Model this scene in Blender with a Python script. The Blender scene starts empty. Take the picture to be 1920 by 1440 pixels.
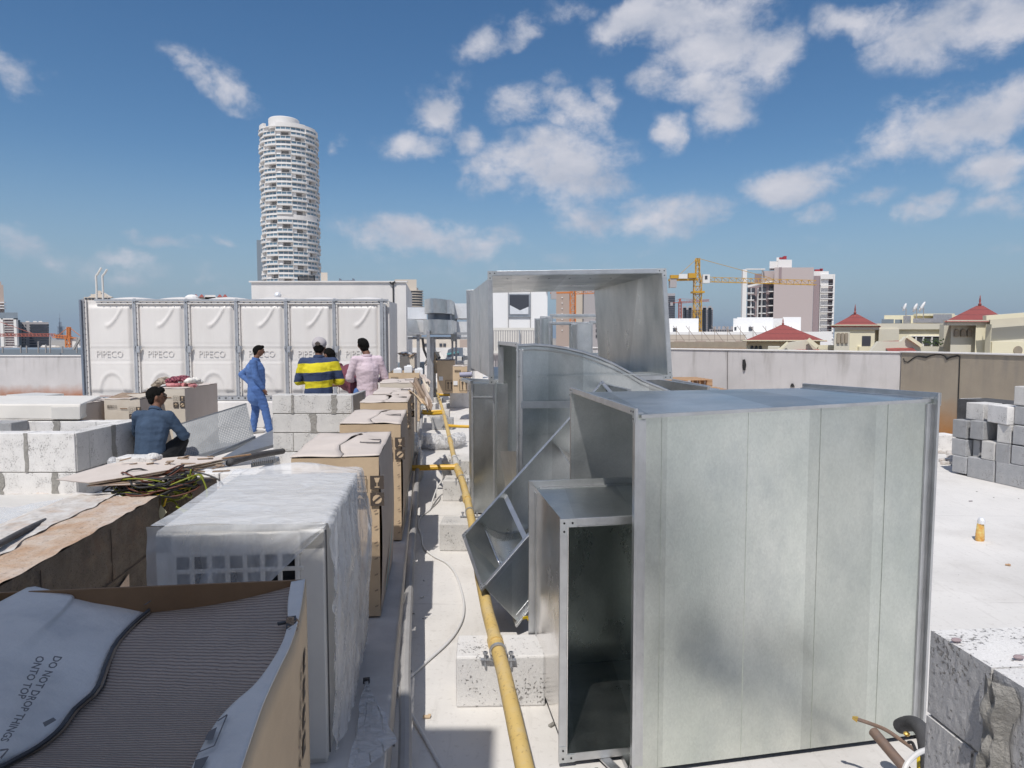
import bpy, bmesh, math, random
from mathutils import Vector, Matrix, noise as mnoise
R = math.radians
S = bpy.context.scene
C = S.collection
random.seed(7)

# ---------------------------------------------------------------- camera, sky, sun, exposure
HAZE = 0.00009
FPX = 1290.0; PITCH = R(3.9); CAMH = 1.8
SUN_AZ = R(16.0)      # the sun stands behind the camera, to the left; shadows fall away and to the right
SUN_EL = R(57.5)
cam_d = bpy.data.cameras.new('camera'); cam = bpy.data.objects.new('camera', cam_d); C.objects.link(cam)
cam_d.sensor_width = 36.0; cam_d.lens = 36.0*FPX/1920.0
cam_d.clip_start = 0.05; cam_d.clip_end = 30000
cam.location = (0, 0, CAMH); cam.rotation_euler = (R(90)-PITCH, 0, 0)
S.camera = cam
S.view_settings.view_transform = 'Standard'; S.view_settings.look = 'None'
S.view_settings.exposure = 0.0; S.view_settings.gamma = 1.0
S.cycles.max_bounces = 8; S.cycles.transparent_max_bounces = 12; S.cycles.volume_bounces = 0
S.cycles.glossy_bounces = 5; S.cycles.diffuse_bounces = 4
S.cycles.sample_clamp_indirect = 4.0
S.cycles.caustics_reflective = False; S.cycles.caustics_refractive = False

sun_d = bpy.data.lights.new('sun', 'SUN'); sun_d.energy = 3.7; sun_d.angle = R(0.53); sun_d.color = (1.0, 0.955, 0.89)
sun = bpy.data.objects.new('sun', sun_d); C.objects.link(sun)
ldir = Vector((math.sin(SUN_AZ)*math.cos(SUN_EL), math.cos(SUN_AZ)*math.cos(SUN_EL), -math.sin(SUN_EL)))
sun.rotation_euler = ldir.to_track_quat('-Z', 'Y').to_euler()
sun.location = (-3, -10, 20)

# ---------------------------------------------------------------- pixel rays (photograph is 1920 x 1440)
def ray(px, py):
    cx = (px-960)/FPX; cy = (720-py)/FPX
    return Vector((cx, math.cos(PITCH)+cy*math.sin(PITCH), -math.sin(PITCH)+cy*math.cos(PITCH)))
def U(px, py, z=0.0):                     # where the ray meets the level z
    r = ray(px, py); t = (z-CAMH)/r.z
    return Vector((r.x*t, r.y*t, z))
def V(px, py, d):                         # where the ray meets the plane Y = d
    r = ray(px, py); t = d/r.y
    return Vector((r.x*t, d, CAMH+r.z*t))
def RV(px, py):                           # azimuth, elevation
    r = ray(px, py).normalized()
    return math.atan2(r.x, r.y), math.asin(r.z)

# ---------------------------------------------------------------- sky
W = bpy.data.worlds.new('World'); S.world = W; W.use_nodes = True
nt = W.node_tree; nt.nodes.clear()
def N(t, **k):
    n = nt.nodes.new(t)
    for a, b in k.items(): setattr(n, a, b)
    return n
def L(a, b): nt.links.new(a, b)
def MATH(op, a, b=None, c=None):
    n = N('ShaderNodeMath', operation=op)
    for i, x in enumerate((a, b, c)):
        if x is None: continue
        if isinstance(x, (int, float)): n.inputs[i].default_value = x
        else: L(x, n.inputs[i])
    return n.outputs[0]
sky = N('ShaderNodeTexSky', sky_type='NISHITA'); sky.sun_disc = False
sky.sun_elevation = SUN_EL; sky.sun_rotation = math.pi+SUN_AZ
sky.altitude = 0; sky.air_density = 1.0; sky.dust_density = 0.35; sky.ozone_density = 2.2
skyc = N('ShaderNodeHueSaturation'); skyc.inputs['Saturation'].default_value = 1.24; skyc.inputs['Value'].default_value = 1.12
L(sky.outputs[0], skyc.inputs['Color'])
tc = N('ShaderNodeTexCoord'); nrm = N('ShaderNodeVectorMath', operation='NORMALIZE'); L(tc.outputs['Generated'], nrm.inputs[0])
sep = N('ShaderNodeSeparateXYZ'); L(nrm.outputs[0], sep.inputs[0])
az = MATH('ARCTAN2', sep.outputs[0], sep.outputs[1]); el = MATH('ARCSINE', sep.outputs[2])
# milky air low over the horizon
lowf = N('ShaderNodeMapRange', interpolation_type='SMOOTHSTEP'); lowf.inputs['From Min'].default_value = .26; lowf.inputs['From Max'].default_value = -.02
lowf.inputs['To Max'].default_value = .9; L(el, lowf.inputs['Value'])
lowm = N('ShaderNodeMix', data_type='RGBA'); lowm.inputs[7].default_value = (.265/.085, .378/.085, .510/.085, 1); L(lowf.outputs[0], lowm.inputs[0]); L(skyc.outputs[0], lowm.inputs[6])
bg = N('ShaderNodeBackground'); bg.inputs[1].default_value = 0.085; L(lowm.outputs[2], bg.inputs[0])
cmb = N('ShaderNodeCombineXYZ'); L(az, cmb.inputs[0]); L(el, cmb.inputs[1])
# soft large-scale warp, then fine billows
def NOISE(vec, scale, detail, rough, sz=(1, 1, 1), dist=0.0):
    m = N('ShaderNodeMapping'); m.inputs['Scale'].default_value = sz; L(vec, m.inputs[0])
    n = N('ShaderNodeTexNoise'); n.inputs['Scale'].default_value = scale; n.inputs['Detail'].default_value = detail
    n.inputs['Roughness'].default_value = rough; n.inputs['Distortion'].default_value = dist
    L(m.outputs[0], n.inputs['Vector']); return n
wn = NOISE(nrm.outputs[0], 8.0, 7, 0.55)
wv = N('ShaderNodeVectorMath', operation='SUBTRACT'); L(wn.outputs['Color'], wv.inputs[0]); wv.inputs[1].default_value = (.5, .5, .5)
ws = N('ShaderNodeVectorMath', operation='MULTIPLY'); L(wv.outputs[0], ws.inputs[0]); ws.inputs[1].default_value = (.13, .10, 0)
wp = N('ShaderNodeVectorMath', operation='ADD'); L(cmb.outputs[0], wp.inputs[0]); L(ws.outputs[0], wp.inputs[1])
CLOUDS = [  # px, py, half width, half height, slope(deg), weight
    (20, 135, 62, 40, 20, .8), (100, 130, 30, 14, 0, .35), (345, 100, 34, 16, 35, .45), (400, 145, 58, 22, 38, .6), (460, 172, 58, 28, 25, .75), (655, 262, 18, 22, 60, .45),
    (820, 190, 62, 44, -25, .95), (770, 262, 62, 34, 0, .8), (885, 255, 70, 44, 25, .85), (960, 300, 95, 48, 0, .9), (1050, 318, 130, 66, 8, 1.0), (930, 320, 90, 40, 10, .8),
    (905, 75, 48, 34, -25, .7), (975, 48, 40, 28, -20, .7), (1060, 8, 60, 22, 0, .5),
    (1000, 195, 60, 34, 0, .65), (1045, 155, 36, 40, 0, .5), (1085, 225, 70, 46, 30, .8), (1135, 190, 36, 44, -50, .7), (1110, 262, 60, 30, 35, .7),
    (1255, 262, 38, 40, 30, .75), (1200, 32, 90, 42, -8, 1.), (1310, 30, 120, 62, 0, 1.), (1355, 100, 110, 76, 10, 1.), (1430, 105, 80, 64, -20, 1.), (1250, 130, 56, 50, -40, .85), (1330, 165, 90, 50, 10, .95), (1365, 225, 56, 52, 0, .8),
    (1640, 30, 110, 42, 8, .95), (1760, 60, 140, 66, 8, 1.), (1880, 30, 110, 60, 0, .9), (1840, 90, 90, 40, 0, .7),
    (1760, 235, 175, 64, -5, 1.05), (1870, 215, 110, 58, -15, 1.), (1690, 262, 110, 34, 5, .9),
    (1840, 325, 120, 44, 0, .9), (1485, 345, 100, 40, -6, 1.), (1540, 345, 44, 34, 0, .8), (1720, 395, 46, 26, -8, .7), (1610, 380, 52, 22, 0, .5), (1520, 410, 44, 26, 0, .55), (1850, 385, 120, 30, 0, .45),
    (800, 445, 175, 42, 4, .85), (720, 425, 70, 22, 8, .6), (900, 460, 90, 24, 0, .5), (1090, 415, 90, 50, 0, .6), (1240, 415, 130, 46, -4, .75), (1050, 375, 90, 34, 0, .5),
    (310, 435, 80, 20, 4, .65), (430, 432, 40, 12, 10, .4), (250, 475, 60, 18, 0, .5), (40, 460, 110, 30, 8, .5), (300, 510, 170, 36, 0, .42), (1880, 470, 60, 18, 0, .4), (960, 500, 260, 26, 0, .3), (1500, 470, 200, 22, 0, .22),
]
acc = None
for (px, py, hw, hh, sl, wt) in CLOUDS:
    a0, e0 = RV(px, py); a1, _ = RV(px+hw, py); _, e1 = RV(px, py-hh)
    m = N('ShaderNodeMapping', vector_type='TEXTURE')
    m.inputs['Location'].default_value = (a0, e0, 0); m.inputs['Rotation'].default_value = (0, 0, R(-sl))
    m.inputs['Scale'].default_value = ((a1-a0)*1.75, (e1-e0)*1.75, 1)
    L(wp.outputs[0], m.inputs[0])
    ln = N('ShaderNodeVectorMath', operation='LENGTH'); L(m.outputs[0], ln.inputs[0])
    mr = N('ShaderNodeMapRange', interpolation_type='SMOOTHSTEP')
    mr.inputs['From Min'].default_value = 1.0; mr.inputs['From Max'].default_value = 0.0
    mr.inputs['To Min'].default_value = 0.0; mr.inputs['To Max'].default_value = wt
    L(ln.outputs['Value'], mr.inputs['Value'])
    acc = mr.outputs[0] if acc is None else MATH('MAXIMUM', acc, mr.outputs[0])
# added clouds behind and overhead, out of view, to whiten light in the shade
back = NOISE(nrm.outputs[0], 3.2, 5, .6)
bm_ = N('ShaderNodeMapRange'); bm_.inputs['From Min'].default_value = .40; bm_.inputs['From Max'].default_value = .62; bm_.inputs['To Max'].default_value = .95
L(back.outputs[0], bm_.inputs['Value'])
side = MATH('GREATER_THAN', MATH('ABSOLUTE', az), R(42)); high = MATH('GREATER_THAN', el, R(34))
acc = MATH('MAXIMUM', acc, MATH('MULTIPLY', bm_.outputs[0], MATH('MAXIMUM', side, high)))
fn = NOISE(nrm.outputs[0], 17.0, 13, .62, (1, 1, 1.4), .15)
dn = MATH('MULTIPLY', MATH('SUBTRACT', fn.outputs[0], .5), 1.9)
dens = MATH('ADD', acc, MATH('MULTIPLY', dn, MATH('MINIMUM', MATH('MULTIPLY', acc, 3.0), 1.0)))
cf = N('ShaderNodeMapRange', interpolation_type='SMOOTHSTEP'); cf.inputs['From Min'].default_value = .12; cf.inputs['From Max'].default_value = 1.0
cf.inputs['To Max'].default_value = .96
L(dens, cf.inputs['Value'])
shade = NOISE(nrm.outputs[0], 11.0, 5, .55, (1, 1, 2.0))
cr = N('ShaderNodeMapRange'); cr.inputs['From Min'].default_value = .3; cr.inputs['From Max'].default_value = .68; L(shade.outputs[0], cr.inputs['Value'])
cmix = N('ShaderNodeMix', data_type='RGBA'); cmix.inputs[6].default_value = (.44, .48, .58, 1); cmix.inputs[7].default_value = (.68, .68, .74, 1)
L(cr.outputs[0], cmix.inputs[0])
cbg = N('ShaderNodeBackground'); cbg.inputs[1].default_value = 1.0; L(cmix.outputs[2], cbg.inputs[0])
mix = N('ShaderNodeMixShader'); L(cf.outputs[0], mix.inputs[0]); L(bg.outputs[0], mix.inputs[1]); L(cbg.outputs[0], mix.inputs[2])
wo = N('ShaderNodeOutputWorld'); L(mix.outputs[0], wo.inputs['Surface'])
W.cycles.sampling_method = 'MANUAL'; W.cycles.sample_map_resolution = 512

# ---------------------------------------------------------------- materials
def material(name, c1, c2=None, scale=6.0, rough=.7, metal=0.0, bump=0.0, bscale=40.0, spots=None, sscale=60., samt=.5,
             dirt=None, dscale=1.2, damt=.5, stretch=(1, 1, 1), detail=5, spec=.5, vary=0.0, rvar=0.0, ext=None):
    m = bpy.data.materials.new(name); m.use_nodes = True
    t = m.node_tree; b = t.nodes['Principled BSDF']
    def n(k, **kw):
        x = t.nodes.new(k)
        for a, v in kw.items(): setattr(x, a, v)
        return x
    def ln(a, c): t.links.new(a, c)
    b.inputs['Roughness'].default_value = rough; b.inputs['Metallic'].default_value = metal
    b.inputs['Specular IOR Level'].default_value = spec
    b.inputs['Base Color'].default_value = (*c1, 1)
    tc = n('ShaderNodeTexCoord'); mp = n('ShaderNodeMapping'); mp.inputs['Scale'].default_value = stretch
    ln(tc.outputs['Object'], mp.inputs[0])
    def noise(sc, det=5, rg=.6):
        x = n('ShaderNodeTexNoise'); x.inputs['Scale'].default_value = sc; x.inputs['Detail'].default_value = det; x.inputs['Roughness'].default_value = rg
        ln(mp.outputs[0], x.inputs['Vector']); return x
    def ramp(src, a, c):
        x = n('ShaderNodeMapRange'); x.inputs['From Min'].default_value = a; x.inputs['From Max'].default_value = c
        ln(src, x.inputs['Value']); return x.outputs[0]
    def mixc(f, a, c, mode='MIX'):
        x = n('ShaderNodeMix', data_type='RGBA', blend_type=mode)
        for s, v in ((0, f), (6, a), (7, c)):
            if isinstance(v, tuple): x.inputs[s].default_value = (*v, 1)
            elif isinstance(v, float): x.inputs[s].default_value = v
            else: ln(v, x.inputs[s])
        return x.outputs[2]
    col = None
    if c2 is not None:
        nz = noise(scale, detail); col = mixc(ramp(nz.outputs[0], .32, .68), c1, c2)
        if rvar:
            mr = n('ShaderNodeMapRange'); mr.inputs['To Min'].default_value = rough-rvar; mr.inputs['To Max'].default_value = rough+rvar
            mr.inputs['From Min'].default_value = .3; mr.inputs['From Max'].default_value = .7
            ln(nz.outputs[0], mr.inputs['Value']); ln(mr.outputs[0], b.inputs['Roughness'])
    if dirt is not None:
        nz = noise(dscale, 7, .65); f = n('ShaderNodeMath', operation='MULTIPLY'); ln(ramp(nz.outputs[0], .5, .75), f.inputs[0]); f.inputs[1].default_value = damt
        col = mixc(f.outputs[0], col if col is not None else c1, dirt)
    if spots is not None:
        nz = noise(sscale, 2, .5); f = n('ShaderNodeMath', operation='MULTIPLY'); ln(ramp(nz.outputs[0], .60, .68), f.inputs[0]); f.inputs[1].default_value = samt
        col = mixc(f.outputs[0], col if col is not None else c1, spots)
    if vary:
        oi = n('ShaderNodeObjectInfo'); hs = n('ShaderNodeHueSaturation')
        mr = n('ShaderNodeMapRange'); mr.inputs['To Min'].default_value = 1-vary; mr.inputs['To Max'].default_value = 1+vary
        ln(oi.outputs['Random'], mr.inputs['Value']); ln(mr.outputs[0], hs.inputs['Value'])
        if col is None: hs.inputs['Color'].default_value = (*c1, 1)
        else: ln(col, hs.inputs['Color'])
        col = hs.outputs[0]
    if ext: col = ext(t, n, ln, mp, noise, ramp, mixc, col, b) or col
    if col is not None: ln(col, b.inputs['Base Color'])
    if bump:
        nz = noise(bscale, 6, .65); bp = n('ShaderNodeBump'); bp.inputs['Strength'].default_value = bump; bp.inputs['Distance'].default_value = .02
        ln(nz.outputs[0], bp.inputs['Height']); ln(bp.outputs[0], b.inputs['Normal'])
    return m

def galv_ext(band, amp):
    def f(t, n, ln, mp, noise, ramp, mixc, col, b):
        # rolled-sheet bands, spangle and cloudy oxide
        sep = n('ShaderNodeSeparateXYZ'); ln(mp.outputs[0], sep.inputs[0])
        d = n('ShaderNodeMath', operation='DIVIDE'); ln(sep.outputs[0], d.inputs[0]); d.inputs[1].default_value = band
        fl = n('ShaderNodeMath', operation='FLOOR'); ln(d.outputs[0], fl.inputs[0])
        wn = n('ShaderNodeTexWhiteNoise', noise_dimensions='1D'); ln(fl.outputs[0], wn.inputs['W'])
        mr = n('ShaderNodeMapRange'); mr.inputs['To Min'].default_value = 1-amp; mr.inputs['To Max'].default_value = 1+amp*.4; ln(wn.outputs[0], mr.inputs['Value'])
        vo = n('ShaderNodeTexVoronoi'); vo.inputs['Scale'].default_value = 150; ln(mp.outputs[0], vo.inputs['Vector'])
        sp = n('ShaderNodeSeparateColor'); ln(vo.outputs['Color'], sp.inputs[0])
        ms = n('ShaderNodeMapRange'); ms.inputs['To Min'].default_value = .95; ms.inputs['To Max'].default_value = 1.03; ln(sp.outputs[0], ms.inputs['Value'])
        mu = n('ShaderNodeMath', operation='MULTIPLY'); ln(mr.outputs[0], mu.inputs[0]); ln(ms.outputs[0], mu.inputs[1])
        hs = n('ShaderNodeHueSaturation'); ln(col, hs.inputs['Color']); ln(mu.outputs[0], hs.inputs['Value'])
        # roughness: base + cloud + spangle
        nz = noise(3.0, 5, .6); rr = n('ShaderNodeMapRange'); rr.inputs['From Min'].default_value = .3; rr.inputs['From Max'].default_value = .7
        r0 = b.inputs['Roughness'].default_value
        rr.inputs['To Min'].default_value = r0-.07; rr.inputs['To Max'].default_value = r0+.12; ln(nz.outputs[0], rr.inputs['Value'])
        ad = n('ShaderNodeMath', operation='MULTIPLY_ADD'); ln(sp.outputs[1], ad.inputs[0]); ad.inputs[1].default_value = .025; ln(rr.outputs[0], ad.inputs[2])
        ln(ad.outputs[0], b.inputs['Roughness'])
        # thin sheet never lies quite flat
        n2 = noise(1.7, 2, .4); n3 = noise(130, 2, .5)
        am = n('ShaderNodeMath', operation='MULTIPLY_ADD'); ln(n3.outputs[0], am.inputs[0]); am.inputs[1].default_value = .0006; 
        m2 = n('ShaderNodeMath', operation='MULTIPLY'); ln(n2.outputs[0], m2.inputs[0]); m2.inputs[1].default_value = .035; ln(m2.outputs[0], am.inputs[2])
        bp = n('ShaderNodeBump'); bp.inputs['Strength'].default_value = .6; bp.inputs['Distance'].default_value = 1.0
        ln(am.outputs[0], bp.inputs['Height']); ln(bp.outputs[0], b.inputs['Normal'])
        return hs.outputs[0]
    return f
def block_ext(t, n, ln, mp, noise, ramp, mixc, col, b):
    # open-textured concrete: irregular pits, dark and sunken, in drifts
    p1 = noise(85, 3, .55); p2 = noise(6, 5, .65)
    th = n('ShaderNodeMath', operation='MULTIPLY_ADD'); ln(p2.outputs[0], th.inputs[0]); th.inputs[1].default_value = .62; ln(p1.outputs[0], th.inputs[2])
    pit = ramp(th.outputs[0], .93, 1.03)
    c = mixc(pit, col, (.22, .21, .20))
    gr = noise(220, 3, .7); c = mixc(ramp(gr.outputs[0], .2, .8), c, (1., 1., 1.), 'SOFT_LIGHT')
    hh = n('ShaderNodeMath', operation='MULTIPLY_ADD'); ln(pit, hh.inputs[0]); hh.inputs[1].default_value = -.010
    g2 = n('ShaderNodeMath', operation='MULTIPLY'); ln(gr.outputs[0], g2.inputs[0]); g2.inputs[1].default_value = .003; ln(g2.outputs[0], hh.inputs[2])
    bp = n('ShaderNodeBump'); bp.inputs['Strength'].default_value = .8; bp.inputs['Distance'].default_value = 1.0
    ln(hh.outputs[0], bp.inputs['Height']); ln(bp.outputs[0], b.inputs['Normal'])
    return c
def perf_ext(sx, sz, ax='X', az='Z', r=.30, hole=(.03, .03, .03)):
    def f(t, n, ln, mp, noise, ramp, mixc, col, b):
        uv = n('ShaderNodeTexCoord'); se = n('ShaderNodeSeparateXYZ'); ln(uv.outputs['UV'], se.inputs[0])
        def fr(o, s):
            a = n('ShaderNodeMath', operation='MULTIPLY'); ln(o, a.inputs[0]); a.inputs[1].default_value = s
            c = n('ShaderNodeMath', operation='FRACT'); ln(a.outputs[0], c.inputs[0])
            e = n('ShaderNodeMath', operation='SUBTRACT'); ln(c.outputs[0], e.inputs[0]); e.inputs[1].default_value = .5
            return e.outputs[0]
        a = fr(se.outputs[0], sx); c = fr(se.outputs[1], sz)
        cb = n('ShaderNodeCombineXYZ'); ln(a, cb.inputs[0]); ln(c, cb.inputs[1])
        l = n('ShaderNodeVectorMath', operation='LENGTH'); ln(cb.outputs[0], l.inputs[0])
        h = n('ShaderNodeMath', operation='LESS_THAN'); ln(l.outputs['Value'], h.inputs[0]); h.inputs[1].default_value = r
        inv = n('ShaderNodeMath', operation='SUBTRACT'); inv.inputs[0].default_value = 1.0; ln(h.outputs[0], inv.inputs[1])
        ln(inv.outputs[0], b.inputs['Alpha'])
        return col
    return f
def wave_ext(scale, dark, axis=1, dist=0.0, w=.5, bump=.004):
    def f(t, n, ln, mp, noise, ramp, mixc, col, b):
        uv = n('ShaderNodeTexCoord'); wv = n('ShaderNodeTexWave', wave_type='BANDS', bands_direction='Y' if axis == 1 else 'X', wave_profile='SIN')
        wv.inputs['Scale'].default_value = scale; wv.inputs['Distortion'].default_value = dist; wv.inputs['Detail'].default_value = 2; wv.inputs['Detail Scale'].default_value = .6
        ln(uv.outputs['UV'], wv.inputs['Vector'])
        c = mixc(ramp(wv.outputs['Fac'], w, 0.0), col, dark)
        bp = n('ShaderNodeBump'); bp.inputs['Distance'].default_value = bump; bp.inputs['Strength'].default_value = .9
        ln(wv.outputs['Fac'], bp.inputs['Height']); ln(bp.outputs[0], b.inputs['Normal'])
        return c
    return f
def tile_ext(t, n, ln, mp, noise, ramp, mixc, col, b):
    wv = n('ShaderNodeTexWave', wave_type='BANDS', bands_direction='Z', wave_profile='SAW'); wv.inputs['Scale'].default_value = .9
    ln(mp.outputs[0], wv.inputs['Vector'])
    w2 = n('ShaderNodeTexWave', wave_type='BANDS', bands_direction='DIAGONAL', wave_profile='SIN'); w2.inputs['Scale'].default_value = 1.6
    ln(mp.outputs[0], w2.inputs['Vector'])
    c = mixc(ramp(wv.outputs['Fac'], .8, 1.0), col, (.16, .045, .04)); c = mixc(ramp(w2.outputs['Fac'], .35, .0), c, (.17, .05, .045))
    return c
def check_ext(c):                          # woven pattern
    def f(t, n, ln, mp, noise, ramp, mixc, col, b):
        ck = n('ShaderNodeTexChecker'); ck.inputs['Scale'].default_value = 30; ln(mp.outputs[0], ck.inputs['Vector'])
        return mixc(ck.outputs['Fac'], col, c)
    return f
def rust_ext(x0=None, zt=.45, rust=(.30, .10, .03), flipx=1.0):
    def f(t, n, ln, mp, noise, ramp, mixc, col, b):
        se = n('ShaderNodeSeparateXYZ'); ln(mp.outputs[0], se.inputs[0])
        nz = noise(2.5, 5, .6)
        zz = n('ShaderNodeMath', operation='MULTIPLY_ADD'); ln(nz.outputs[0], zz.inputs[0]); zz.inputs[1].default_value = -.5; ln(se.outputs[2], zz.inputs[2])
        r = ramp(zz.outputs[0], zt, -.25)
        c = mixc(r, col, rust)
        # dark weather streaks from the coping
        mp2 = n('ShaderNodeMapping'); mp2.inputs['Scale'].default_value = (5, 5, .7); tc = n('ShaderNodeTexCoord'); ln(tc.outputs['Object'], mp2.inputs[0])
        s = n('ShaderNodeTexNoise'); s.inputs['Scale'].default_value = 1.6; s.inputs['Detail'].default_value = 5; ln(mp2.outputs[0], s.inputs['Vector'])
        hi = ramp(se.outputs[2], .5, 1.45)
        mu = n('ShaderNodeMath', operation='MULTIPLY'); ln(hi, mu.inputs[0]); ln(ramp(s.outputs[0], .5, .72), mu.inputs[1])
        m3 = n('ShaderNodeMath', operation='MULTIPLY'); ln(mu.outputs[0], m3.inputs[0]); m3.inputs[1].default_value = .55
        return mixc(m3.outputs[0], c, (.22, .2, .18))
    return f
def stripes_ext(t, n, ln, mp, noise, ramp, mixc, col, b):
    se = n('ShaderNodeSeparateXYZ'); ln(mp.outputs[0], se.inputs[0])
    cr = n('ShaderNodeValToRGB'); cr.color_ramp.interpolation = 'CONSTANT'
    mr = n('ShaderNodeMapRange'); mr.inputs['From Min'].default_value = .9; mr.inputs['From Max'].default_value = 1.62
    nz = noise(3, 2); ad = n('ShaderNodeMath', operation='MULTIPLY_ADD'); ln(nz.outputs[0], ad.inputs[0]); ad.inputs[1].default_value = .05
    tl = n('ShaderNodeMath', operation='MULTIPLY_ADD'); ln(se.outputs[0], tl.inputs[0]); tl.inputs[1].default_value = -.06; ln(se.outputs[2], tl.inputs[2]); ln(tl.outputs[0], ad.inputs[2])
    ln(ad.outputs[0], mr.inputs['Value']); ln(mr.outputs[0], cr.inputs[0])
    navy = (.035, .055, .12, 1); yel = (.66, .56, .02, 1)
    e = cr.color_ramp.elements; e[0].position = 0; e[0].color = yel; e[1].position = .07; e[1].color = navy
    for p, c_ in ((.195, yel), (.325, navy), (.485, yel), (.66, navy)):
        x = e.new(p); x.color = c_
    return cr.outputs[0]

def membrane_ext(t, n, ln, mp, noise, ramp, mixc, col, b):
    # lap lines of the membrane every 1.1 m, trodden dirt, small scuffs
    se = n('ShaderNodeSeparateXYZ'); ln(mp.outputs[0], se.inputs[0]); nz = noise(.8, 3, .5)
    a = n('ShaderNodeMath', operation='MULTIPLY_ADD'); ln(nz.outputs[0], a.inputs[0]); a.inputs[1].default_value = .12; ln(se.outputs[1], a.inputs[2])
    d = n('ShaderNodeMath', operation='DIVIDE'); ln(a.outputs[0], d.inputs[0]); d.inputs[1].default_value = 2.3
    f = n('ShaderNodeMath', operation='FRACT'); ln(d.outputs[0], f.inputs[0])
    l = n('ShaderNodeMath', operation='LESS_THAN'); ln(f.outputs[0], l.inputs[0]); l.inputs[1].default_value = .004
    br = noise(2.3, 5, .6); m_ = n('ShaderNodeMath', operation='MULTIPLY'); ln(l.outputs[0], m_.inputs[0]); ln(ramp(br.outputs[0], .45, .6), m_.inputs[1])
    c = mixc(m_.outputs[0], col, (.38, .36, .34))
    st = n('ShaderNodeMapping'); st.inputs['Scale'].default_value = (6, .7, 1); st.inputs['Rotation'].default_value = (0, 0, .3); tc = n('ShaderNodeTexCoord'); ln(tc.outputs['Object'], st.inputs[0])
    s2 = n('ShaderNodeTexNoise'); s2.inputs['Scale'].default_value = 3.0; s2.inputs['Detail'].default_value = 8; s2.inputs['Roughness'].default_value = .7; ln(st.outputs[0], s2.inputs['Vector'])
    k = n('ShaderNodeMath', operation='MULTIPLY'); ln(ramp(s2.outputs[0], .56, .72), k.inputs[0]); k.inputs[1].default_value = .32
    return mixc(k.outputs[0], c, (.42, .40, .37))

M = {}
def mk(key, *a, **k): M[key] = material(key, *a, **k); return M[key]
mk('roof_membrane', (.74, .715, .685), (.66, .64, .615), 1.1, .72, bump=.16, bscale=14, dirt=(.46, .43, .40), dscale=.9, damt=.55, spots=(.42, .39, .36), sscale=30, samt=.22, ext=membrane_ext)
mk('plinth_paint', (.62, .60, .58), (.52, .50, .48), 2.0, .75, bump=.2, bscale=18, dirt=(.36, .34, .33), dscale=2.0, damt=.6)
mk('white_render', (.72, .69, .665), (.62, .60, .585), 1.3, .85, bump=.15, bscale=30, stretch=(1, 1, .35), dirt=(.50, .48, .46), dscale=1.5, damt=.35)
mk('grey_render', (.53, .505, .50), (.46, .44, .435), 1.5, .85, bump=.15, bscale=30, ext=rust_ext(zt=.18))
mk('tan_render', (.36, .305, .235), (.30, .255, .20), 1.8, .85, bump=.2, bscale=25, ext=rust_ext(zt=.42, rust=(.36, .16, .045)))
mk('galv', (.50, .54, .54), (.68, .70, .69), 3.2, .31, 1.0, ext=galv_ext(.27, .20), stretch=(1, 1, .5))
mk('galv_green', (.60, .645, .60), (.80, .825, .77), 2.2, .35, 1.0, ext=galv_ext(.31, .13), stretch=(1, 1, .6), dirt=(.50, .54, .53), dscale=5, damt=.55, detail=9)
mk('galv_dull', (.56, .58, .58), (.70, .71, .71), 5, .42, 1.0, ext=galv_ext(.35, .12))
mk('flange_steel', (.50, .51, .52), (.62, .63, .64), 9, .36, .9, bump=.1, bscale=60)
mk('galv_bright', (.86, .84, .82), (.92, .90, .88), 2.0, .17, 1.0, ext=galv_ext(.5, .03))
mk('galv_mirror', (.40, .44, .43), (.50, .54, .52), 2.2, .24, 1.0, ext=galv_ext(.27, .05), stretch=(1, 1, .5))
mk('foil', (.76, .77, .79), (.84, .85, .87), 7, .42, .3, bump=.5, bscale=14)
mk('dark_hole', (.02, .02, .02), rough=.9)
mk('block', (.50, .485, .465), (.42, .41, .395), 7, .92, ext=block_ext, vary=.09)
mk('block_pale', (.64, .62, .60), (.54, .525, .51), 6, .92, ext=block_ext, vary=.08)
mk('block_grey', (.235, .24, .25), (.31, .31, .315), 7, .92, ext=block_ext, vary=.16)
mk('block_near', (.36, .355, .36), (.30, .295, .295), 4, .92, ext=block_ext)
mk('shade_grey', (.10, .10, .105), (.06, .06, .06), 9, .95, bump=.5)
mk('mortar', (.36, .345, .32), (.27, .26, .24), 20, .95, bump=.9, bscale=55)
mk('brown_block', (.17, .145, .12), (.105, .09, .075), 9, .95, bump=1.0, bscale=70, dirt=(.24, .12, .06), dscale=1.6, damt=.55, spots=(.05, .045, .04), sscale=90, samt=.7)
mk('orange_top', (.46, .29, .18), (.58, .49, .41), 6, .9, bump=.7, bscale=45, dirt=(.64, .60, .57), dscale=2.6, damt=1.0, spots=(.20, .15, .11), sscale=60, samt=.5)
mk('old_white_paint', (.66, .64, .62), (.50, .46, .42), 14, .85, bump=.8, bscale=25, dirt=(.45, .27, .15), dscale=6, damt=.6)
mk('yellow_pipe', (.62, .43, .14), (.70, .51, .20), 6, .5, bump=.15, dirt=(.52, .42, .27), dscale=6, damt=.8, spots=(.30, .20, .10), sscale=50, samt=.5)
mk('yellow_bright', (.62, .36, .02), (.70, .42, .04), 5, .4)
mk('card', (.55, .415, .275), (.61, .465, .31), 3, .8, bump=.12, bscale=25, dirt=(.38, .28, .19), dscale=2.4, damt=.4)
mk('card_top', (.57, .50, .45), (.63, .56, .51), 2, .8, bump=.1, bscale=20, dirt=(.40, .34, .29), dscale=3, damt=.3)
mk('card_pale', (.60, .53, .44), (.66, .59, .50), 2.5, .8, bump=.1, bscale=20, dirt=(.48, .38, .28), dscale=3, damt=.5)
mk('card_side', (.50, .42, .36), (.56, .48, .42), 2.5, .8, bump=.1, bscale=20)
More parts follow.
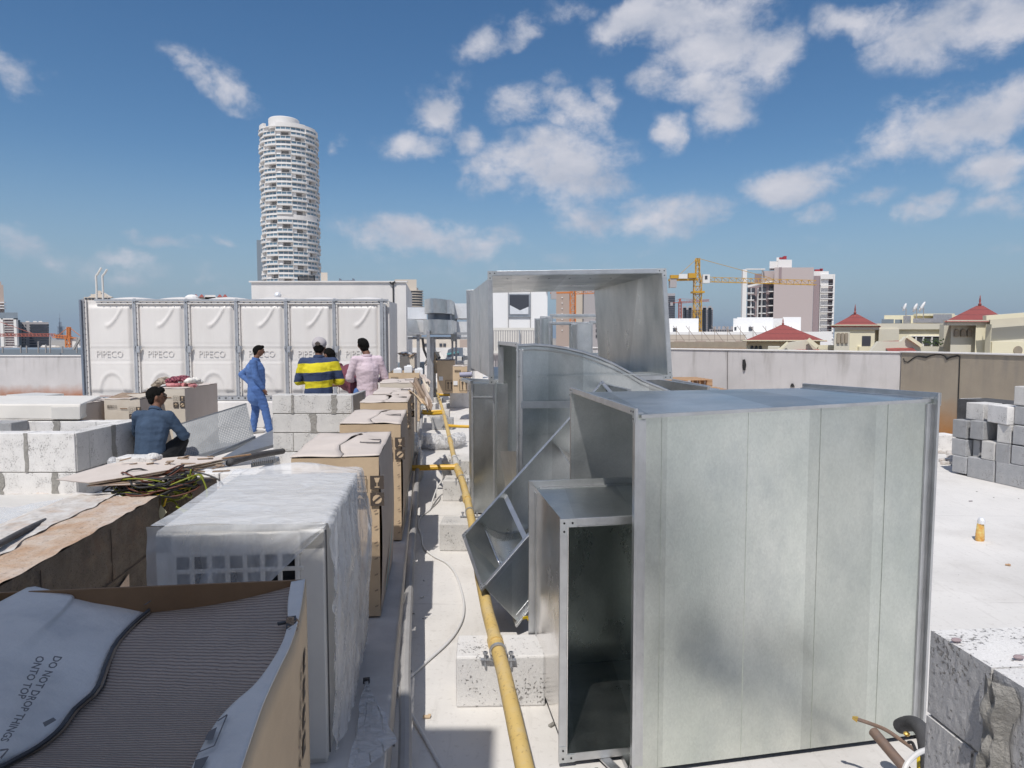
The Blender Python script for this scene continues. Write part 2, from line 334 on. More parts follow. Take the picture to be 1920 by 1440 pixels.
mk('card_inside', (.20, .115, .06), (.25, .15, .08), 5, .85, bump=.1)
mk('card_torn', (.25, .18, .13), (.36, .27, .2), 12, .9, bump=.5)
mk('ink', (.075, .058, .048), rough=.8)
mk('ink_grey', (.13, .12, .12), rough=.7)
mk('label_paper', (.75, .74, .74), rough=.6)
mk('teal_print', (.13, .33, .36), rough=.7)
mk('flap_liner', (.60, .575, .55), (.68, .65, .62), 5, .75, bump=.35, bscale=22, dirt=(.30, .31, .34), dscale=4.5, damt=.5)
mk('flap_ridges', (.42, .335, .28), (.35, .28, .235), 3, .85, ext=wave_ext(26, (.17, .13, .11), 1, 2.2, .4, .003))
mk('rubber_black', (.018, .018, .02), (.03, .03, .032), 20, .6, bump=.3, bscale=30)
mk('foam_insulation', (.05, .05, .055), (.09, .09, .095), 10, .8, bump=.4, bscale=50)
mk('white_casing', (.66, .64, .60), (.60, .58, .55), 3, .42, bump=.03)
mk('white_panel', (.74, .71, .66), (.68, .65, .6), 3, .5)
mk('tank_grp', (.72, .69, .66), (.67, .64, .615), 1.5, .42, bump=.04, bscale=8, stretch=(2.2, 2.2, .35), dirt=(.56, .52, .48), dscale=1.6, damt=.3)
mk('steel_post', (.42, .43, .45), (.52, .53, .55), 8, .45, .6)
mk('steel_blue', (.20, .235, .29), rough=.5, metal=.4)
mk('cable_white', (.68, .67, .66), rough=.5)
mk('grey_pipe', (.30, .29, .285), (.38, .37, .36), 5, .6, bump=.1)
mk('lilac_pipe', (.36, .36, .48), rough=.5)
mk('copper', (.25, .165, .12), (.20, .15, .13), 30, .6, .3)
mk('brass', (.62, .42, .12), rough=.3, metal=.9)
mk('wood', (.42, .25, .14), (.52, .34, .2), 8, .8, stretch=(.3, 3, 3), bump=.3)
mk('wire_green', (.15, .19, .012), (.24, .25, .02), 9, .45)
mk('wire_yellow', (.60, .42, .02), rough=.45)
mk('wire_red', (.11, .035, .02), rough=.5)
mk('masking_tape', (.52, .50, .36), rough=.8)
mk('perforated', (.20, .21, .22), (.26, .27, .28), 5, .55, .6, ext=perf_ext(46, 24, r=.20))
mk('tray_steel', (.32, .34, .37), (.40, .42, .45), 8, .42, .85, bump=.1)
mk('skin', (.21, .10, .06), (.15, .07, .04), 25, .6)
mk('hair', (.006, .0055, .005), (.012, .011, .010), 60, .9, bump=.9, bscale=90, spec=.12)
mk('cloth_blue', (.085, .17, .40), (.07, .14, .33), 8, .9, bump=.5, bscale=14)
mk('cloth_blue_trouser', (.07, .145, .36), (.055, .115, .29), 8, .9, bump=.5, bscale=12)
mk('cloth_pink', (.68, .56, .62), (.63, .51, .57), 8, .9, bump=.5, bscale=14)
mk('cloth_charcoal', (.06, .055, .06), rough=.9)
mk('cloth_maroon', (.18, .055, .075), (.14, .04, .06), 8, .9, bump=.4, bscale=14)
mk('cloth_denim', (.05, .085, .145), (.034, .06, .105), 7, .9, bump=.5, bscale=14)
mk('cloth_dark', (.012, .013, .016), rough=.9)
mk('cloth_stripes', (.3, .3, .02), rough=.9, bump=.4, bscale=14, ext=stripes_ext)
mk('cap_grey', (.45, .42, .43), (.40, .37, .38), 10, .85)
mk('shoe', (.45, .43, .41), rough=.7)
mk('scarf_red', (.26, .03, .06), (.45, .20, .22), 26, .9, bump=.6, ext=check_ext((.09, .012, .03)))
mk('scarf_cream', (.50, .42, .33), (.06, .05, .04), 22, .9, bump=.5)
mk('cloth_coral', (.55, .20, .22), (.62, .30, .3), 6, .9, bump=.3)
mk('styrofoam', (.82, .82, .82), rough=.7)
# city
mk('city_sand', (.40, .35, .29), (.32, .29, .25), .004, .95, detail=8)
mk('tower_white', (.82, .80, .78), (.76, .74, .72), .05, .6)
mk('tower_glass', (.09, .17, .24), (.20, .30, .38), .4, .14, spec=.9)
mk('tower_core', (.34, .33, .32), (.16, .16, .17), .25, .8)
mk('slab_blue', (.20, .24, .28), rough=.5)
mk('far_glass', (.06, .08, .11), rough=.25)
mk('far_grey', (.40, .375, .38), rough=.8)
mk('far_white', (.78, .765, .75), rough=.8)
mk('far_pink', (.50, .43, .42), rough=.8)
mk('far_mauve', (.32, .25, .26), rough=.8)
mk('far_taupe', (.42, .335, .29), rough=.8)
mk('far_beige', (.60, .535, .46), rough=.8)
mk('far_window', (.06, .065, .08), rough=.3)
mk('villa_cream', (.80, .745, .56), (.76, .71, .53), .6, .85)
mk('villa_shade_wall', (.66, .63, .53), (.62, .59, .50), .6, .85)  # the cream wall greyed down: shade painted into the colour
mk('roof_tile', (.36, .085, .07), (.30, .07, .06), 3, .7, ext=tile_ext)
mk('crane_yellow', (.55, .31, .03), rough=.5)
mk('crane_orange', (.60, .20, .05), rough=.5)
mk('crane_red', (.42, .12, .08), rough=.5)
mk('crane_white', (.75, .75, .74), rough=.5)
mk('scaffold', (.38, .32, .27), rough=.6)
mk('dish_white', (.70, .70, .70), rough=.4)
mk('red_sign', (.35, .03, .04), rough=.5)
mk('cream_fence', (.68, .66, .61), rough=.6)
mk('pure_white', (.82, .815, .81), rough=.75)
mk('leaf', (.05, .09, .03), (.08, .12, .04), 4, .8)
mk('can_print', (.62, .25, .03), (.70, .58, .22), 40, .35)
mk('face_dark', (.02, .012, .01), rough=.6)

def film(name, col, alpha, rough=.3, bump=.6, bscale=8):
    m = bpy.data.materials.new(name); m.use_nodes = True; t = m.node_tree; b = t.nodes['Principled BSDF']
    b.inputs['Base Color'].default_value = (*col, 1); b.inputs['Roughness'].default_value = rough
    tc = t.nodes.new('ShaderNodeTexCoord')
    mp = t.nodes.new('ShaderNodeMapping'); mp.inputs['Scale'].default_value = (1.0, 1.6, .45); mp.inputs['Rotation'].default_value = (.5, .3, .2); t.links.new(tc.outputs['Object'], mp.inputs[0])
    n = t.nodes.new('ShaderNodeTexNoise'); n.inputs['Scale'].default_value = bscale; n.inputs['Detail'].default_value = 6; n.inputs['Distortion'].default_value = 1.2
    t.links.new(mp.outputs[0], n.inputs['Vector'])
    mr = t.nodes.new('ShaderNodeMapRange'); mr.inputs['From Min'].default_value = .3; mr.inputs['From Max'].default_value = .7
    mr.inputs['To Min'].default_value = max(0, alpha-.13); mr.inputs['To Max'].default_value = min(1, alpha+.13)
    t.links.new(n.outputs[0], mr.inputs['Value']); t.links.new(mr.outputs[0], b.inputs['Alpha'])
    bp = t.nodes.new('ShaderNodeBump'); bp.inputs['Strength'].default_value = bump; bp.inputs['Distance'].default_value = .03
    t.links.new(n.outputs[0], bp.inputs['Height']); t.links.new(bp.outputs[0], b.inputs['Normal'])
    M[name] = m
film('plastic_film', (.76, .76, .77), .55, .2, .35)
film('plastic_thin', (.72, .74, .77), .42, .2, .4)
film('plastic_bag', (.70, .70, .71), .62, .3, .9, 16)

PENDING = []                                  # modifiers are added once everything stands
def add_modifiers():
    done = {}
    for name, solid, bevel, sub in PENDING:
        src = bpy.data.objects.get(name)
        if src is None: continue
        done[src.data.name] = (solid, bevel, sub)
    for o in S.objects:
        if o.type != 'MESH' or o.data.name not in done: continue
        solid, bevel, sub = done[o.data.name]
        if solid:
            md = o.modifiers.new('thick', 'SOLIDIFY'); md.thickness = solid; md.offset = 0
        if bevel:
            md = o.modifiers.new('edge', 'BEVEL'); md.width = bevel; md.segments = 2; md.limit_method = 'ANGLE'
        if sub:
            md = o.modifiers.new('sub', 'SUBSURF'); md.levels = sub; md.render_levels = sub
# ---------------------------------------------------------------- mesh collector
class B:
    def __init__(s, origin=(0, 0, 0), local=False):
        s.local = local; s.v = []; s.f = []; s.mi = []; s.mats = []; s.cur = 0; s.uv = {}; s.o = Vector(origin)
    def m(s, key):
        mt = M[key]
        if mt not in s.mats: s.mats.append(mt)
        s.cur = s.mats.index(mt); return s
    def add(s, vs, fs, uvs=None):
        k = len(s.v); s.v += [Vector(v) for v in vs]
        for j, f in enumerate(fs):
            s.f.append([k+i for i in f]); s.mi.append(s.cur)
            if uvs: s.uv[len(s.f)-1] = [uvs[i] for i in f]
        return s
    def hexa(s, q, t):                       # q, t: four bottom and four top points, same order
        return s.add(list(q)+list(t), [(3, 2, 1, 0), (4, 5, 6, 7), (0, 1, 5, 4), (1, 2, 6, 5), (2, 3, 7, 6), (3, 0, 4, 7)])
    def box(s, c, d, rz=0.0, rx=0.0, ry=0.0):
        c = Vector(c); x, y, z = d[0]/2, d[1]/2, d[2]/2
        m = Matrix.Rotation(rz, 3, 'Z') @ Matrix.Rotation(ry, 3, 'Y') @ Matrix.Rotation(rx, 3, 'X')
        P = lambda a, b, e: c+m@Vector((a, b, e))
        return s.hexa([P(-x, -y, -z), P(x, -y, -z), P(x, y, -z), P(-x, y, -z)], [P(-x, -y, z), P(x, -y, z), P(x, y, z), P(-x, y, z)])
    def bar(s, a, b, w, h=None, up=(0, 0, 1)):   # rectangular bar between two points
        a = Vector(a); b = Vector(b); h = h or w; d = (b-a).normalized(); u = Vector(up)
        if abs(d.dot(u)) > .97: u = Vector((0, 1, 0))
        x = d.cross(u).normalized()*w/2; y = x.cross(d).normalized()*h/2
        return s.hexa([a-x-y, a+x-y, a+x+y, a-x+y], [b-x-y, b+x-y, b+x+y, b-x+y])
    def prism(s, pts, vec):
        n = len(pts); vec = Vector(vec); p = [Vector(x) for x in pts]
        return s.add(p+[x+vec for x in p], [tuple(reversed(range(n))), tuple(range(n, 2*n))]+[(i, (i+1) % n, (i+1) % n+n, i+n) for i in range(n)])
    def quad(s, *p): return s.add(p, [tuple(range(len(p)))])
    def plate(s, a, b, c, d, t=.002):        # quad with thickness
        a, b, c, d = map(Vector, (a, b, c, d)); n = (c-a).cross(d-b).normalized()*t
        return s.prism([a-n/2, b-n/2, c-n/2, d-n/2], n)
    def tube(s, path, r, n=10, cap=True):
        p = [Vector(x) for x in path]; k = len(p); rs = r if isinstance(r, (list, tuple)) else [r]*k
        vs = []; ref = None
        for i in range(k):
            d = (p[min(i+1, k-1)]-p[max(i-1, 0)]).normalized()
            if ref is None:
                ref = Vector((0, 0, 1)) if abs(d.z) < .9 else Vector((1, 0, 0))
            x = ref-d*ref.dot(d); x.normalize(); ref = x; y = d.cross(x)
            for j in range(n):
                a = 2*math.pi*j/n; vs.append(p[i]+(x*math.cos(a)+y*math.sin(a))*rs[i])
        fs = [(i*n+j, i*n+(j+1) % n, (i+1)*n+(j+1) % n, (i+1)*n+j) for i in range(k-1) for j in range(n)]
        if cap: fs += [tuple(reversed(range(n))), tuple(range((k-1)*n, k*n))]
        return s.add(vs, fs)
    def ring(s, c, axis, ro, ri, h, n=24):
        c = Vector(c); z = Vector(axis).normalized(); x = z.orthogonal().normalized(); y = z.cross(x)
        vs = []
        for (r, t) in ((ro, -h/2), (ro, h/2), (ri, h/2), (ri, -h/2)):
            for j in range(n):
                a = 2*math.pi*j/n; vs.append(c+(x*math.cos(a)+y*math.sin(a))*r+z*t)
        fs = []
        for q in range(4):
            for j in range(n): fs.append((q*n+j, q*n+(j+1) % n, ((q+1) % 4)*n+(j+1) % n, ((q+1) % 4)*n+j))
        return s.add(vs, fs)
    def lathe(s, c, prof, n=20, axis='Z', sq=(1, 1)):
        c = Vector(c); vs = []
        for (r, z) in prof:
            for j in range(n):
                a = 2*math.pi*j/n; vs.append(c+Vector((r*math.cos(a)*sq[0], r*math.sin(a)*sq[1], z)))
        k = len(prof)
        return s.add(vs, [(i*n+j, i*n+(j+1) % n, (i+1)*n+(j+1) % n, (i+1)*n+j) for i in range(k-1) for j in range(n)]+[tuple(reversed(range(n))), tuple(range((k-1)*n, k*n))])
    def ell(s, c, r, n=14, rot=None):
        c = Vector(c); h = n//2; rot = rot or Matrix.Identity(3)
        vs = [c+rot@Vector((0, 0, -r[2]))]
        for i in range(1, h):
            t = math.pi*i/h-math.pi/2
            for j in range(n):
                a = 2*math.pi*j/n; vs.append(c+rot@Vector((r[0]*math.cos(t)*math.cos(a), r[1]*math.cos(t)*math.sin(a), r[2]*math.sin(t))))
        vs.append(c+rot@Vector((0, 0, r[2]))); e = len(vs)-1
        fs = [(0, 1+(j+1) % n, 1+j) for j in range(n)]
        for i in range(h-2):
            for j in range(n): fs.append((1+i*n+j, 1+i*n+(j+1) % n, 1+(i+1)*n+(j+1) % n, 1+(i+1)*n+j))
        fs += [(e, 1+(h-2)*n+j, 1+(h-2)*n+(j+1) % n) for j in range(n)]
        return s.add(vs, fs)
    def cap(s, a, b, ra, rb, n=12):          # tapered capsule
        a = Vector(a); b = Vector(b); d = (b-a); l = d.length; d = d.normalized() if l > 1e-6 else Vector((0, 0, 1))
        x = d.orthogonal().normalized(); y = d.cross(x); rows = []
        for t in (-90, -60, -30, 0): rows.append((a+d*ra*math.sin(R(t)), ra*math.cos(R(t))))
        for t in (0, 30, 60, 90): rows.append((b+d*rb*math.sin(R(t)), rb*math.cos(R(t))))
        vs = []
        for c, r in rows:
            r = max(r, 1e-4)
            for j in range(n): vs.append(c+(x*math.cos(2*math.pi*j/n)+y*math.sin(2*math.pi*j/n))*r)
        k = len(rows)
        return s.add(vs, [(i*n+j, i*n+(j+1) % n, (i+1)*n+(j+1) % n, (i+1)*n+j) for i in range(k-1) for j in range(n)]+[tuple(reversed(range(n))), tuple(range((k-1)*n, k*n))])
    def grid(s, fn, nu, nv, flip=False):     # fn(u, v) -> point, u, v in 0..1
        vs = [fn(i/nu, j/nv) for j in range(nv+1) for i in range(nu+1)]
        uv = [(i/nu, j/nv) for j in range(nv+1) for i in range(nu+1)]
        fs = [(j*(nu+1)+i, j*(nu+1)+i+1, (j+1)*(nu+1)+i+1, (j+1)*(nu+1)+i) for j in range(nv) for i in range(nu)]
        if flip: fs = [tuple(reversed(f)) for f in fs]
        return s.add(vs, fs, uv)
    def text(s, txt, fn, size=1.0, depth=0.0, bold=0.0):  # fn maps (x, y[, z]) of the lettering to a point
        vs, fs = text_mesh(txt, depth, bold); return s.add([fn(v[0]*size, v[1]*size, v[2]) for v in vs], fs)
    def build(s, name, parent=None, smooth=False, bevel=0.0, solid=0.0, auto=None, sub=0):
        me = bpy.data.meshes.new(name); me.from_pydata([tuple(v-s.o) for v in s.v], [], s.f); 
        for mt in s.mats: me.materials.append(mt)
        me.polygons.foreach_set('material_index', s.mi)
        if s.uv:
            ul = me.uv_layers.new(name='UVMap')
            for fi, uvs in s.uv.items():
                p = me.polygons[fi]
                for li, uvc in zip(p.loop_indices, uvs): ul.data[li].uv = uvc
        me.validate(clean_customdata=False)
        if auto != False:
            bmm = bmesh.new(); bmm.from_mesh(me); bmesh.ops.recalc_face_normals(bmm, faces=bmm.faces); bmm.to_mesh(me); bmm.free()
        o = bpy.data.objects.new(name, me); C.objects.link(o)
        if parent is not None:
            o.parent = parent; o.location = (0, 0, 0) if s.local else s.o-chain_loc(parent)
        else: o.location = s.o
        if smooth: me.polygons.foreach_set('use_smooth', [True]*len(me.polygons))
        if smooth == 'angle': me.set_sharp_from_angle(angle=R(35))
        if solid or bevel or sub: PENDING.append((o.name, solid, bevel, sub))
        return o
def chain_loc(o):
    p = Vector((0, 0, 0))
    while o is not None: p += Vector(o.location); o = o.parent
    return p
_tc = {}
def text_mesh(txt, depth=0.0, bold=0.0):
    k = (txt, depth, bold)
    if k not in _tc:
        cu = bpy.data.curves.new('lettering', 'FONT'); cu.body = txt; cu.size = 1.0; cu.resolution_u = 2; cu.extrude = depth; cu.offset = bold
        o = bpy.data.objects.new('lettering', cu); C.objects.link(o)
        dg = bpy.context.evaluated_depsgraph_get(); dg.update(); me = bpy.data.meshes.new_from_object(o.evaluated_get(dg))
        _tc[k] = ([tuple(v.co) for v in me.vertices], [tuple(p.vertices) for p in me.polygons])
        bpy.data.objects.remove(o); bpy.data.curves.remove(cu); bpy.data.meshes.remove(me)
    return _tc[k]
def tag(o, label=None, cat=None, group=None, kind=None):
    if label: o['label'] = label
    if cat: o['category'] = cat
    if group: o['group'] = group
    if kind: o['kind'] = kind
    return o
def thing(name, label, cat, loc=(0, 0, 0), group=None, rz=0.0):
    o = bpy.data.objects.new(name, None); C.objects.link(o); o.location = loc; o.rotation_euler = (0, 0, rz)
    o.empty_display_size = .1
    return tag(o, label, cat, group)
def struct(o): o['kind'] = 'structure'; return o
def copy_tree(o, parent=None, loc=None, rz=None, label=None):
    c = o.copy(); C.objects.link(c)
    if parent is not None: c.parent = parent
    if loc is not None: c.location = loc
    if rz is not None: c.rotation_euler = (c.rotation_euler[0], c.rotation_euler[1], rz)
    if label: c['label'] = label
    for ch in list(o.children): copy_tree(ch, c)
    return c
def smooth_path(p, k=6):
    p = [Vector(x) for x in p]; out = []
    for i in range(len(p)-1):
        a = p[max(i-1, 0)]; b = p[i]; c = p[i+1]; d = p[min(i+2, len(p)-1)]
        for j in range(k):
            t = j/k; out.append(.5*((2*b)+(c-a)*t+(2*a-5*b+4*c-d)*t*t+(3*b-a-3*c+d)*t**3))
    out.append(p[-1]); return out
def lerp(a, b, t): return a+(b-a)*t
YAW = R(6.0)                                  # the rows on the roof run six degrees left of the view axis
E = Vector((-math.sin(YAW), math.cos(YAW), 0)); NR = Vector((math.cos(YAW), math.sin(YAW), 0)); Z = Vector((0, 0, 1))
# ================================================================ SETTING
def ground():
    b = B().m('city_sand'); n = 48; ro = 14000
    vs = [(0, 0, -16.0)]; fs = []
    for r in (60, 300, 1500, ro):
        vs += [(r*math.cos(2*math.pi*j/n), r*math.sin(2*math.pi*j/n), -16.0) for j in range(n)]
    fs += [(0, 1+j, 1+(j+1) % n) for j in range(n)]
    for k in range(3): fs += [(1+k*n+j, 1+(k+1)*n+j, 1+(k+1)*n+(j+1) % n, 1+k*n+(j+1) % n) for j in range(n)]
    b.add(vs, fs); struct(b.build('ground', auto=False))
ground()
# roof deck: the outline follows the parapets
CR = V(1690, 664, 13.8); CR.z = 0             # corner where the pale parapet meets the tan one
RN = V(1920, 668, 11.4); RN.z = 0
rd = (RN-CR).normalized(); RE = CR+rd*11.0
deck = [(-24, -7), (RE.x+.12, -7), (RE.x+.12, RE.y), (CR.x+.12, CR.y+.12), (CR.x-.5, 18.2), (3.0, 44), (-12, 44), (-24, 20.4)]
b = B().m('roof_membrane'); b.prism([(x, y, -.35) for x, y in deck], (0, 0, .35)); struct(b.build('roof_floor'))
b = B().m('grey_render'); b.prism([(x*.985, y*.985+.05, -16) for x, y in deck], (0, 0, 15.6)); struct(b.build('building_below'))

# plinth under the row of condensing units
PZ = .23
p0 = U(748, 1250, PZ); p1 = U(778, 905, PZ)
pd = (p1-p0); pd.z = 0; pd.normalize(); pn = Vector((pd.y, -pd.x, 0))
def PL(t, w, z=0.0):                          # plinth frame: along, across(left negative), height
    q = p0+pd*t+pn*w; return Vector((q.x, q.y, z))
b = B().m('plinth_paint')
b.hexa([PL(-3.2, -1.25, -.01), PL(-3.2, -.02, -.01), PL(12.5, -.02, -.01), PL(12.5, -1.25, -.01)], [PL(-3.2, -1.25, PZ), PL(-3.2, -.02, PZ), PL(12.5, -.02, PZ), PL(12.5, -1.25, PZ)])
struct(b.build('plinth', bevel=.015))

# unseen block added to shade the nearest cartons, shaped as a stair house
st = thing('shade_block', 'unseen white rendered block with a steel door, added behind the viewer to cast shade', 'building', (-4, -1.5, 0))
SH = 5.0
b = B().m('white_render'); b.box((-4.35, -2.1, SH/2), (6.6, 3.9, SH)); b.build('wall', st)
b = B().m('white_render'); b.box((-4.35, -2.1, SH+.06), (6.75, 4.05, .12)); b.build('coping', st)
b = B().m('steel_blue'); b.box((-3.0, -.13, 1.05), (.95, .06, 2.1)); d = b.build('door', st)
b = B().m('flange_steel'); b.tube([(-2.65, -.10, 1.0), (-2.65, -.03, 1.0), (-2.78, -.03, 1.0)], .011, 8); b.build('handle', d)

# ---------------------------------------------------------------- parapets
def wallrun(name, label, cat, pts, z, key, t=.22, cap=.03, capkey='white_render', loc=None):
    w = thing(name, label, cat, pts[0])
    b = B().m(key)
    for a, c in zip(pts[:-1], pts[1:]):
        a = Vector(a); c = Vector(c); d = (c-a).normalized(); n = Vector((-d.y, d.x, 0))
        if n.y < 0: n = -n
        za = z if not isinstance(z, tuple) else z[0]; zc = z if not isinstance(z, tuple) else z[1]
        b.hexa([a, c, c+n*t, a+n*t], [a+Z*za, c+Z*zc, c+n*t+Z*zc, a+n*t+Z*za])
    b.build('wall', w, bevel=.01)
    b = B().m(capkey)
    for a, c in zip(pts[:-1], pts[1:]):
        a = Vector(a); c = Vector(c); d = (c-a).normalized(); n = Vector((-d.y, d.x, 0))
        if n.y < 0: n = -n
        za = z if not isinstance(z, tuple) else z[0]; zc = z if not isinstance(z, tuple) else z[1]
        a0 = a-n*.03-d*.02; c0 = c-n*.03+d*.02; a1 = a+n*(t+.03)-d*.02; c1 = c+n*(t+.03)+d*.02
        b.hexa([a0+Z*za, c0+Z*zc, c1+Z*zc, a1+Z*za], [a0+Z*(za+cap), c0+Z*(zc+cap), c1+Z*(zc+cap), a1+Z*(za+cap)])
    b.build('coping', w, bevel=.008)
    return w
tanw = wallrun('parapet_wall', 'tan rendered parapet wall with rust stained foot, right of the pale one', 'wall', [CR, RE], (V(1690, 661, CR.y).z, 1.49), 'tan_render')
# crack and movement joint on the tan wall
def on_wall(px, py, off=.006):               # point on the face of the tan wall
    r = ray(px, py); n = Vector((rd.y, -rd.x, 0)); o = Vector((0, 0, CAMH)); t = (CR-o).dot(n)/r.dot(n); p = o+r*t
    return p-n*off*(1 if n.dot(r) > 0 else -1)
b = B().m('dark_hole')
b.tube([on_wall(x, y) for x, y in ((1800, 668), (1799, 700), (1797, 750), (1796, 790))], .011, 6)
cr = [(1694, 672), (1697, 678), (1703, 679), (1712, 672), (1720, 668), (1730, 669), (1737, 670), (1745, 667), (1755, 665), (1764, 665), (1772, 668), (1776, 673), (1782, 670), (1795, 667), (1799, 668)]
b.tube([on_wall(x, y) for x, y in cr], [.007, .009, .01, .012, .01, .016, .018, .012, .008, .006, .012, .02, .016, .014, .01], 6); b.build('crack', tanw)
# pale parapet
PA = V(1240, 655, 16.6); zA = PA.z; PA.z = 0
palew = wallrun('parapet_wall', 'pale rendered parapet wall with chiselled holes behind the stacked pallets', 'wall', [CR+Vector((0, .02, 0)), PA+(PA-CR).normalized()*4.5], (V(1690, 662, CR.y).z, zA+.02), 'grey_render')
pdv = (PA-CR).normalized(); pnv = Vector((pdv.y, -pdv.x, 0))
def on_pale(px, py, off=.012):
    r = ray(px, py); o = Vector((0, 0, CAMH)); t = (CR-o).dot(pnv)/r.dot(pnv); p = o+r*t
    return p-pnv*off*(1 if pnv.dot(r) > 0 else -1)
b = B().m('dark_hole')
b.tube([on_pale(1395, 674), on_pale(1396, 684), on_pale(1395.5, 694)], [.03, .045, .03], 7)
b.tube([on_pale(1486, 719), on_pale(1486, 725)], [.02, .05], 7); b.build('chiselled_hole', palew)
b = B().m('ink_grey'); b.tube([on_pale(1364, 659, .004), on_pale(1364, 740, .004)], .008, 5); b.build('joint', palew)
# left parapet
LA = V(-420, 668.5, 20.0); LB = V(250, 668, 20.0); zL = LB.z; LA.z = LB.z = 0
leftw = wallrun('parapet_wall', 'grey rendered parapet wall with dark streaks left of the water tank', 'wall', [LA, LB], (zL, zL), 'grey_render')
# dark roof edge with pipes of the next block, seen over the left parapet
nb = thing('roof_edge', 'dark grey roof edge with thin upright stubs beyond the left parapet', 'roof edge', V(80, 660, 34))
b = B().m('slab_blue'); P = V(-500, 655, 34); Q = V(175, 655, 34); P2 = V(-500, 667, 34); b.hexa([(P.x, 34, P2.z-3), (Q.x, 34, P2.z-3), (Q.x, 40, P2.z-3), (P.x, 40, P2.z-3)], [(P.x, 34, P.z), (Q.x, 34, P.z), (Q.x, 40, P.z), (P.x, 40, P.z)]); b.build('band', nb)
b = B().m('grey_pipe')
for x, y in ((5, 650), (39, 648), (50, 648), (72, 640), (86, 646), (94, 632), (117, 649), (144, 633)):
    b.bar(V(x, 662, 33.5), V(x, y, 33.5), .05)
b.bar(V(138, 655, 33.5), V(150, 634, 33.5), .09); b.build('pipe_stub', nb)

# ================================================================ FAR BUILDINGS
def X(px, d): return (px-960)/FPX*d*1.0025
def zy(py, d): return V(960, py, d).z
GZ = -16.0
def block_px(b, x0, x1, ytop, d, depth, zb=GZ, skew=0.0):
    a = V(x0, ytop, d); c = V(x1, ytop, d); z = (a.z+c.z)/2
    if skew == 0.0: skew = depth*(a.x+c.x)/2/d
    b.hexa([(a.x, d, zb), (c.x, d, zb), (c.x+skew, d+depth, zb), (a.x+skew, d+depth, zb)], [(a.x, d, z), (c.x, d, z), (c.x+skew, d+depth, z), (a.x+skew, d+depth, z)]); return b
def pane_px(b, x0, x1, y0, y1, d, t=.3, ext=.0):
    p, q = V(x0, y1, d-t), V(x1, y0, d-t); b.hexa([(p.x, d-t, p.z), (q.x, d-t, p.z), (q.x, d+.2, p.z), (p.x, d+.2, p.z)], [(p.x, d-t, q.z), (q.x, d-t, q.z), (q.x, d+.2, q.z), (p.x, d+.2, q.z)]); return b

# ---- round balcony tower
def round_tower():
    d = 480.0; cx = V(547, 500, d).x; Rr = (602-497)/2/FPX*d*.985; ztop = V(547, 236, d-Rr).z; cy = d
    t = thing('round_tower', 'tall white cylindrical residential tower with staggered curved balconies', 'tower', (cx, cy, GZ))
    pitch = 3.0; nfl = int((ztop-28)/pitch); z0 = ztop-nfl*pitch
    b = B().m('tower_core'); b.lathe((cx, cy, 0), [(Rr*.80, GZ), (Rr*.80, ztop-1)], 48); b.build('core', t, smooth='angle')
    b = B().m('tower_white'); b.lathe((cx, cy, 0), [(Rr, GZ), (Rr, z0-.05)], 48); b.build('lower_shaft', t, smooth='angle')
    seg = 12; off = R(-99)
    def arc(bb, k0, k1, ro, ri, za, zb, tr=0):
        n = 4; vs = []
        for i in range(n+1):
            a = off+(k0+(k1-k0)*i/n)*R(30); s_, c_ = math.sin(a), -math.cos(a)
            for (r, z) in ((ro, za), (ro, zb), (ri, zb), (ri, za)): vs.append((cx+r*s_, cy+r*c_, z))
        fs = [(i*4+q, i*4+(q+1) % 4, (i+1)*4+(q+1) % 4, (i+1)*4+q) for i in range(n) for q in range(4)]+[(0, 1, 2, 3), (n*4+3, n*4+2, n*4+1, n*4)]
        bb.add(vs, fs)
    for k in range(nfl):
        z = z0+k*pitch; w = B().m('tower_white'); g = B().m('tower_glass'); cnt = 0
        kk = nfl-1-k
        arcs = []
        for j in range(seg):
            void = (kk-j*1) % 4 == 2 and not (19 <= kk <= 20 and 3 <= j <= 5)
            if kk in (19,) and 3 <= j <= 5: arc(w, j, j+1, Rr*.99, Rr*.80, z, z+pitch-.02); cnt += 1; continue
            ro = Rr*(1+.028*(((kk-j) % 4)-1.5)/1.5)
            if void:
                arc(w, j, j+1, Rr*.90, Rr*.78, z-.02, z+.35); arc(w, j+.0, j+.3, Rr*.93, Rr*.80, z+.35, z+pitch); arc(w, j+.85, j+1.0, Rr*.84, Rr*.80, z+.35, z+pitch)
            else:
                arc(w, j+.0, j+1, ro, Rr*.78, z, z+1.15); arc(g, j+.03, j+.97, ro*.975, Rr*.81, z+1.15, z+pitch-.25)
                arc(w, j, j+1, ro*.995, Rr*.80, z+pitch-.25, z+pitch-.01)
                for q in (.0, .34, .66, .97): arc(w, j+q, j+q+.03, ro*.985, Rr*.82, z+1.15, z+pitch-.25)
        w.build('balcony_ring', t); g.build('window_band', t)
    b = B().m('tower_white')
    for j in range(seg):
        h = (3.2, 3.2, .6, 2.6, 2.6, 2.2, 1.6, 1.6, 1.6, 2, 3, 3)[j]; arc(b, j, j+1, Rr*.99, Rr*.90, ztop, ztop+h)
    b.lathe((cx, cy, 0), [(Rr*.80, ztop-1), (Rr*.80, ztop)], 40)
    b.lathe((cx-1, cy-Rr*.35, 0), [(Rr*.52, ztop), (Rr*.52, ztop+7), (Rr*.5, ztop+7.4)], 30); b.build('crown', t, smooth='angle')
round_tower()
st = thing('slab_tower', 'plain blue grey slab tower hazy behind the round tower', 'tower', (V(492, 600, 900).x, 900, GZ))
b = B().m('slab_blue'); block_px(b, 481, 540, 450, 900, 40); b.build('shaft', st)

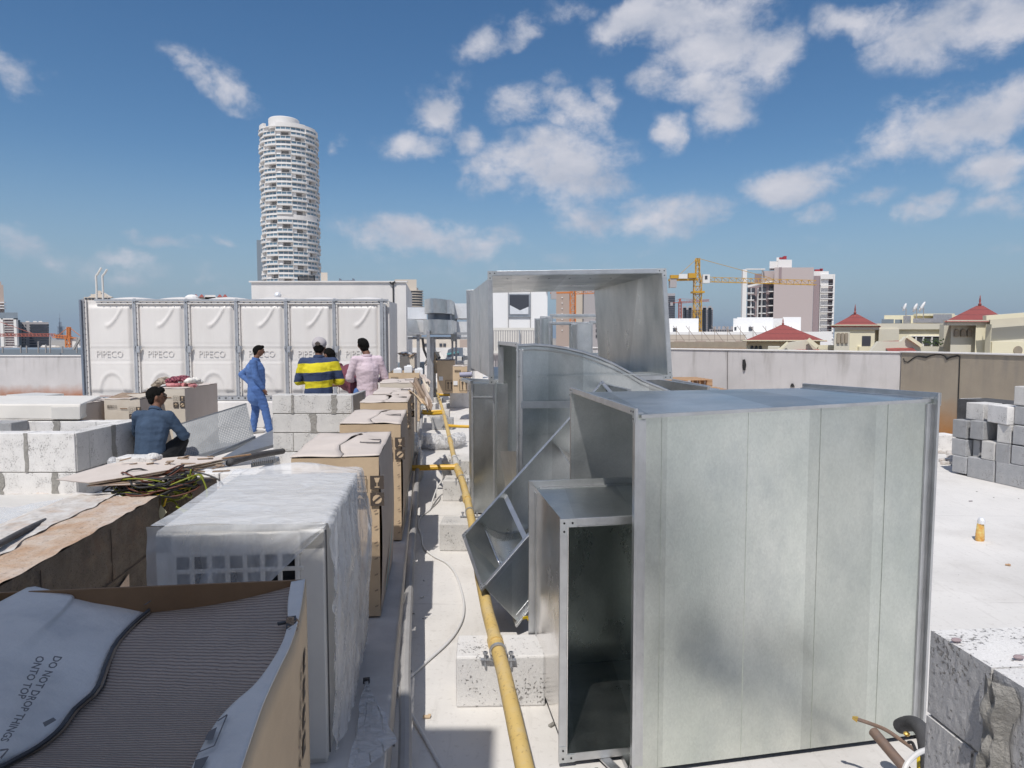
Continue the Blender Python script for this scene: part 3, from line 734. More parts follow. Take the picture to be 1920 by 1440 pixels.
# ---- left skyline
def grid_windows(t, rows, cols, x0, x1, y0, y1, d, key='far_window', fx=.6, fy=.5, depth=.3, name='window_row'):
    for r in range(rows):
        b = B().m(key); ya = y0+(y1-y0)*(r+.5-fy/2)/rows; yb = y0+(y1-y0)*(r+.5+fy/2)/rows
        for c in range(cols):
            xa = x0+(x1-x0)*(c+.5-fx/2)/cols; xb = x0+(x1-x0)*(c+.5+fx/2)/cols; pane_px(b, xa, xb, ya, yb, d, depth)
        b.build(name, t)
t = thing('tower_block', 'pale brown tower block cut by the left edge of the view', 'building', V(-20, 600, 620))
b = B().m('far_taupe'); block_px(b, -60, 6, 534, 620, 40); block_px(b, -40, 2, 528, 622, 20); b.build('wall', t)
b = B().m('far_white'); [pane_px(b, -60, 8, y, y+2, 619, 2) for y in (566, 572, 577)]; b.build('balcony_slab', t)
t = thing('office_block', 'dark glass office block with a white balcony frame at far left', 'building', V(20, 600, 560))
b = B().m('slab_blue'); block_px(b, -60, 33, 586, 560, 40); block_px(b, -60, 38, 600, 562, 36); b.build('wall', t)
b = B().m('far_white')
for x0, x1, y0, y1 in ((2, 5, 597, 654), (27.5, 30, 597, 648), (2, 30, 597, 599)): pane_px(b, x0, x1, y0, y1, 559, 2)
for k in range(11): pane_px(b, 5, 27, 603+k*4.6, 604+k*4.6, 559.4, 1.5)
b.build('balcony_frame', t)
b = B().m('far_mauve'); pane_px(b, 5, 27, 599, 654, 559.8, .3); b.build('window_wall', t)
t = thing('office_block', 'grey office block with ribbon windows at left, nearer the spire', 'building', V(66, 620, 600))
b = B().m('far_grey'); block_px(b, 38, 91, 604, 600, 50); b.build('wall', t)
b = B().m('far_white'); [block_px(b, x, x+7, 602, 602, 8, zb=zy(606, 602)) for x in (48, 62, 72)]; b.build('roof_plant', t)
grid_windows(t, 10, 1, 55, 91, 607, 656, 600, fx=.98, fy=.62, depth=.6)
grid_windows(t, 9, 2, 40, 50, 607, 656, 600, fx=.35, fy=.45, depth=.5)
t = thing('spire_tower', 'faint pointed skyscraper far away in the haze at left', 'tower', V(113, 640, 5200))
b = B().m('slab_blue')
for x0, x1, y in ((105, 118, 626), (107, 117, 612), (109.5, 116, 604), (110.6, 112.6, 596), (111.2, 111.9, 588), (116, 121, 612), (105, 121, 632)): block_px(b, x0, x1, y, 5200, 30)
b.build('shaft', t)
for i, (x0, x1, y, d, k, lb) in enumerate(((126, 175, 636, 420, 'far_white', 'low white block with flat roof beside the orange crane'), (76, 112, 650, 300, 'far_beige', 'low beige roof block below the grey office block'), (-60, 40, 652, 260, 'far_taupe', 'low tan roof block at the far left edge'))):
    t = thing('low_building', lb, 'building', V((x0+x1)/2, y, d))
    b = B().m(k); block_px(b, x0, x1, y, d, 30); b.build('wall', t)
    b = B().m('far_white'); block_px(b, x0+3, x0+12, y-2.5, d+2, 6, zb=zy(y, d+2)); block_px(b, x1-16, x1-8, y-2, d+2, 6, zb=zy(y, d+2)); b.build('roof_plant', t)
# beige pavilion crown over the tank
t = thing('hotel_crown', 'beige stepped hotel roof pavilion rising over the water tank', 'building', V(181, 560, 260))
b = B().m('far_beige'); block_px(b, 157, 208, 557, 260, 40); block_px(b, 170, 200, 551.5, 262, 20); block_px(b, 180, 189, 545, 264, 10)
c = V(184, 551, 268); r1 = V(205, 551, 268).x-c.x
b.lathe((c.x, 270, c.z-1.2), [(r1*1.05, 0), (r1*.75, .6), (r1*.25, 1.9), (.1, 2.2)], 8); b.build('wall', t)
grid_windows(t, 1, 8, 158, 207, 558, 562, 260, fx=.7, fy=.8)
# roof furniture peeping over the tank
t = thing('roof_houses', 'white domed and red roofed houses peeping over the water tank', 'houses', V(385, 552, 90))
b = B().m('far_white'); c = V(360, 560, 90); b.ell((c.x, 90, c.z), (.9, .9, .55), 12); block_px(b, 352, 430, 557, 91, 8, zb=0); block_px(b, 384, 404, 553, 91, 3, zb=0); b.build('wall', t)
b = B().m('roof_tile')
for x in (367, 378, 412, 422): b.hexa([V(x-5, 557, 90), V(x+5, 557, 90), V(x+5, 557, 91), V(x-5, 557, 91)], [V(x-1, 552, 90.4), V(x+1, 552, 90.4), V(x+1, 552, 90.8), V(x-1, 552, 90.8)])
b.build('roof', t)

# ---- beige balcony tower right of the white plant room
def balcony_tower():
    d = 420; t = thing('balcony_tower', 'beige tower with curved balconies behind the white plant room', 'building', V(778, 600, d))
    b = B().m('far_beige'); block_px(b, 740, 781, 524, d, 30); c = V(775, 600, d+4); r = (794-775)/FPX*d
    b.lathe((c.x, d+4, 0), [(r*.8, GZ), (r*.8, zy(545, d)), (r*.55, zy(545, d)), (r*.5, zy(539, d))], 20); b.build('wall', t, smooth='angle')
    for k in range(9):
        z = zy(545+k*4.9, d); b = B().m('far_window'); b.ring((c.x, d+4, z-.7), (0, 0, 1), r*.9, r*.7, 1.1, 20); b.build('window_band', t)
        b = B().m('far_beige'); b.ring((c.x, d+4, z), (0, 0, 1), r, r*.7, .55, 20); b.build('balcony', t)
balcony_tower()

# ---- lattice work for cranes
def lattice(b, p, q, w, n, th, up=(0, 0, 1), tri=False):
    p = Vector(p); q = Vector(q); d = (q-p).normalized(); u = Vector(up)
    if abs(d.dot(u)) > .9: u = Vector((1, 0, 0))
    x = d.cross(u).normalized()*w/2; y = x.cross(d).normalized()*w/2
    cs = [-x-y, x-y, x+y, -x+y] if not tri else [-x-y, x-y, y]
    for c in cs: b.bar(p+c, q+c, th)
    m = len(cs)
    for i in range(n):
        a = p+(q-p)*(i/n); c = p+(q-p)*((i+1)/n)
        for j in range(m):
            b.bar(a+cs[j], c+cs[(j+1) % m], th*.6)
            b.bar(a+cs[j], a+cs[(j+1) % m], th*.6)
def crane(label, d, mast, ytop, yjib, jl, jr, key, th, w, yb=660, ykick=0, cab=True, dy=0.0, jibk=None):
    base = V(mast, yb, d); base.z = GZ
    t = thing('tower_crane', label, 'crane', base); top = V(mast, yjib, d); apex = V(mast, ytop, d)
    b = B().m(key); lattice(b, base, top, w, int((top.z-base.z)/w/1.25), th); b.build('mast', t)
    b = B().m(key); lattice(b, top, apex, w*.55, 4, th*.8)
    b.bar(top+Vector((w*.5, 0, 0)), apex, th); b.bar(top-Vector((w*.5, 0, 0)), apex, th); b.build('tower_head', t)
    jr_ = V(jr, yjib+ykick, d+dy)
    b = B().m(jibk or key); n = max(6, int((jr_-top).length/w/1.1)); lattice(b, top+Vector((w*.4, 0, -w*.2)), jr_, w*.7, n, th*.7, tri=True); b.build('jib', t)
    jl_ = V(jl, yjib+1, d-dy*.3)
    b = B().m(key); b.bar(top+Vector((0, 0, -w*.25)), jl_+Vector((0, 0, -w*.25)), w*.9, w*.28); b.build('counter_jib', t)
    b = B().m('far_grey'); b.box(jl_+Vector((w*.6, 0, -w*.7)), (w*1.0, w, w*1.4)); b.build('counterweight', t)
    b = B().m(key); mid = top+(jr_-top)*.62; b.tube([apex, mid+Vector((0, 0, w*.4))], th*.35, 5); b.tube([apex, jl_+Vector((w, 0, 0))], th*.35, 5); b.build('tie_bar', t)
    return t, top, apex, jl_, jr_
t, top, apex, jl_, jr_ = crane('yellow tower crane with white cab beside the galvanised frame', 190, 1308, 484, 521, 1254, 1530, 'crane_yellow', .2, 1.8, yb=640, ykick=9, dy=0)
b = B().m('crane_white'); c = V(1323, 523, 188.6); b.box(c, (1.8, 1.7, 2.3)); cb = b.build('cab', t)
b = B().m('far_window'); b.box(c+Vector((-.1, -.87, .3)), (.7, .06, 1.0)); b.box(c+Vector((.93, 0, .2)), (.06, 1.2, 1.3)); b.build('window', cb)
b = B().m('crane_yellow'); c = V(1297, 517, 189.5); b.box(c, (2.0, 1.4, 1.3)); c = V(1264, 519, 189.5); b.box(c, (2.2, 1.2, .9)); b.build('winch', t)
b = B().m('crane_white'); c = V(1281, 518, 188.6); b.box(c, (2.3, .12, 1.25)); b.build('sign_board', t)
b = B().m('crane_yellow'); c = V(1308, 548, 190); b.box(c, (3.1, 3.1, .5)); b.build('collar', t)
crane('orange tower crane in front of the taupe building seen through the frame', 250, 1074, 532, 546, 1032, 1150, 'crane_orange', .3, 1.9, ykick=-1)
crane('thin red tower crane with a long faint jib at far left', 480, -10, 600, 627, -60, 104, 'crane_red', .5, 2.4, ykick=1)
crane('small orange tower crane beside the spire at left', 420, 129, 613, 631, 146, 100, 'crane_orange', .6, 2.4, ykick=-1)
crane('distant red tower crane above the striped slab block', 900, 1275, 560, 566, 1256, 1330, 'crane_red', .7, 3.2, ykick=-3)

# ---- through the frame: taupe and grey block
t = thing('tower_block', 'taupe and pale grey tower block behind the orange crane', 'building', V(1095, 600, 330))
b = B().m('far_taupe'); block_px(b, 1043, 1078, 536, 330, 30); b.build('brown_wing', t)
b = B().m('far_beige'); block_px(b, 1078, 1094, 533, 331, 28); b.build('core_wall', t)
b = B().m('far_grey'); block_px(b, 1094, 1142, 536, 329, 30); block_px(b, 1098, 1124, 533, 333, 12); b.build('grey_wing', t)
for k in range(8): b = B().m('far_window'); pane_px(b, 1117, 1121, 556+k*10.2, 561.5+k*10.2, 329, .3); b.build('window', t)
for x in (1076.5, 1092): b = B().m('far_window'); pane_px(b, x, x+2.2, 540, 640, 329, .35); b.build('window_strip', t)
for k in range(7): b = B().m('far_white'); pane_px(b, 1053, 1055, 557+k*10.2, 559+k*10.2, 330, .4); b.build('vent', t)

# ---- striped tower and slab beyond the crane
t = thing('striped_tower', 'narrow striped high-rise right behind the galvanised frame', 'building', V(1260, 600, 900))
b = B().m('far_grey'); block_px(b, 1240, 1266, 550, 900, 40); b.build('wall', t)
grid_windows(t, 16, 1, 1253, 1266, 554, 616, 900, fx=.95, fy=.5, depth=1)
t = thing('slab_block', 'wide hazy slab block behind the crane mast', 'building', V(1308, 600, 1000))
b = B().m('far_grey'); block_px(b, 1278, 1337, 577, 1000, 40)
for x in (1281, 1291, 1318, 1328): block_px(b, x, x+6, 573.5, 1000, 20)
b.build('wall', t)
grid_windows(t, 11, 10, 1280, 1337, 580, 620, 1000, fx=.7, fy=.55, depth=1)
t = thing('low_building', 'long low block on the horizon between crane and white box', 'building', V(1356, 615, 800))
b = B().m('far_grey'); block_px(b, 1330, 1385, 617, 800, 40); [block_px(b, 1338+k*8, 1343+k*8, 612, 801, 10) for k in range(6)]; b.build('wall', t)
grid_windows(t, 1, 12, 1332, 1384, 617.5, 622, 800, fx=.6, fy=.6, depth=1)

# ---- white rendered blocks under construction with scaffold
def wb(label, parts, d, wins):
    t = thing('white_building', label, 'building', V(parts[0][0], parts[0][2], d))
    b = B().m('pure_white')
    for x0, x1, y, dd, dep in parts: block_px(b, x0, x1, y, dd, dep)
    b.build('wall', t)
    for x0, x1, y0, y1 in wins: b = B().m('far_window'); pane_px(b, x0, x1, y0, y1, parts[0][3], .1); b.build('window', t)
    return t
wb('white flat block with one small window below the crane counterweight', [(1230, 1310, 597, 96, 12)], 96, [(1262, 1269.5, 615, 622.5)])
wb('white flat block with small windows left of the tall apartment building', [(1382, 1450, 595, 96, 12), (1375, 1383, 597, 100, 8), (1468, 1502, 594.5, 97, 10), (1450, 1470, 597, 101, 8)], 96, [(1404, 1411, 613, 620.5), (1378, 1381, 613, 620)])
t = thing('long_wall', 'long white and beige wall carrying thin scaffold below the crane', 'wall', V(1330, 640, 90))
b = B().m('pure_white'); block_px(b, 1230, 1560, 622, 92, 8); b.build('upper_wall', t)
b = B().m('far_beige'); block_px(b, 1230, 1398, 627.5, 90, 1.5); b.build('lower_wall', t)
b = B().m('tan_render'); block_px(b, 1230, 1402, 641, 80, 3); b.build('tan_wall', t)
b = B().m('far_taupe')
for x in (1264, 1304, 1339, 1379): block_px(b, x, x+20, 639, 80.6, 1)
b.build('coping_block', t)
t = thing('scaffold', 'thin leaning scaffold poles along the long white wall', 'scaffold', V(1330, 640, 86))
b = B().m('scaffold')
for k in range(10):
    x = 1246+k*24; b.tube([V(x+22 if k else x+22, 640, 86), V(x+22, 612, 86)], .035, 5); b.tube([V(x+16, 611, 86), V(x+38, 640, 86)], .035, 5)
b.tube([V(1250, 637, 86), V(1400, 637, 86)], .035, 5); b.tube([V(1250, 628, 86), V(1400, 628, 86)], .025, 5); b.build('pole', t)

# ---- tall apartment building
def apartments():
    d = 300; t = thing('apartment_building', 'tall mauve and white apartment building with a red-letter roof box', 'building', V(1480, 640, d))
    def bx(key, name, x0, x1, y, dd, dep, y2=None, skew=0):
        b = B().m(key); block_px(b, x0, x1, y, dd, dep, zb=GZ if y2 is None else zy(y2, dd), skew=skew); return b.build(name, t)
    bx('far_pink', 'blank_wall', 1452, 1526, 501.5, d, 22)
    bx('far_mauve', 'corner_strip', 1526, 1538.5, 517, d+1.5, 22)
    bx('far_mauve', 'wall_groove', 1461, 1466, 501, d-.3, 2, 529)
    bx('far_white', 'white_wing', 1526, 1554, 508.5, d+3, 18)
    bx('far_white', 'roof_box', 1459, 1485, 487, d+3, 12, 503)
    bx('far_white', 'roof_box', 1443, 1459, 490, d+5, 10, 503)
    bx('far_white', 'roof_box', 1456, 1463, 482.5, d+6, 5, 489)
    bx('far_mauve', 'left_wall', 1402, 1452, 530, d+5.0, 16)
    bx('far_pink', 'upper_wall', 1431, 1452, 508, d+3, 10, 530)
    bx('far_mauve', 'upper_recess', 1415, 1431, 513, d+8, 8, 540)
    # big open white frame
    b = B().m('far_white')
    for x0, x1, y0, y1 in ((1390, 1401, 505, 645), (1399, 1435, 503.5, 505.5), (1427.5, 1431, 505, 645)): pane_px(b, x0, x1, y0, y1, d+2.5, 1.5)
    b.build('white_frame', t)
    b = B().m('far_white'); b.bar(V(1401, 537, d+2), V(1428, 532, d+1), .8, .9); b.bar(V(1401, 536, d+2), V(1450, 527, d-1), .3, .5); b.build('sloping_beam', t)
    for k in range(9):
        y = 545+k*13.2
        b = B().m('far_window'); pane_px(b, 1402, 1416, y-5, y+3.5, d+5, .4); b.build('window', t)
        b = B().m('far_window'); pane_px(b, 1424, 1437, y-7, y+2, d+4.8, .4); pane_px(b, 1443, 1450, y-8, y+1.5, d+4.8, .4); b.build('window', t)
        b = B().m('far_white'); pane_px(b, 1401, 1414, y+3.5, y+5.2, d+4, 1.8); pane_px(b, 1423, 1436, y+1.8, y+3.6, d+4, 1.8); pane_px(b, 1441, 1451, y+.5, y+2.4, d+4, 1.8); b.build('balcony_slab', t)
    b = B().m('far_white')
    for x in (1407.5, 1420): pane_px(b, x, x+1.2, 540, 640, d+4, 1)
    b.build('balcony_fin', t)
    # right balcony stack
    bx('far_mauve', 'balcony_back', 1538.5, 1565, 524, d+4, 10)
    bx('far_white', 'balcony_head', 1538.5, 1565.5, 514, d+2, 12, 523)
    bx('far_white', 'edge_column', 1562.5, 1566, 514, d+1.5, 6)
    bx('far_white', 'edge_column', 1537.5, 1539.5, 520, d+1.5, 3)
    for k in range(10):
        y = 534.5+k*12.4
        b = B().m('far_white'); pane_px(b, 1539, 1563, y, y+1.6, d+2, 1); b.build('balcony_slab', t)
        b = B().m('far_window'); [pane_px(b, x, x+3.2, y-6.5, y-1, d+4, .3) for x in (1542, 1546.5, 1554, 1557)]; b.build('window', t)
        b = B().m('far_grey'); pane_px(b, 1539.5, 1562.5, y-3.6, y-3.1, d+1.6, .1); b.build('railing', t)
    b = B().m('red_sign')
    for x0, x1, y0, y1 in ((1462, 1467, 482.5, 486), (1468, 1470, 481, 486), (1470, 1475, 480, 486), (1528, 1541, 505, 508.5), (1538, 1543, 503.5, 508)): pane_px(b, x0, x1, y0, y1, d+5, .5)
    b.build('rooftop_sign', t)
apartments()

# ---- red roofed villas
def hip(b, x0, x1, yb, ya, d, dep, xa=None, over=.5):
    a = V(x0, yb, d); c = V(x1, yb, d); z = a.z; xm = V(xa if xa else (x0+x1)/2, ya, d+dep/2); k = dep*(a.x+c.x)/2/d
    b.hexa([(a.x, d, z-.12), (c.x, d, z-.12), (c.x+k, d+dep, z-.12), (a.x+k, d+dep, z-.12)], [(xm.x-.12, d+dep/2-.12, xm.z), (xm.x+.12, d+dep/2-.12, xm.z), (xm.x+.12, d+dep/2+.12, xm.z), (xm.x-.12, d+dep/2+.12, xm.z)])
def arch(b, x0, x1, y0, y1, d, t=.12):
    a = V(x0, y0, d-t); c = V(x1, y1, d-t); r = (c.x-a.x)/2; cx = (a.x+c.x)/2; zc = a.z-r
    pts = [(a.x, d-t, c.z), (c.x, d-t, c.z)]+[(cx+r*math.cos(R(k)), d-t, zc+r*math.sin(R(k))) for k in range(0, 181, 20)]
    b.prism(pts, (0, t+.05, 0))
def finial(b, px, py, d, h=.9):
    p = V(px, py, d); b.lathe((p.x, p.y, p.z-.1), [(.15, 0), (.07, .12), (.10, .24), (.04, .36), (.06, .44), (.012, h*.85)], 8)
V1 = thing('villa', 'villa with broad red hip roof and arched windows left of its neighbours', 'house', V(1470, 660, 52))
b = B().m('villa_cream'); block_px(b, 1400, 1538, 638, 52.8, 8); b.build('wall', V1)
b = B().m('roof_tile'); hip(b, 1391, 1552, 637.5, 609, 52.3, 8.5, 1468); b.build('roof', V1)
b = B().m('villa_cream'); pane_px(b, 1393, 1551, 637.6, 639.6, 52.2, .3); b.build('eave', V1)
b = B().m('roof_tile'); finial(b, 1468, 610, 56.3, .8); b.build('finial', V1)
for x in (1408, 1416, 1424): b = B().m('far_window'); arch(b, x, x+4.6, 648, 660, 52.8); b.build('arched_window', V1)
V2 = thing('villa', 'low villa with small red gable roof below the tall apartments', 'house', V(1500, 660, 46))
b = B().m('villa_shade_wall'); a = V(1440, 650, 46); block_px(b, 1440, 1462, 650, 46.2, 3); block_px(b, 1532, 1566, 649, 46.2, 3)
b.prism([V(1460, 664, 46), V(1546, 664, 46), V(1536, 656, 46), V(1515, 637, 46), V(1476, 643, 46)], (0, .3, 0)); b.build('wall', V2)
b = B().m('roof_tile'); b.hexa([V(1491, 660, 45.6), V(1541, 660, 45.6), V(1541, 660, 45.8), V(1491, 660, 45.8)], [V(1476, 642, 47.5), V(1515, 638, 47.5), V(1515, 638, 47.7), V(1476, 642, 47.7)]); b.build('roof', V2)
b = B().m('villa_cream'); b.bar(V(1515, 636, 45.7), V(1533, 651, 45.5), .22, .25); b.bar(V(1533, 650.5, 45.5), V(1566, 650.5, 45.5), .22, .25); b.bar(V(1460, 657, 45.7), V(1477, 642, 45.7), .12, .12); b.build('coping', V2)
V3 = thing('villa', 'villa turret with small red hip roof and a square window', 'house', V(1605, 650, 44))
b = B().m('villa_cream'); block_px(b, 1566, 1641, 609, 44.25, 6); b.build('wall', V3)
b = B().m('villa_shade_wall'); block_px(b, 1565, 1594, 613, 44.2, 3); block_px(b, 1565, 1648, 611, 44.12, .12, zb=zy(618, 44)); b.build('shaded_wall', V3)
b = B().m('roof_tile'); hip(b, 1557, 1653, 609, 589, 44.0, 7.0, 1603); b.build('roof', V3)
b = B().m('villa_cream'); pane_px(b, 1559, 1652, 608.8, 610.4, 44.1, .1); b.build('eave', V3)
b = B().m('roof_tile'); finial(b, 1603, 590.5, 46.9, .95); b.build('finial', V3)
b = B().m('far_window'); pane_px(b, 1616, 1633, 630, 649, 44.25, .03); b.build('window', V3)
b = B().m('villa_cream'); pane_px(b, 1611, 1638, 649.5, 658, 44.2, .2); b.build('sill', V3)
for x in (1570, 1577.5, 1585): b = B().m('tan_render'); arch(b, x, x+5, 624, 643, 44.18, .1); b.build('niche', V3)
V4 = thing('villa', 'cream villa wing with dark terrace windows between two turrets', 'house', V(1700, 640, 48))
b = B().m('villa_cream'); block_px(b, 1640, 1775, 617, 48, 5); b.build('wall', V4)
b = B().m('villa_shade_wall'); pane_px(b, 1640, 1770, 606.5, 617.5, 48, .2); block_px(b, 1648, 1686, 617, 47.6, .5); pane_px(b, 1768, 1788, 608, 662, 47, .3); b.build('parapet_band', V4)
b = B().m('villa_cream'); block_px(b, 1658, 1800, 591, 52, 5, zb=zy(606, 52)); pane_px(b, 1720, 1790, 588, 592, 51.8, .3); b.build('roof_house', V4)
for x0, x1 in ((1708, 1716), (1718, 1729), (1733, 1745), (1749, 1761)): b = B().m('far_window'); pane_px(b, x0, x1, 632, 648, 48, .05); b.build('window', V4)
b = B().m('pure_white'); [pane_px(b, x, x+3, 631, 650, 48, .1) for x in (1716, 1730, 1746, 1762)]; pane_px(b, 1706, 1766, 629.5, 631, 48, .12); b.build('window_frame', V4)
b = B().m('slab_blue'); block_px(b, 1653, 1676, 598.5, 49, 1.2, zb=zy(606, 49)); block_px(b, 1678, 1692, 599, 49.5, 1.2, zb=zy(606, 49.5)); b.build('roof_plant', V4)
b = B().m('steel_post'); block_px(b, 1694, 1708, 592, 49.5, 1, zb=zy(606, 49.5)); block_px(b, 1712, 1764, 597, 49, 1, zb=zy(605, 49)); block_px(b, 1750, 1785, 589, 50, 2, zb=zy(606, 50)); b.build('roof_duct', V4)
V5 = thing('villa', 'small gabled villa porch with red roof in front of the terrace windows', 'house', V(1680, 655, 42))
b = B().m('villa_shade_wall'); b.prism([V(1626, 668, 42), V(1770, 668, 42), V(1768, 650, 42), V(1722, 649, 42), V(1703, 633, 42), V(1699, 631, 42), V(1690, 640, 42), V(1648, 640, 42)], (0, .3, 0)); b.build('wall', V5)
b = B().m('villa_cream'); b.bar(V(1701, 631, 41.8), V(1727, 649, 41.8), .2, .2); b.build('coping', V5)
b = B().m('roof_tile'); b.hexa([V(1671, 664, 41.2), V(1724, 664, 41.2), V(1724, 664, 41.4), V(1671, 664, 41.4)], [V(1648, 640, 43), V(1698, 638, 43), V(1698, 638, 43.2), V(1648, 640, 43.2)]); b.build('roof', V5)
b = B().m('leaf')
for k in range(60): p = V(1735+random.uniform(-5, 35), 641+random.uniform(-6, 6), 44); b.ell(p, (.05, .05, .04), 6)
pl = b.build('shrub'); tag(pl, 'small green climbing plant on the villa terrace windows', 'plant')
V6 = thing('villa', 'large cream villa turret with red roof at the right edge', 'house', V(1840, 640, 40))
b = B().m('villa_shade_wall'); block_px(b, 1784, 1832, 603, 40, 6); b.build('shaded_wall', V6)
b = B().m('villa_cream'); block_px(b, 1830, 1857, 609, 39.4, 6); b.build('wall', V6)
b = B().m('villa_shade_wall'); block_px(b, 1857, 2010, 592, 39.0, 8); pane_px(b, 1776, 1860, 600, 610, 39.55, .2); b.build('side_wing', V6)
b = B().m('villa_cream'); b.bar(V(1846, 596, 38.4), V(1990, 585, 38.4), .3, .25); pane_px(b, 1856, 1859.5, 608, 665, 38.8, .25); pane_px(b, 1859, 1990, 641, 668, 38.9, .1); b.build('coping', V6)  # also a cream pane painting the sunlit lower wall of the wing
b = B().m('roof_tile'); hip(b, 1770, 1896, 599.5, 573, 39.2, 8.0, 1837); b.build('roof', V6)
b = B().m('roof_tile'); finial(b, 1837, 575, 43.0, .95); b.build('finial', V6)
for x in (1791, 1803, 1815): b = B().m('tan_render'); arch(b, x, x+8, 617, 631, 39.97, .1); b.build('niche', V6)
b = B().m('tan_render'); p = V(1908, 657, 38.8); b.ring(p, (0, 1, 0), .25, .001, .1, 20); b.build('round_window', V6)
# satellite dishes on the villa roof
dp = None
for i, (px, py, w, h, lb) in enumerate(((1696, 576, 3.4, 8, 'white satellite dish on the villa roof, leftmost of the row'), (1716, 577, 6.5, 9, 'white satellite dish on the villa roof, middle of the row'), (1729, 575, 5, 11, 'white satellite dish on the villa roof, tallest at the right of the row'))):
    d = 49; s = d/FPX; p = V(px, py, d)
    t = thing('satellite_dish', lb, 'satellite dish', (p.x, p.y, p.z-1.0), 'satellite dishes on the villa roof')
    rot = Matrix.Rotation(R(20+i*5), 3, 'Y') @ Matrix.Rotation(R(30), 3, 'Z')
    b = B().m('dish_white'); b.ell(p, (w*s*.55, .10, h*s), 16, rot); b.build('dish', t, smooth=True)
    b = B().m('grey_pipe'); b.tube([p+Vector((.12, 0, -.1)), p+Vector((.12, 0, -.9))], .035, 6); b.tube([p+Vector((0, 0, -.2)), p+Vector((-.4, -.3, .0))], .015, 5); b.build('mast', t)
# filler blocks of the far city along the horizon
random.seed(11)
fill = [(-60, 0, 648), (210, 260, 640), (1566, 1640, 640), (1380, 1395, 630), (925, 945, 640), (1700, 1900, 634), (640, 760, 636), (300, 480, 636)]
for i, (x0, x1, y) in enumerate(fill):
    d = 700+60*i; t = thing('low_building', ['pale low block at the left horizon', 'low block behind the water tank', 'low block behind the red-roofed turret', 'tiny block beside the white flat block', 'low block seen past the open frame', 'low block behind the terrace villa', 'low block behind the white plant room', 'wide low block behind the tank top'][i], 'building', V((x0+x1)/2, y, d))
    b = B().m('far_grey'); block_px(b, x0, x1, y, d, 40); block_px(b, x0+(x1-x0)*.3, x0+(x1-x0)*.6, y-3, d+5, 20); b.build('wall', t)
# ================================================================ GALVANISED DUCTS
def flange_ring(t, ring, other, w=.035, th=.012, key='flange_steel', corners=True, out=True, holes=True):
    """angle-iron frame round an open duct end: bars stand outwards from the ring"""
    ring = [Vector(p) for p in ring]; other = [Vector(p) for p in other]; c = sum(ring, Vector())/4; oc = sum(other, Vector())/4
    ax = (oc-c).normalized(); b = B().m(key)
    q = []
    for i in range(4):
        p = ring[i]; a = (ring[i-1]-p).normalized(); d = (ring[(i+1) % 4]-p).normalized(); q.append(p-(a+d)*w)
    for i in range(4):
        j = (i+1) % 4; e = (ring[j]-ring[i]).normalized()
        b.hexa([ring[i], ring[j], q[j], q[i]], [ring[i]+ax*th, ring[j]+ax*th, q[j]+ax*th, q[i]+ax*th])
        # the leg of the angle that lies along the sheet
        m = ((q[i]+q[j])-(ring[i]+ring[j])).normalized()*.004; s = e*.02
        b.hexa([ring[i]+s+m*.2, ring[j]-s+m*.2, ring[j]-s+m*1.4, ring[i]+s+m*1.4], [ring[i]+s+ax*.05+m*.2, ring[j]-s+ax*.05+m*.2, ring[j]-s+ax*.05+m*1.4, ring[i]+s+ax*.05+m*1.4])
    b.build('flange', t, bevel=.0015)
    if corners:
        for i in range(4):
            a = (ring[i-1]-ring[i]).normalized(); d = (ring[(i+1) % 4]-ring[i]).normalized(); p = q[i]-ax*.0035
            s = w*2.0; b = B().m('galv_dull')
            b.prism([p, p+d*s, p+d*s+a*w*.95, p+d*w*.95+a*w*.95, p+d*w*.95+a*s, p+a*s], ax*.003)
            br = b.build('corner_bracket', t)
            if holes:
                b = B().m('dark_hole'); 
                for o in (d*s*.75+a*w*.5, a*s*.75+d*w*.5, (a+d)*w*.5): b.ring(p+o-ax*.001, ax, w*.13, .0005, .0015, 8)
                b.build('bolt_hole', br)
def duct(label, r0, r1, key='galv', keys=None, open0=True, open1=True, fl0=True, fl1=True, w=.035, name='duct', group=None, seams=0, corners=True, skip=(), cap0=None, holes=True, key1=None):
    r0 = [Vector(p) for p in r0]; r1 = [Vector(p) for p in r1]
    base = Vector((sum(p.x for p in r0+r1)/8, sum(p.y for p in r0+r1)/8, min(p.z for p in r0+r1)))
    t = thing(name, label, 'duct', base, group)
    for i in range(4):
        if i in skip: continue
        j = (i+1) % 4; b = B().m((keys or [key]*4)[i]); b.plate(r0[i], r0[j], r1[j], r1[i], .0025)
        if seams:
            cdir = (sum(r0, Vector())/4+sum(r1, Vector())/4)/2; mid = (r0[i]+r1[j])/2; n = (r1[j]-r0[i]).cross(r1[i]-r0[j]).normalized()
            if n.dot(mid-cdir) < 0: n = -n
            for k in range(1, seams+1):
                f = k/(seams+1); a = lerp(r0[i], r1[i], f); c = lerp(r0[j], r1[j], f)
                b.bar(a+n*.003, c+n*.003, .014, .006, up=n)
        b.build('side_panel', t)
    if not open0: b = B().m(cap0 or key); b.plate(*r0, .0025); b.build('end_panel', t)
    if not open1: b = B().m(key1 or key); b.plate(*r1, .0025); b.build('end_panel', t)
    if fl0: flange_ring(t, r0, r1, w, corners=corners, holes=holes)
    if fl1: flange_ring(t, r1, r0, w, corners=corners, holes=holes)
    return t

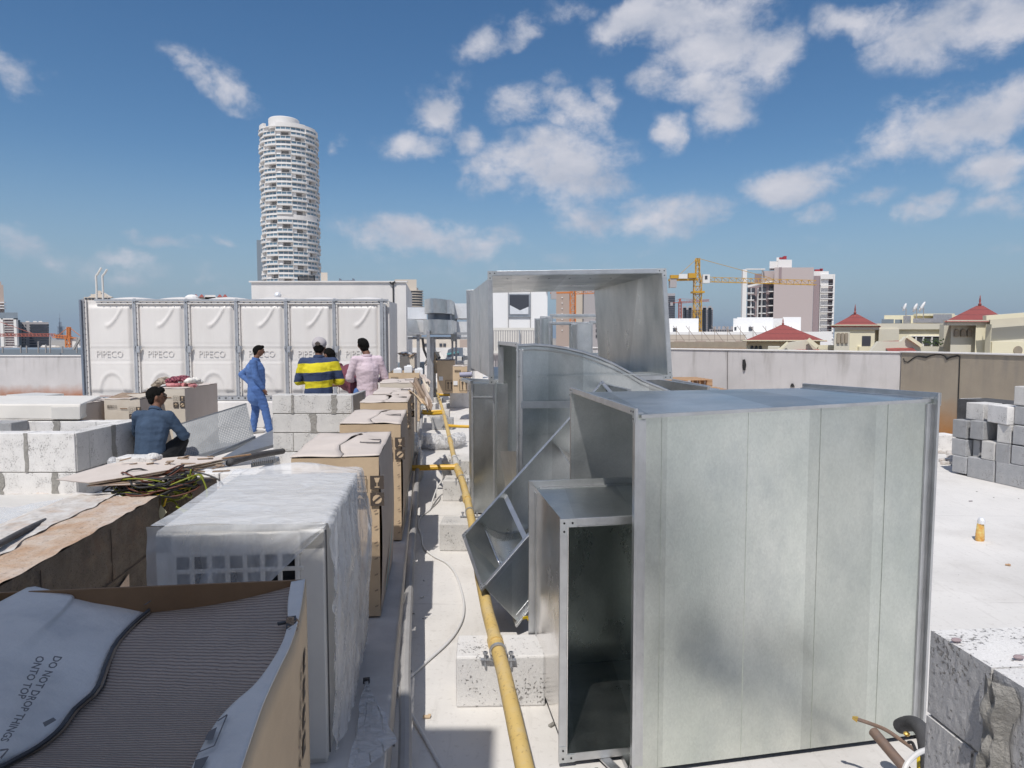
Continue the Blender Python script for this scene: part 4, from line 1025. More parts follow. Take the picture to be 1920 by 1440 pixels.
# ---- D1 the big duct in front: its broad side faces us, open ends left and right
def at_z(p, z): return Vector((p.x, p.y, z))
FL = V(1187, 778, 2.70); BL = V(1071, 736, 3.86); FR = V(1755, 748, 2.97); BR = V(1512, 728, 4.06)
zt = [FL.z, BL.z, BR.z, FR.z]
gb = [U(1193, 1446, .03), None, None, U(1742, 1376, .03)]
b0 = at_z(gb[0], .03); b3 = at_z(gb[3], .03)
FLb = Vector((FL.x+.004, b0.y, .03)); FRb = Vector((FR.x-.01, b3.y, .03))
BLb = at_z(BL, .03); BRb = at_z(BR, .03)
# rings at the two ends: bottom-front, bottom-back, top-back, top-front
D1 = duct('large square galvanised duct in the foreground, broad greenish side to the viewer', [FLb, BLb, BL, FL], [FRb, BRb, BR, FR], 'galv', keys=['galv', 'galv_dull', 'galv', 'galv_green'], w=.028)
# vertical lock seams and cleats on the broad side
b = B().m('galv_green')
nf = Vector((FR.y-FL.y, -(FR.x-FL.x), 0)).normalized()
for f, ww in ((.09, .008), (.36, .0025), (.60, .004), (.83, .0025)):
    a = lerp(FLb, FRb, f)+nf*.002; c = lerp(FL, FR, f)+nf*.002; b.bar(a, c, ww, .003, up=nf)
b.build('seam', D1)
b = B().m('flange_steel'); b.bar(FL+nf*.004+Vector((.03, 0, -.006)), FR+nf*.004+Vector((-.03, 0, -.006)), .012, .014, up=Z); b.build('top_fold', D1)
b = B().m('flange_steel')
for f in (.012, .035, .968, .985):
    a = lerp(FLb, FRb, f)+nf*.004; c = lerp(FL, FR, f)+nf*.004; b.bar(a+Z*.02, c-Z*.02, .008, .007, up=nf)
b.build('edge_cleat', D1)

# ---- D2 narrower duct with its dark open end to the viewer, partly tucked into the end of D1
f0 = U(1063, 1414, .06); f0 = Vector((f0.x, f0.y, .06)); h2 = .965
k0 = V(1003, 912, f0.y+.76); ang = math.atan2(-(k0.x-f0.x), k0.y-f0.y)
e2 = Vector((-math.sin(ang), math.cos(ang), 0)); n2 = Vector((e2.y, -e2.x, 0)); w2 = .60
n2b = Vector((math.cos(R(10)), math.sin(R(10)), 0))
A = [f0, f0+n2b*w2, f0+n2b*w2+Z*h2, f0+Z*h2]; Bq = [p+e2*.76 for p in A]
D2 = duct('narrow galvanised duct with dark open mouth, left of the big one', A, Bq, 'galv_dull', keys=['galv', 'galv_mirror', 'galv', 'galv_bright'], w=.035, open1=False, key1='galv_mirror')
b = B().m('flange_steel'); p = f0+Vector((.03, -.05, -.045)); b.bar(Vector((FLb.x-.03, FLb.y-.02, .02)), Vector((FLb.x-.1, FLb.y+.12, .02)), .04, .008); b.build('loose_cleat', D2)

# ---- D3 short duct with turning vanes leaning over at an angle
s3 = 1.10
P2 = V(905, 1097, 3.86); P1 = V(872, 1003, 4.28); P4 = V(1128, 720, 4.75)
P3 = P2+(P4-P1)
ad = (P4-P1).normalized(); bd = (P2-P1).normalized(); ex = ad.cross(bd).normalized()
if ex.z > 0: ex = -ex
L3 = .40
D3 = duct('tilted galvanised duct with white turning vanes leaning between the others', [P1, P2, P3, P4], [p+ex*L3 for p in (P1, P2, P3, P4)], 'galv', w=.022, holes=True)
for k, (f, g) in enumerate(((.10, .5), (.62, .55))):
    b = B().m('galv_bright'); c0 = lerp(P1, P4, f)+ex*.02; c1 = lerp(P2, P3, f)+ex*.02
    def vane(u, v, c0=c0, c1=c1):
        q = lerp(c0, c1, .04+.92*u); a = v*R(75); return q+ex*(.34*math.sin(a))+ad*(.30*(1-math.cos(a)))
    b.grid(vane, 4, 8); b.build('turning_vane', D3, smooth=True, solid=.002)
b = B().m('flange_steel'); a = lerp(P1, P4, .26)+ex*.03; c = lerp(P2, P3, .26)+ex*.03; b.bar(a, c, .03, .006, up=ex); b.build('brace', D3)
# small yellow-red tape scrap stuck on the sheet
b = B().m('wire_yellow'); q = V(985, 1158, 3.75); b.box(q, (.03, .01, .012), rz=.4); b.box(q+Vector((.02, 0, -.008)), (.02, .01, .01), rz=1.0)
o = b.build('tape_scrap'); tag(o, 'tiny yellow tape scrap under the tilted duct', 'tape')

# ---- D4 radius elbow: flat cheek with curved back, open end at left
def cheek_pts(d):                             # outline in the plane of the cheek
    top = [(968, 650), (1000, 648), (1030, 650), (1062, 655), (1092, 662), (1120, 671), (1150, 684), (1180, 700), (1205, 715), (1235, 727), (1262, 738)]
    return [V(x, y, d+(x-965)*.0016) for x, y in top]
t4 = cheek_pts(5.0)
cheek = [at_z(t4[0], .05)]+t4+[at_z(t4[-1]+Vector((.15, .1, 0)), .9), at_z(t4[-1]+Vector((.15, .1, 0)), .05)]
back4 = Vector((-.16, 1.5, 0))
D4 = thing('duct_elbow', 'galvanised elbow with curved top standing behind the tilted duct', 'duct', at_z(t4[0], 0))
b = B().m('galv'); b.prism(cheek, (0, .0025, 0)); b.build('cheek', D4)
b = B().m('galv'); b.prism([p+back4 for p in cheek], (0, .0025, 0)); b.build('cheek', D4)
b = B().m('galv')
for a, c in zip(t4[:-1], t4[1:]): b.plate(a, c, c+back4, a+back4, .0025)
b.build('curved_back', D4)
b = B().m('flange_steel')
b.tube([p+Vector((0, -.008, .006)) for p in t4], .011, 6); b.tube([p+Vector((0, -.012, -.03)) for p in t4], .004, 5); b.build('curved_seam', D4)
flange_ring(D4, [at_z(t4[0], .05), at_z(t4[0], .05)+back4, t4[0]+back4, t4[0]], [p+Vector((1, 0, 0)) for p in (at_z(t4[0], .05), at_z(t4[0], .05)+back4, t4[0]+back4, t4[0])], .03, corners=True)
for x in (970, 977): b = B().m('flange_steel'); b.bar(at_z(V(x, 650, 4.985), .06), V(x, 655, 4.985), .014, .02); b.build('edge_cleat', D4)
for y, hh in ((757, .035), (763, .02)):
    b = B().m('flange_steel'); b.bar(V(976, y, 4.98), V(1090, y-1, 5.14), .02, hh); b.build('stiffener', D4)
b = B().m('galv'); b.bar(V(972, 706, 4.995), V(1240, 701, 5.38), .002, .008); b.bar(V(972, 816, 4.995), V(1060, 815, 5.12), .002, .006); b.build('seam', D4)
b = B().m('galv_dull')
b.grid(lambda u, v: V(938+30*u, 846, 6.2-.7*u)+Vector((.05*v, 0, -.35*v*(1-.5*u))), 6, 6); b.build('bent_plate', D4, solid=.002)

# ---- D5 the high rectangular frame above the horizon
n5 = 6.72; f5 = 9.4
A = [V(926, 712, n5), V(1252, 703, n5), V(1241, 512, n5), V(923, 517, n5)]
zt5 = A[3].z; zb5 = A[0].z
off = Vector((-.385, f5-n5, 0))
Bq = [p+off*(1 if i in (0, 3) else .93) for i, p in enumerate(A)]
D5 = duct('big open rectangular duct section raised above the others against the sky', A, Bq, 'galv', keys=['galv_dull', 'galv', 'galv', 'galv_dull'], w=.045, seams=1)
b = B().m('dark_hole')
for k in range(6): p = lerp(A[3], A[2], .1+k*.13)+Vector((-.02, .35+.02*k, -.004)); b.ring(p, Z, .010, .0005, .002, 8)
b.build('rivet', D5)
# ---- D6 upright duct under it
x0 = V(886, 900, 6.9).x; 
A = [Vector((x0, 6.9, .02)), Vector((x0+.22, 6.85, .02)), Vector((x0+.22, 6.85, 1.33)), Vector((x0, 6.9, 1.33))]
Bq = [p+Vector((-.07, .6, 0)) for p in A]
D6 = duct('upright narrow galvanised duct standing left under the raised section', A, Bq, 'galv', open0=False, fl0=False, fl1=False, seams=0)
b = B().m('flange_steel'); b.bar(A[3]+Vector((-.1, .25, .03)), A[2]+Vector((.16, -.12, .03)), .03, .03); b.bar(A[3]+Vector((-.12, .24, .03)), A[3]+Vector((.0, -.06, .02)), .03, .03); b.build('top_angle', D6)
b = B().m('flange_steel')
for f in (.0, 1.0): b.bar(lerp(A[0], A[1], f)+Vector((0, -.006, 0)), lerp(A[3], A[2], f)+Vector((0, -.006, 0)), .02, .012)
b.bar(lerp(A[0], A[3], .9)+Vector((0, -.006, 0)), lerp(A[1], A[2], .9)+Vector((0, -.006, 0)), .012, .01); b.build('edge_cleat', D6)
A = [Vector((x0+.26, 6.5, .02)), Vector((x0+.36, 6.48, .02)), Vector((x0+.36, 6.48, 1.36)), Vector((x0+.26, 6.5, 1.36))]
D6b = duct('slim galvanised upright channel beside the narrow upright duct', A, [p+Vector((-.03, .28, 0)) for p in A], 'galv', open0=False, fl0=False, fl1=False)
# plain transition section carrying the raised one, seen only past the elbow
A = [Vector((x0+.55, 7.3, .02)), Vector((x0+1.6, 7.4, .02)), Vector((x0+1.6, 7.4, 1.38)), Vector((x0+.55, 7.3, 1.38))]
duct('plain galvanised duct section hidden below the raised section', A, [p+Vector((-.12, 1.1, 0)) for p in A], 'galv', corners=False)

# ---- lilac pipe end poking out beside the upright
b = B().m('lilac_pipe'); b.tube([V(862, 703, 7.6), V(885, 702, 7.6)], .028, 12); o = b.build('pipe_end'); tag(o, 'short lilac plastic pipe end poking out left of the upright duct', 'pipe')

# ---- D7 open troughs seen through the raised section
d7 = 12.0
def pxbox(x0_, x1_, yt, yb, d, dep, dx=-.0): 
    a = [V(x0_, yb, d), V(x1_, yb, d), V(x1_, yt, d), V(x0_, yt, d)]; return a, [p+Vector((dx-.105*dep, dep, 0)) for p in a]
A, Bq = pxbox(1036, 1185, 594, 668, 12.6, 1.2); duct('wide open galvanised trough seen through the raised section', A, Bq, 'galv', corners=False, w=.05)
A, Bq = pxbox(1033, 1084, 608, 672, 11.6, .8); duct('open galvanised box, left one of those inside the frame view', A, Bq, 'galv', corners=False, w=.04)
A, Bq = pxbox(1110, 1182, 606, 664, 11.4, .9); duct('open galvanised box, right one of those inside the frame view', A, Bq, 'galv', corners=False, w=.04)
A, Bq = pxbox(1084, 1109, 608, 668, 11.0, .5); duct('closed pale galvanised box between the two open ones', A, Bq, 'galv_dull', open0=False, corners=False, w=.02)
A, Bq = pxbox(1016, 1030, 598, 660, 11.8, .7); duct('slim galvanised box at the left of the trough group', A, Bq, 'galv', open0=False, corners=False, w=.03)
A = [V(1030, 668, 11.2), V(1190, 668, 11.2)]; b = B().m('galv_dull')
b.box((lerp(A[0], A[1], .5).x, 11.9, .72), (1.5, 1.4, 1.44)); o = b.build('duct_section'); tag(o, 'large plain galvanised section under the open boxes', 'duct')

# ---- D8 sections lying behind the big duct
A = [V(1120, 735, 4.9), V(1168, 742, 4.7), V(1166, 727, 4.7), V(1128, 718, 4.9)]
t = thing('duct_flange', 'small angled flange piece behind the big duct top', 'duct', at_z(A[0], 0))
b = B().m('flange_steel')
for a, c in ((V(1122, 722, 5.6), V(1180, 737, 4.9)), (V(1110, 735, 5.4), V(1130, 717, 5.9)), (V(1130, 717, 5.9), V(1215, 738, 5.6))): b.bar(a, c, .03, .05)
b.build('angle_bar', t)
b = B().m('galv'); b.plate(V(1128, 722, 5.75), V(1212, 741, 5.6), V(1205, 790, 5.6), V(1120, 790, 5.75)); b.build('sheet', t)
t = thing('duct_end', 'flanged duct end lying flat behind the big duct, near the pallets', 'duct', at_z(V(1260, 735, 8.2), 0))
A = [at_z(V(1206, 716, 7.6), .95), at_z(V(1325, 735, 7.1), .95)]
b = B().m('flange_steel'); b.bar(V(1205, 714, 7.9), V(1328, 733, 7.3), .05, .09); b.bar(V(1205, 714, 7.9), V(1197, 724, 7.6), .04, .06); b.bar(V(1262, 713, 8.8), V(1330, 726, 8.2), .04, .03); b.build('angle_bar', t)
b = B().m('galv_dull'); b.hexa([at_z(V(1205, 722, 7.9), 0), at_z(V(1328, 740, 7.3), 0), at_z(V(1350, 738, 9), 0), at_z(V(1235, 722, 9.2), 0)], [V(1205, 720, 7.9), V(1328, 738, 7.3), V(1350, 729, 8.6), V(1235, 715, 9.2)]); b.build('shell', t)
# ================================================================ CARTONS, UNITS, BLOCKS
random.seed(3)
def icons(b, x0, z0, s, plane, dirs):
    """four handling marks in two rows; plane maps (u, v) on the face to a point"""
    for i, (u, v, solid) in enumerate(((0, 1, 0), (1, 1, 1), (0, 0, 1), (1, 0, 1))):
        cx = x0+u*s*1.25; cz = z0+v*s*1.25
        if solid:
            b.m('ink'); b.quad(plane(cx, cz), plane(cx+s, cz), plane(cx+s, cz+s), plane(cx, cz+s)); b.m('card')
            off = dirs
            P = lambda u_, v_: plane(cx+s*u_, cz+s*v_)+off
            if i == 1: b.quad(P(.3, .85), P(.7, .85), P(.6, .5), P(.4, .5)); b.quad(P(.47, .5), P(.53, .5), P(.53, .2), P(.47, .2)); b.quad(P(.33, .2), P(.67, .2), P(.67, .12), P(.33, .12))
            elif i == 2: b.quad(P(.12, .5), P(.5, .85), P(.88, .5), P(.5, .62)); b.quad(P(.47, .55), P(.53, .55), P(.53, .15), P(.47, .15))
            else:
                n = 10; ring = [P(.5+.34*math.cos(2*math.pi*k/n), .5+.34*math.sin(2*math.pi*k/n)) for k in range(n)]; b.quad(*ring)
                b.m('ink'); b.quad(P(.2, .35)+off, P(.3, .25)+off, P(.8, .65)+off, P(.7, .75)+off); b.m('card')
        else:
            b.m('ink'); w = s*.05
            for (a, c, e, f) in ((0, 0, 1, .05), (0, .95, 1, 1), (0, .05, .05, .95), (.95, .05, 1, .95), (.28, .15, .33, .7), (.67, .15, .72, .7), (.28, .7, .72, .75), (.4, .3, .6, .36)):
                b.quad(plane(cx+s*a, cz+s*c), plane(cx+s*e, cz+s*c), plane(cx+s*e, cz+s*f), plane(cx+s*a, cz+s*f))
    b.m('card')
def barcode(b, x0, z0, w, h, plane, rnd=random):
    x = x0; b.m('ink')
    while x < x0+w:
        k = rnd.uniform(.003, .011); b.quad(plane(x, z0), plane(x+k, z0), plane(x+k, z0+h), plane(x, z0+h)); x += k+rnd.uniform(.003, .009)
def rough_edge_poly(a, c, n, amp):
    pts = []
    for i in range(n+1): pts.append(lerp(Vector(a), Vector(c), i/n)+Vector((random.uniform(-amp, amp), random.uniform(-amp, amp), 0)))
    return pts
def dented_box(b, w, dd, h, amp, bulge=.0):
    # cardboard never stays flat: subdivided faces with gentle dents
    def nz(p): return mnoise.noise(Vector(p)*3.1+Vector((w*50, dd*9, h*7)))
    n = 7
    b.grid(lambda u, v: Vector((-w+w*u, 0-amp*(nz((u, 0, v)))*4*u*(1-u), h*v)), n, n)
    b.grid(lambda u, v: Vector((0+amp*(nz((9, u, v)))*4*u*(1-u)+bulge*math.sin(math.pi*v), dd*u, h*v)), n, n)
    b.grid(lambda u, v: Vector((-w-amp*(nz((3, u, v)))*4*u*(1-u), dd*(1-u), h*v)), n, n)
    b.grid(lambda u, v: Vector((-w*u, dd, h*v)), 2, 2)
    b.quad((-w, 0, 0), (0, 0, 0), (0, dd, 0), (-w, dd, 0))
def carton(label, corner, w, dd, h, tone='card', rz=YAW, tear=True, marks=True, lid=True, group='cardboard cartons in the long row', seed=1, bulge=.0, sideicons=False, swoosh=True, scallop=True, handle=True, side='card_side'):
    random.seed(seed)
    t = thing('carton', label, 'cardboard box', corner, group, rz)
    b = B(local=True).m(tone); n = 7; amp = .008
    def nz(*p): return mnoise.noise(Vector(p)*2.3+Vector((seed*5.1, 0, 0)))
    b.grid(lambda u, v: Vector((-w+w*u, -amp*nz(u*2, 0, v*3)*4*u*(1-u), h*v)), n, n)
    b.grid(lambda u, v: Vector((-w-amp*nz(3, u*2, v*3)*4*u*(1-u), dd*(1-u), h*v)), n, n)
    b.grid(lambda u, v: Vector((-w*u, dd, h*v)), 2, 2); b.quad((-w, 0, 0), (0, 0, 0), (0, dd, 0), (-w, dd, 0))
    b.m(side); b.grid(lambda u, v: Vector((amp*nz(9, u*2, v*3)*4*u*(1-u)+bulge*math.sin(math.pi*v), dd*u, h*v)), n, n)
    if marks:
        pl = lambda x, z: Vector((x, -.0125, z))
        icons(b, -w*.30, h-.27, .075, pl, Vector((0, -.0015, 0)))
        barcode(b, -w+.045, h-.12, .13, .045, pl)
    if scallop:                                # stapled seam down the right of the face
        for k in range(9):
            z = h*(.06+.1*k); b.m('card_torn'); b.quad((-.030, -.011, z), (-.012, -.012, z+.006), (-.010, -.013, z+.016), (-.028, -.011, z+.008))
    if swoosh:
        b.m('teal_print'); pr = lambda y, z: Vector((.011+bulge*math.sin(math.pi*max(0, min(1, z/h))), y, z))
        cs = [(dd*.15, h*.10), (dd*.30, h*.16), (dd*.5, h*.27), (dd*.7, h*.42), (dd*.62, h*.30), (dd*.42, h*.16), (dd*.25, h*.09)]
        b.quad(*[pr(y, z) for y, z in cs])
    if sideicons:
        b.m('ink'); [b.quad((.0115, dd*f, h*.72), (.0115, dd*f+.05, h*.72), (.0115, dd*f+.05, h*.72+.07), (.0115, dd*f, h*.72+.07)) for f in (.75, .83)]
    b.build('body', t, smooth='angle')
    if handle:
        b = B(local=True).m('card_inside'); b.quad((-w*.55, -.0125, h-.13), (-w*.34, -.0125, h-.13), (-w*.345, -.0125, h-.118), (-w*.545, -.0125, h-.118)); b.build('hand_hole', t)
    if lid:
        # two top flaps meeting in a ragged tear that shows the dark inside
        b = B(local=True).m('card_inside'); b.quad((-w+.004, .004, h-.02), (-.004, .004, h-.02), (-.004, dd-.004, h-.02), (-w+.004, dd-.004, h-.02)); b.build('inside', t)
        sx = -w*.48
        seam = [Vector((sx+.03*math.sin(k*1.3+seed)+(.06 if k > 5 else 0), dd*k/9, 0)) for k in range(10)]
        gap = [(0.004 if not tear else max(0.003, .030*math.exp(-((k-5-(seed % 3))**2)/2.2))) for k in range(10)]
        top = lambda x, y, e: Vector((x, y, h+.006+e+.012*nz(x*3, y*3, 5)))
        for sgn, edge, name in ((-1, -w-.003, 'top_flap'), (1, .003, 'top_flap')):
            b = B(local=True).m('card_top')
            def f(u, v, sgn=sgn, edge=edge):
                k = v*9; i = min(8, int(k)); s_ = lerp(seam[i], seam[i+1], k-i); g = lerp(gap[i], gap[i+1], k-i)
                xi = s_.x+sgn*g; x = lerp(edge, xi, u); lift = (.03*u*u*math.exp(-((k-5)**2)/3) if tear else 0)
                return top(x, -.003+v*(dd+.006), lift)
            b.grid(f, 7, 18)
            if sgn > 0:
                b.m('ink_grey'); y0 = dd*.45
                for (a, c, e, g_) in ((0, 0, .12, .004), (0, .09, .12, .094), (0, 0, .004, .09), (.116, 0, .12, .09), (.0, -.02, .12, -.012)): b.quad(*[Vector((-w*.32+x_, y0+y_, h+.018+.012*nz((-w*.32+x_)*3, (y0+y_)*3, 5))) for x_, y_ in ((a, c), (e, c), (e, g_), (a, g_))])
            b.build(name, t, smooth=True, solid=.005)
    return t
def NRC(px, py, z): return U(px, py, z)       # near right top corner -> plan position
def row_carton(label, px, py, h, w, dd, **k):
    p = U(px, py, PZ+h); return carton(label, (p.x, p.y, PZ+.012), w, dd, h-.012, **k)
row_carton('nearest taped carton of the row, right behind the plastic wrapped unit', 710, 857, .91, .47, .98, seed=1, bulge=.015)
row_carton('second carton of the row with black tear across its top', 751, 795, .91, .455, .98, seed=2, bulge=.015)
row_carton('third carton of the row with crumpled near flap', 764, 755, .91, .47, .95, seed=3)
row_carton('fourth carton of the row, plain lid and torn right side', 771, 738.5, .91, .44, .92, seed=4, tear=False)
c5 = row_carton('fifth carton of the row without printed marks, flaps hanging open', 778, 718, .91, .50, .95, seed=5, tear=False, marks=False, handle=False, tone='card_pale')
c6 = row_carton('farthest carton of the row, filled with white foam blocks', 786, 699, .91, .56, .95, seed=6, lid=False)
# foam in the last one
for k in range(3):
    p = U(742+k*20, 696-(k % 2)*1.5, PZ+.93); b = B().m('styrofoam')
    b.box((p.x, p.y+.25, PZ+.90+.04*(k % 2)), (.15, .3, .12), rz=YAW); b.box((p.x+.02, p.y+.22, PZ+.96+.04*(k % 2)), (.08, .12, .05), rz=YAW)
    o = b.build('foam_block'); tag(o, ['white foam block at left in the farthest row carton', 'raised white foam block in the middle of the farthest carton', 'white foam block at right in the farthest row carton'][k], 'foam block', 'foam packing blocks')
# pallet skids: dark gap under each carton
def flap_sheet(name, label, cat, pts, key='card_side', n=10, amp=.02, parent=None, th=.006, seed=0):
    """a bent sheet through four corners (bottom-left, bottom-right, top-right, top-left)"""
    a, b_, c, d = [Vector(p) for p in pts]; bb = B().m(key); nn = (c-a).cross(d-b_).normalized()
    bb.grid(lambda u, v: lerp(lerp(a, b_, u), lerp(d, c, u), v)+nn*amp*(mnoise.noise(Vector((u*2.5+seed, v*2.5, seed*1.7)))*2), n, n)
    o = bb.build(name, parent, smooth=True, solid=th)
    return tag(o, label, cat) if label else o
flap_sheet('flap', None, None, [V(1003/4.8+560, 743, 7.9), V(800, 748, 7.4), V(790, 762, 7.3), V(770, 730, 8.0)], parent=None, seed=1).name
bpy.data.objects.remove(bpy.data.objects['flap'])
fl = [([V(768, 735, 8.1), V(797, 752, 7.2), V(789, 758, 7.1), V(770, 731, 8.3)], 'card'), ([V(770, 722, 9.0), V(805, 775, 7.6), V(812, 760, 7.7), V(784, 714, 9.4)], 'card_torn'), ([V(784, 714, 9.5), V(801, 772, 7.8), V(813, 758, 7.9), V(795, 720, 9.4)], 'card_side'),
      ([V(786, 700, 12.6), V(804, 718, 11.2), V(808, 716, 11.4), V(789, 698, 12.9)], 'card_side'), ([V(790, 715, 9.6), V(803, 738, 9.0), V(807, 728, 9.2), V(797, 712, 9.8)], 'card_pale')]
lbs = ['loose cardboard flap bent out beside the fourth row carton', 'torn dark cardboard flap hanging to the floor at the row', 'broad cardboard flap hanging beside the torn dark one', 'stiff cardboard flap folded out from the farthest row carton', 'pale curled cardboard scrap at the top of the torn flaps']
for i, (p, k) in enumerate(fl): flap_sheet('cardboard_flap', lbs[i], 'cardboard', p, k, amp=.05, seed=i*3+2)

# ---- the unwrapped condensing unit in plastic film
WU = U(608, 981, 1.13); w_, d_, h_ = .58, 1.0, .90
un = thing('condensing_unit', 'white outdoor air conditioning unit wrapped in clear plastic film', 'air conditioner', (WU.x, WU.y, PZ), None, YAW)
b = B(local=True).m('white_casing')
b.box((-.03, d_/2, h_/2), (.06, d_, h_-.03)); b.box((-w_+.02, d_/2, h_/2), (.04, d_, h_-.03)); b.box((-w_/2, d_/2, h_-.03), (w_-.0, d_+.002, .035)); b.box((-w_/2, d_-.02, h_/2), (w_-.1, .03, h_-.08)); b.box((-w_/2, d_/2, .02), (w_-.01, d_-.01, .05))
b.box((-.045, -.004, h_/2), (.09, .012, h_-.04)); b.box((-w_+.03, -.004, h_/2), (.06, .012, h_-.04)); b.box((-w_/2, -.004, h_-.06), (w_, .012, .07))
b.build('casing', un, bevel=.012)
b = B(local=True).m('white_casing')
for k in range(8): x = -w_+.06+k*.0605; b.box((x, -.006, h_/2-.02), (.016, .012, h_-.12))
for k in range(13): z = .07+k*.061; b.box((-w_/2-.01, -.009, z), (w_-.13, .008, .016))
b.build('grille', un, bevel=.003)
b = B(local=True).m('rubber_black'); b.box((-w_/2, .05, h_/2), (w_-.12, .03, h_-.1)); b.build('coil', un)
b = B(local=True).m('ink_grey'); b.box((.0025, .02, h_/2), (.004, .006, h_-.06)); b.build('panel_gap', un)
# film
MW = Matrix.Translation((WU.x, WU.y, PZ)) @ Matrix.Rotation(YAW, 4, 'Z')
def film_pt(u, v):
    """u: across the top then down the right side, v: front to back"""
    y = -.02+(d_+.05)*v; W1 = w_+.02; tot = W1+.86; s = u*tot; nz = mnoise.noise(Vector((s*5, y*4, 1.3)))
    if s < W1:
        x = -w_-.01+s; z = h_+.012+.010*nz+.035*math.exp(-((v-.93)/.06)**2)*math.sin(math.pi*min(1, s/W1))
    else:
        q = (s-W1); x = .012+(.012+.03*v*(1-v)*2.2+.05*math.exp(-((v-.85)/.2)**2)*(1-q*1.1))*min(1, q*4)+.018*mnoise.noise(Vector((q*3, y*9+q*5, 4)))+.013*(1-2*abs(mnoise.noise(Vector((q*4, y*24+q*13, 8)))))+.0025*mnoise.noise(Vector((q*16, y*50-q*20, 3))); z = h_+.005-q
    return MW@Vector((x, y, z))
b = B().m('plastic_film'); b.grid(film_pt, 90, 120)
tz = lambda x, z, o=.0: MW@Vector((x, -.035-o, z))
def apron(u, v):
    x = -w_-.02+(w_+.03)*u; hem = h_-(.27 if u < .55 else lerp(.27, .01, (u-.55)/.45)); z = lerp(h_+.012, hem, v)
    return MW@Vector((x, -.03-.015*v-.012*mnoise.noise(Vector((u*7+v*2, v*4, 6))), z))
b.m('plastic_thin'); b.grid(apron, 40, 18)
o = b.build('plastic_cover', smooth=True, auto=False); tag(o, 'crinkled translucent plastic film draped over the air conditioning unit', 'plastic sheet')
# gathered tail of the film on the floor side
b = B().m('plastic_bag')
A0 = U(672, 1285, .55)
def tail(u, v):
    a = V(687, 1277, 2.98); c = V(650, 1450, 2.28); e = V(744, 1388, 2.50); q = lerp(a, lerp(c, e, u), v**.8)
    q = q+Vector((0, -.05, .0))*math.sin(math.pi*u)*v; return q+Vector((.02, .02, 0))*mnoise.noise(Vector((u*8, v*3, 2)))
b.grid(tail, 24, 24); o = b.build('plastic_tail', smooth=True, auto=False); tag(o, 'twisted tail of clear plastic hanging by the grey conduit', 'plastic sheet')
b = B().m('rubber_black'); p = V(687, 1276, 2.99); b.box(p, (.03, .02, .02), rz=.2); o = b.build('clip'); tag(o, 'small black clip where the plastic tail is gathered', 'clip')

# ---- the near carton, open, in the shade
PCR = U(572, 1088, 1.13)                     # far right top corner
fc = thing('carton', 'open carton nearest the viewer with printed white flap and torn ridged flap', 'cardboard box', (PCR.x, PCR.y, PZ))
def FC(x, y, z): return Vector((PCR.x, PCR.y, 0))+NR*x+E*y+Z*z     # x to the right, y away from us, 0,0 at that corner
TZ = 1.13; DEP = -1.0; WID = -.80
b = B().m('card'); b.hexa([FC(WID, DEP, PZ), FC(WID+.008, DEP, PZ), FC(WID+.008, 0, PZ), FC(WID, 0, PZ)], [FC(WID, DEP, TZ), FC(WID+.008, DEP, TZ), FC(WID+.008, 0, TZ), FC(WID, 0, TZ)])
b.build('side_wall', fc)
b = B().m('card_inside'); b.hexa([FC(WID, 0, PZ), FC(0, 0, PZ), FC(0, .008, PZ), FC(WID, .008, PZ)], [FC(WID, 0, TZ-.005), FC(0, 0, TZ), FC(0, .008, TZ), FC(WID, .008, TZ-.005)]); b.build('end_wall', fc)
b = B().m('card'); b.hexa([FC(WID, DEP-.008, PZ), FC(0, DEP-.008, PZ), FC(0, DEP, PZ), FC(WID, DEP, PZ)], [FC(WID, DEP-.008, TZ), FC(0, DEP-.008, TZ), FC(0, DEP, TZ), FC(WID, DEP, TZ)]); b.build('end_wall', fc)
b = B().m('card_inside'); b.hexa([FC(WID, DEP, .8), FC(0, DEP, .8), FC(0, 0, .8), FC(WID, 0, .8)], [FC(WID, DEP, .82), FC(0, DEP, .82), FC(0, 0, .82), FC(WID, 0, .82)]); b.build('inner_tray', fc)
def curve_px(pts, v):
    n = len(pts)-1; k = v*n; i = min(n-1, int(k)); f = k-i
    return (pts[i][0]+(pts[i+1][0]-pts[i][0])*f, pts[i][1]+(pts[i+1][1]-pts[i][1])*f)
def smooth2(pts, k=5): return [(p.x, p.y) for p in smooth_path([(x, y, 0) for x, y in pts], k)]
slit = smooth2([(302, 1124), (281, 1142), (250, 1168), (216, 1206), (197, 1248), (180, 1292), (140, 1328), (112, 1366), (70, 1400), (28, 1424), (-30, 1455), (-90, 1490)])
ridge = smooth2([(546, 1092), (540, 1130), (538, 1180), (520, 1225), (482, 1280), (440, 1318), (410, 1350), (388, 1385), (365, 1430), (345, 1475), (330, 1500)])
rim = smooth2([(572, 1087), (562, 1150), (546, 1205), (520, 1260), (494, 1318), (474, 1375), (455, 1432), (440, 1480), (425, 1520)])
_ws = []
for k in range(61):
    q_ = curve_px(rim, k/60); p_ = U(q_[0], q_[1], TZ)-Vector((PCR.x, PCR.y, TZ)); _ws.append((p_.dot(E), p_.dot(NR)))
def wallp(t_, z, off=0.0):                    # the right wall bows out with the flap's curved rim
    t_ = max(min(t_, _ws[0][0]), _ws[-1][0])
    for (a, xa), (c, xc) in zip(_ws[:-1], _ws[1:]):
        if c <= t_ <= a: xo = xa+(xc-xa)*(t_-a)/((c-a) or 1e-6); break
    else: xo = _ws[-1][1]
    return FC(xo*max(0, (z-PZ)/(TZ-PZ))**1.3+off, t_, z)
b = B().m('card'); b.grid(lambda u, v: wallp(lerp(_ws[0][0], _ws[-1][0], u), lerp(PZ, TZ+.001, v)), 50, 14); b.build('side_wall', fc, smooth=True, solid=.006)
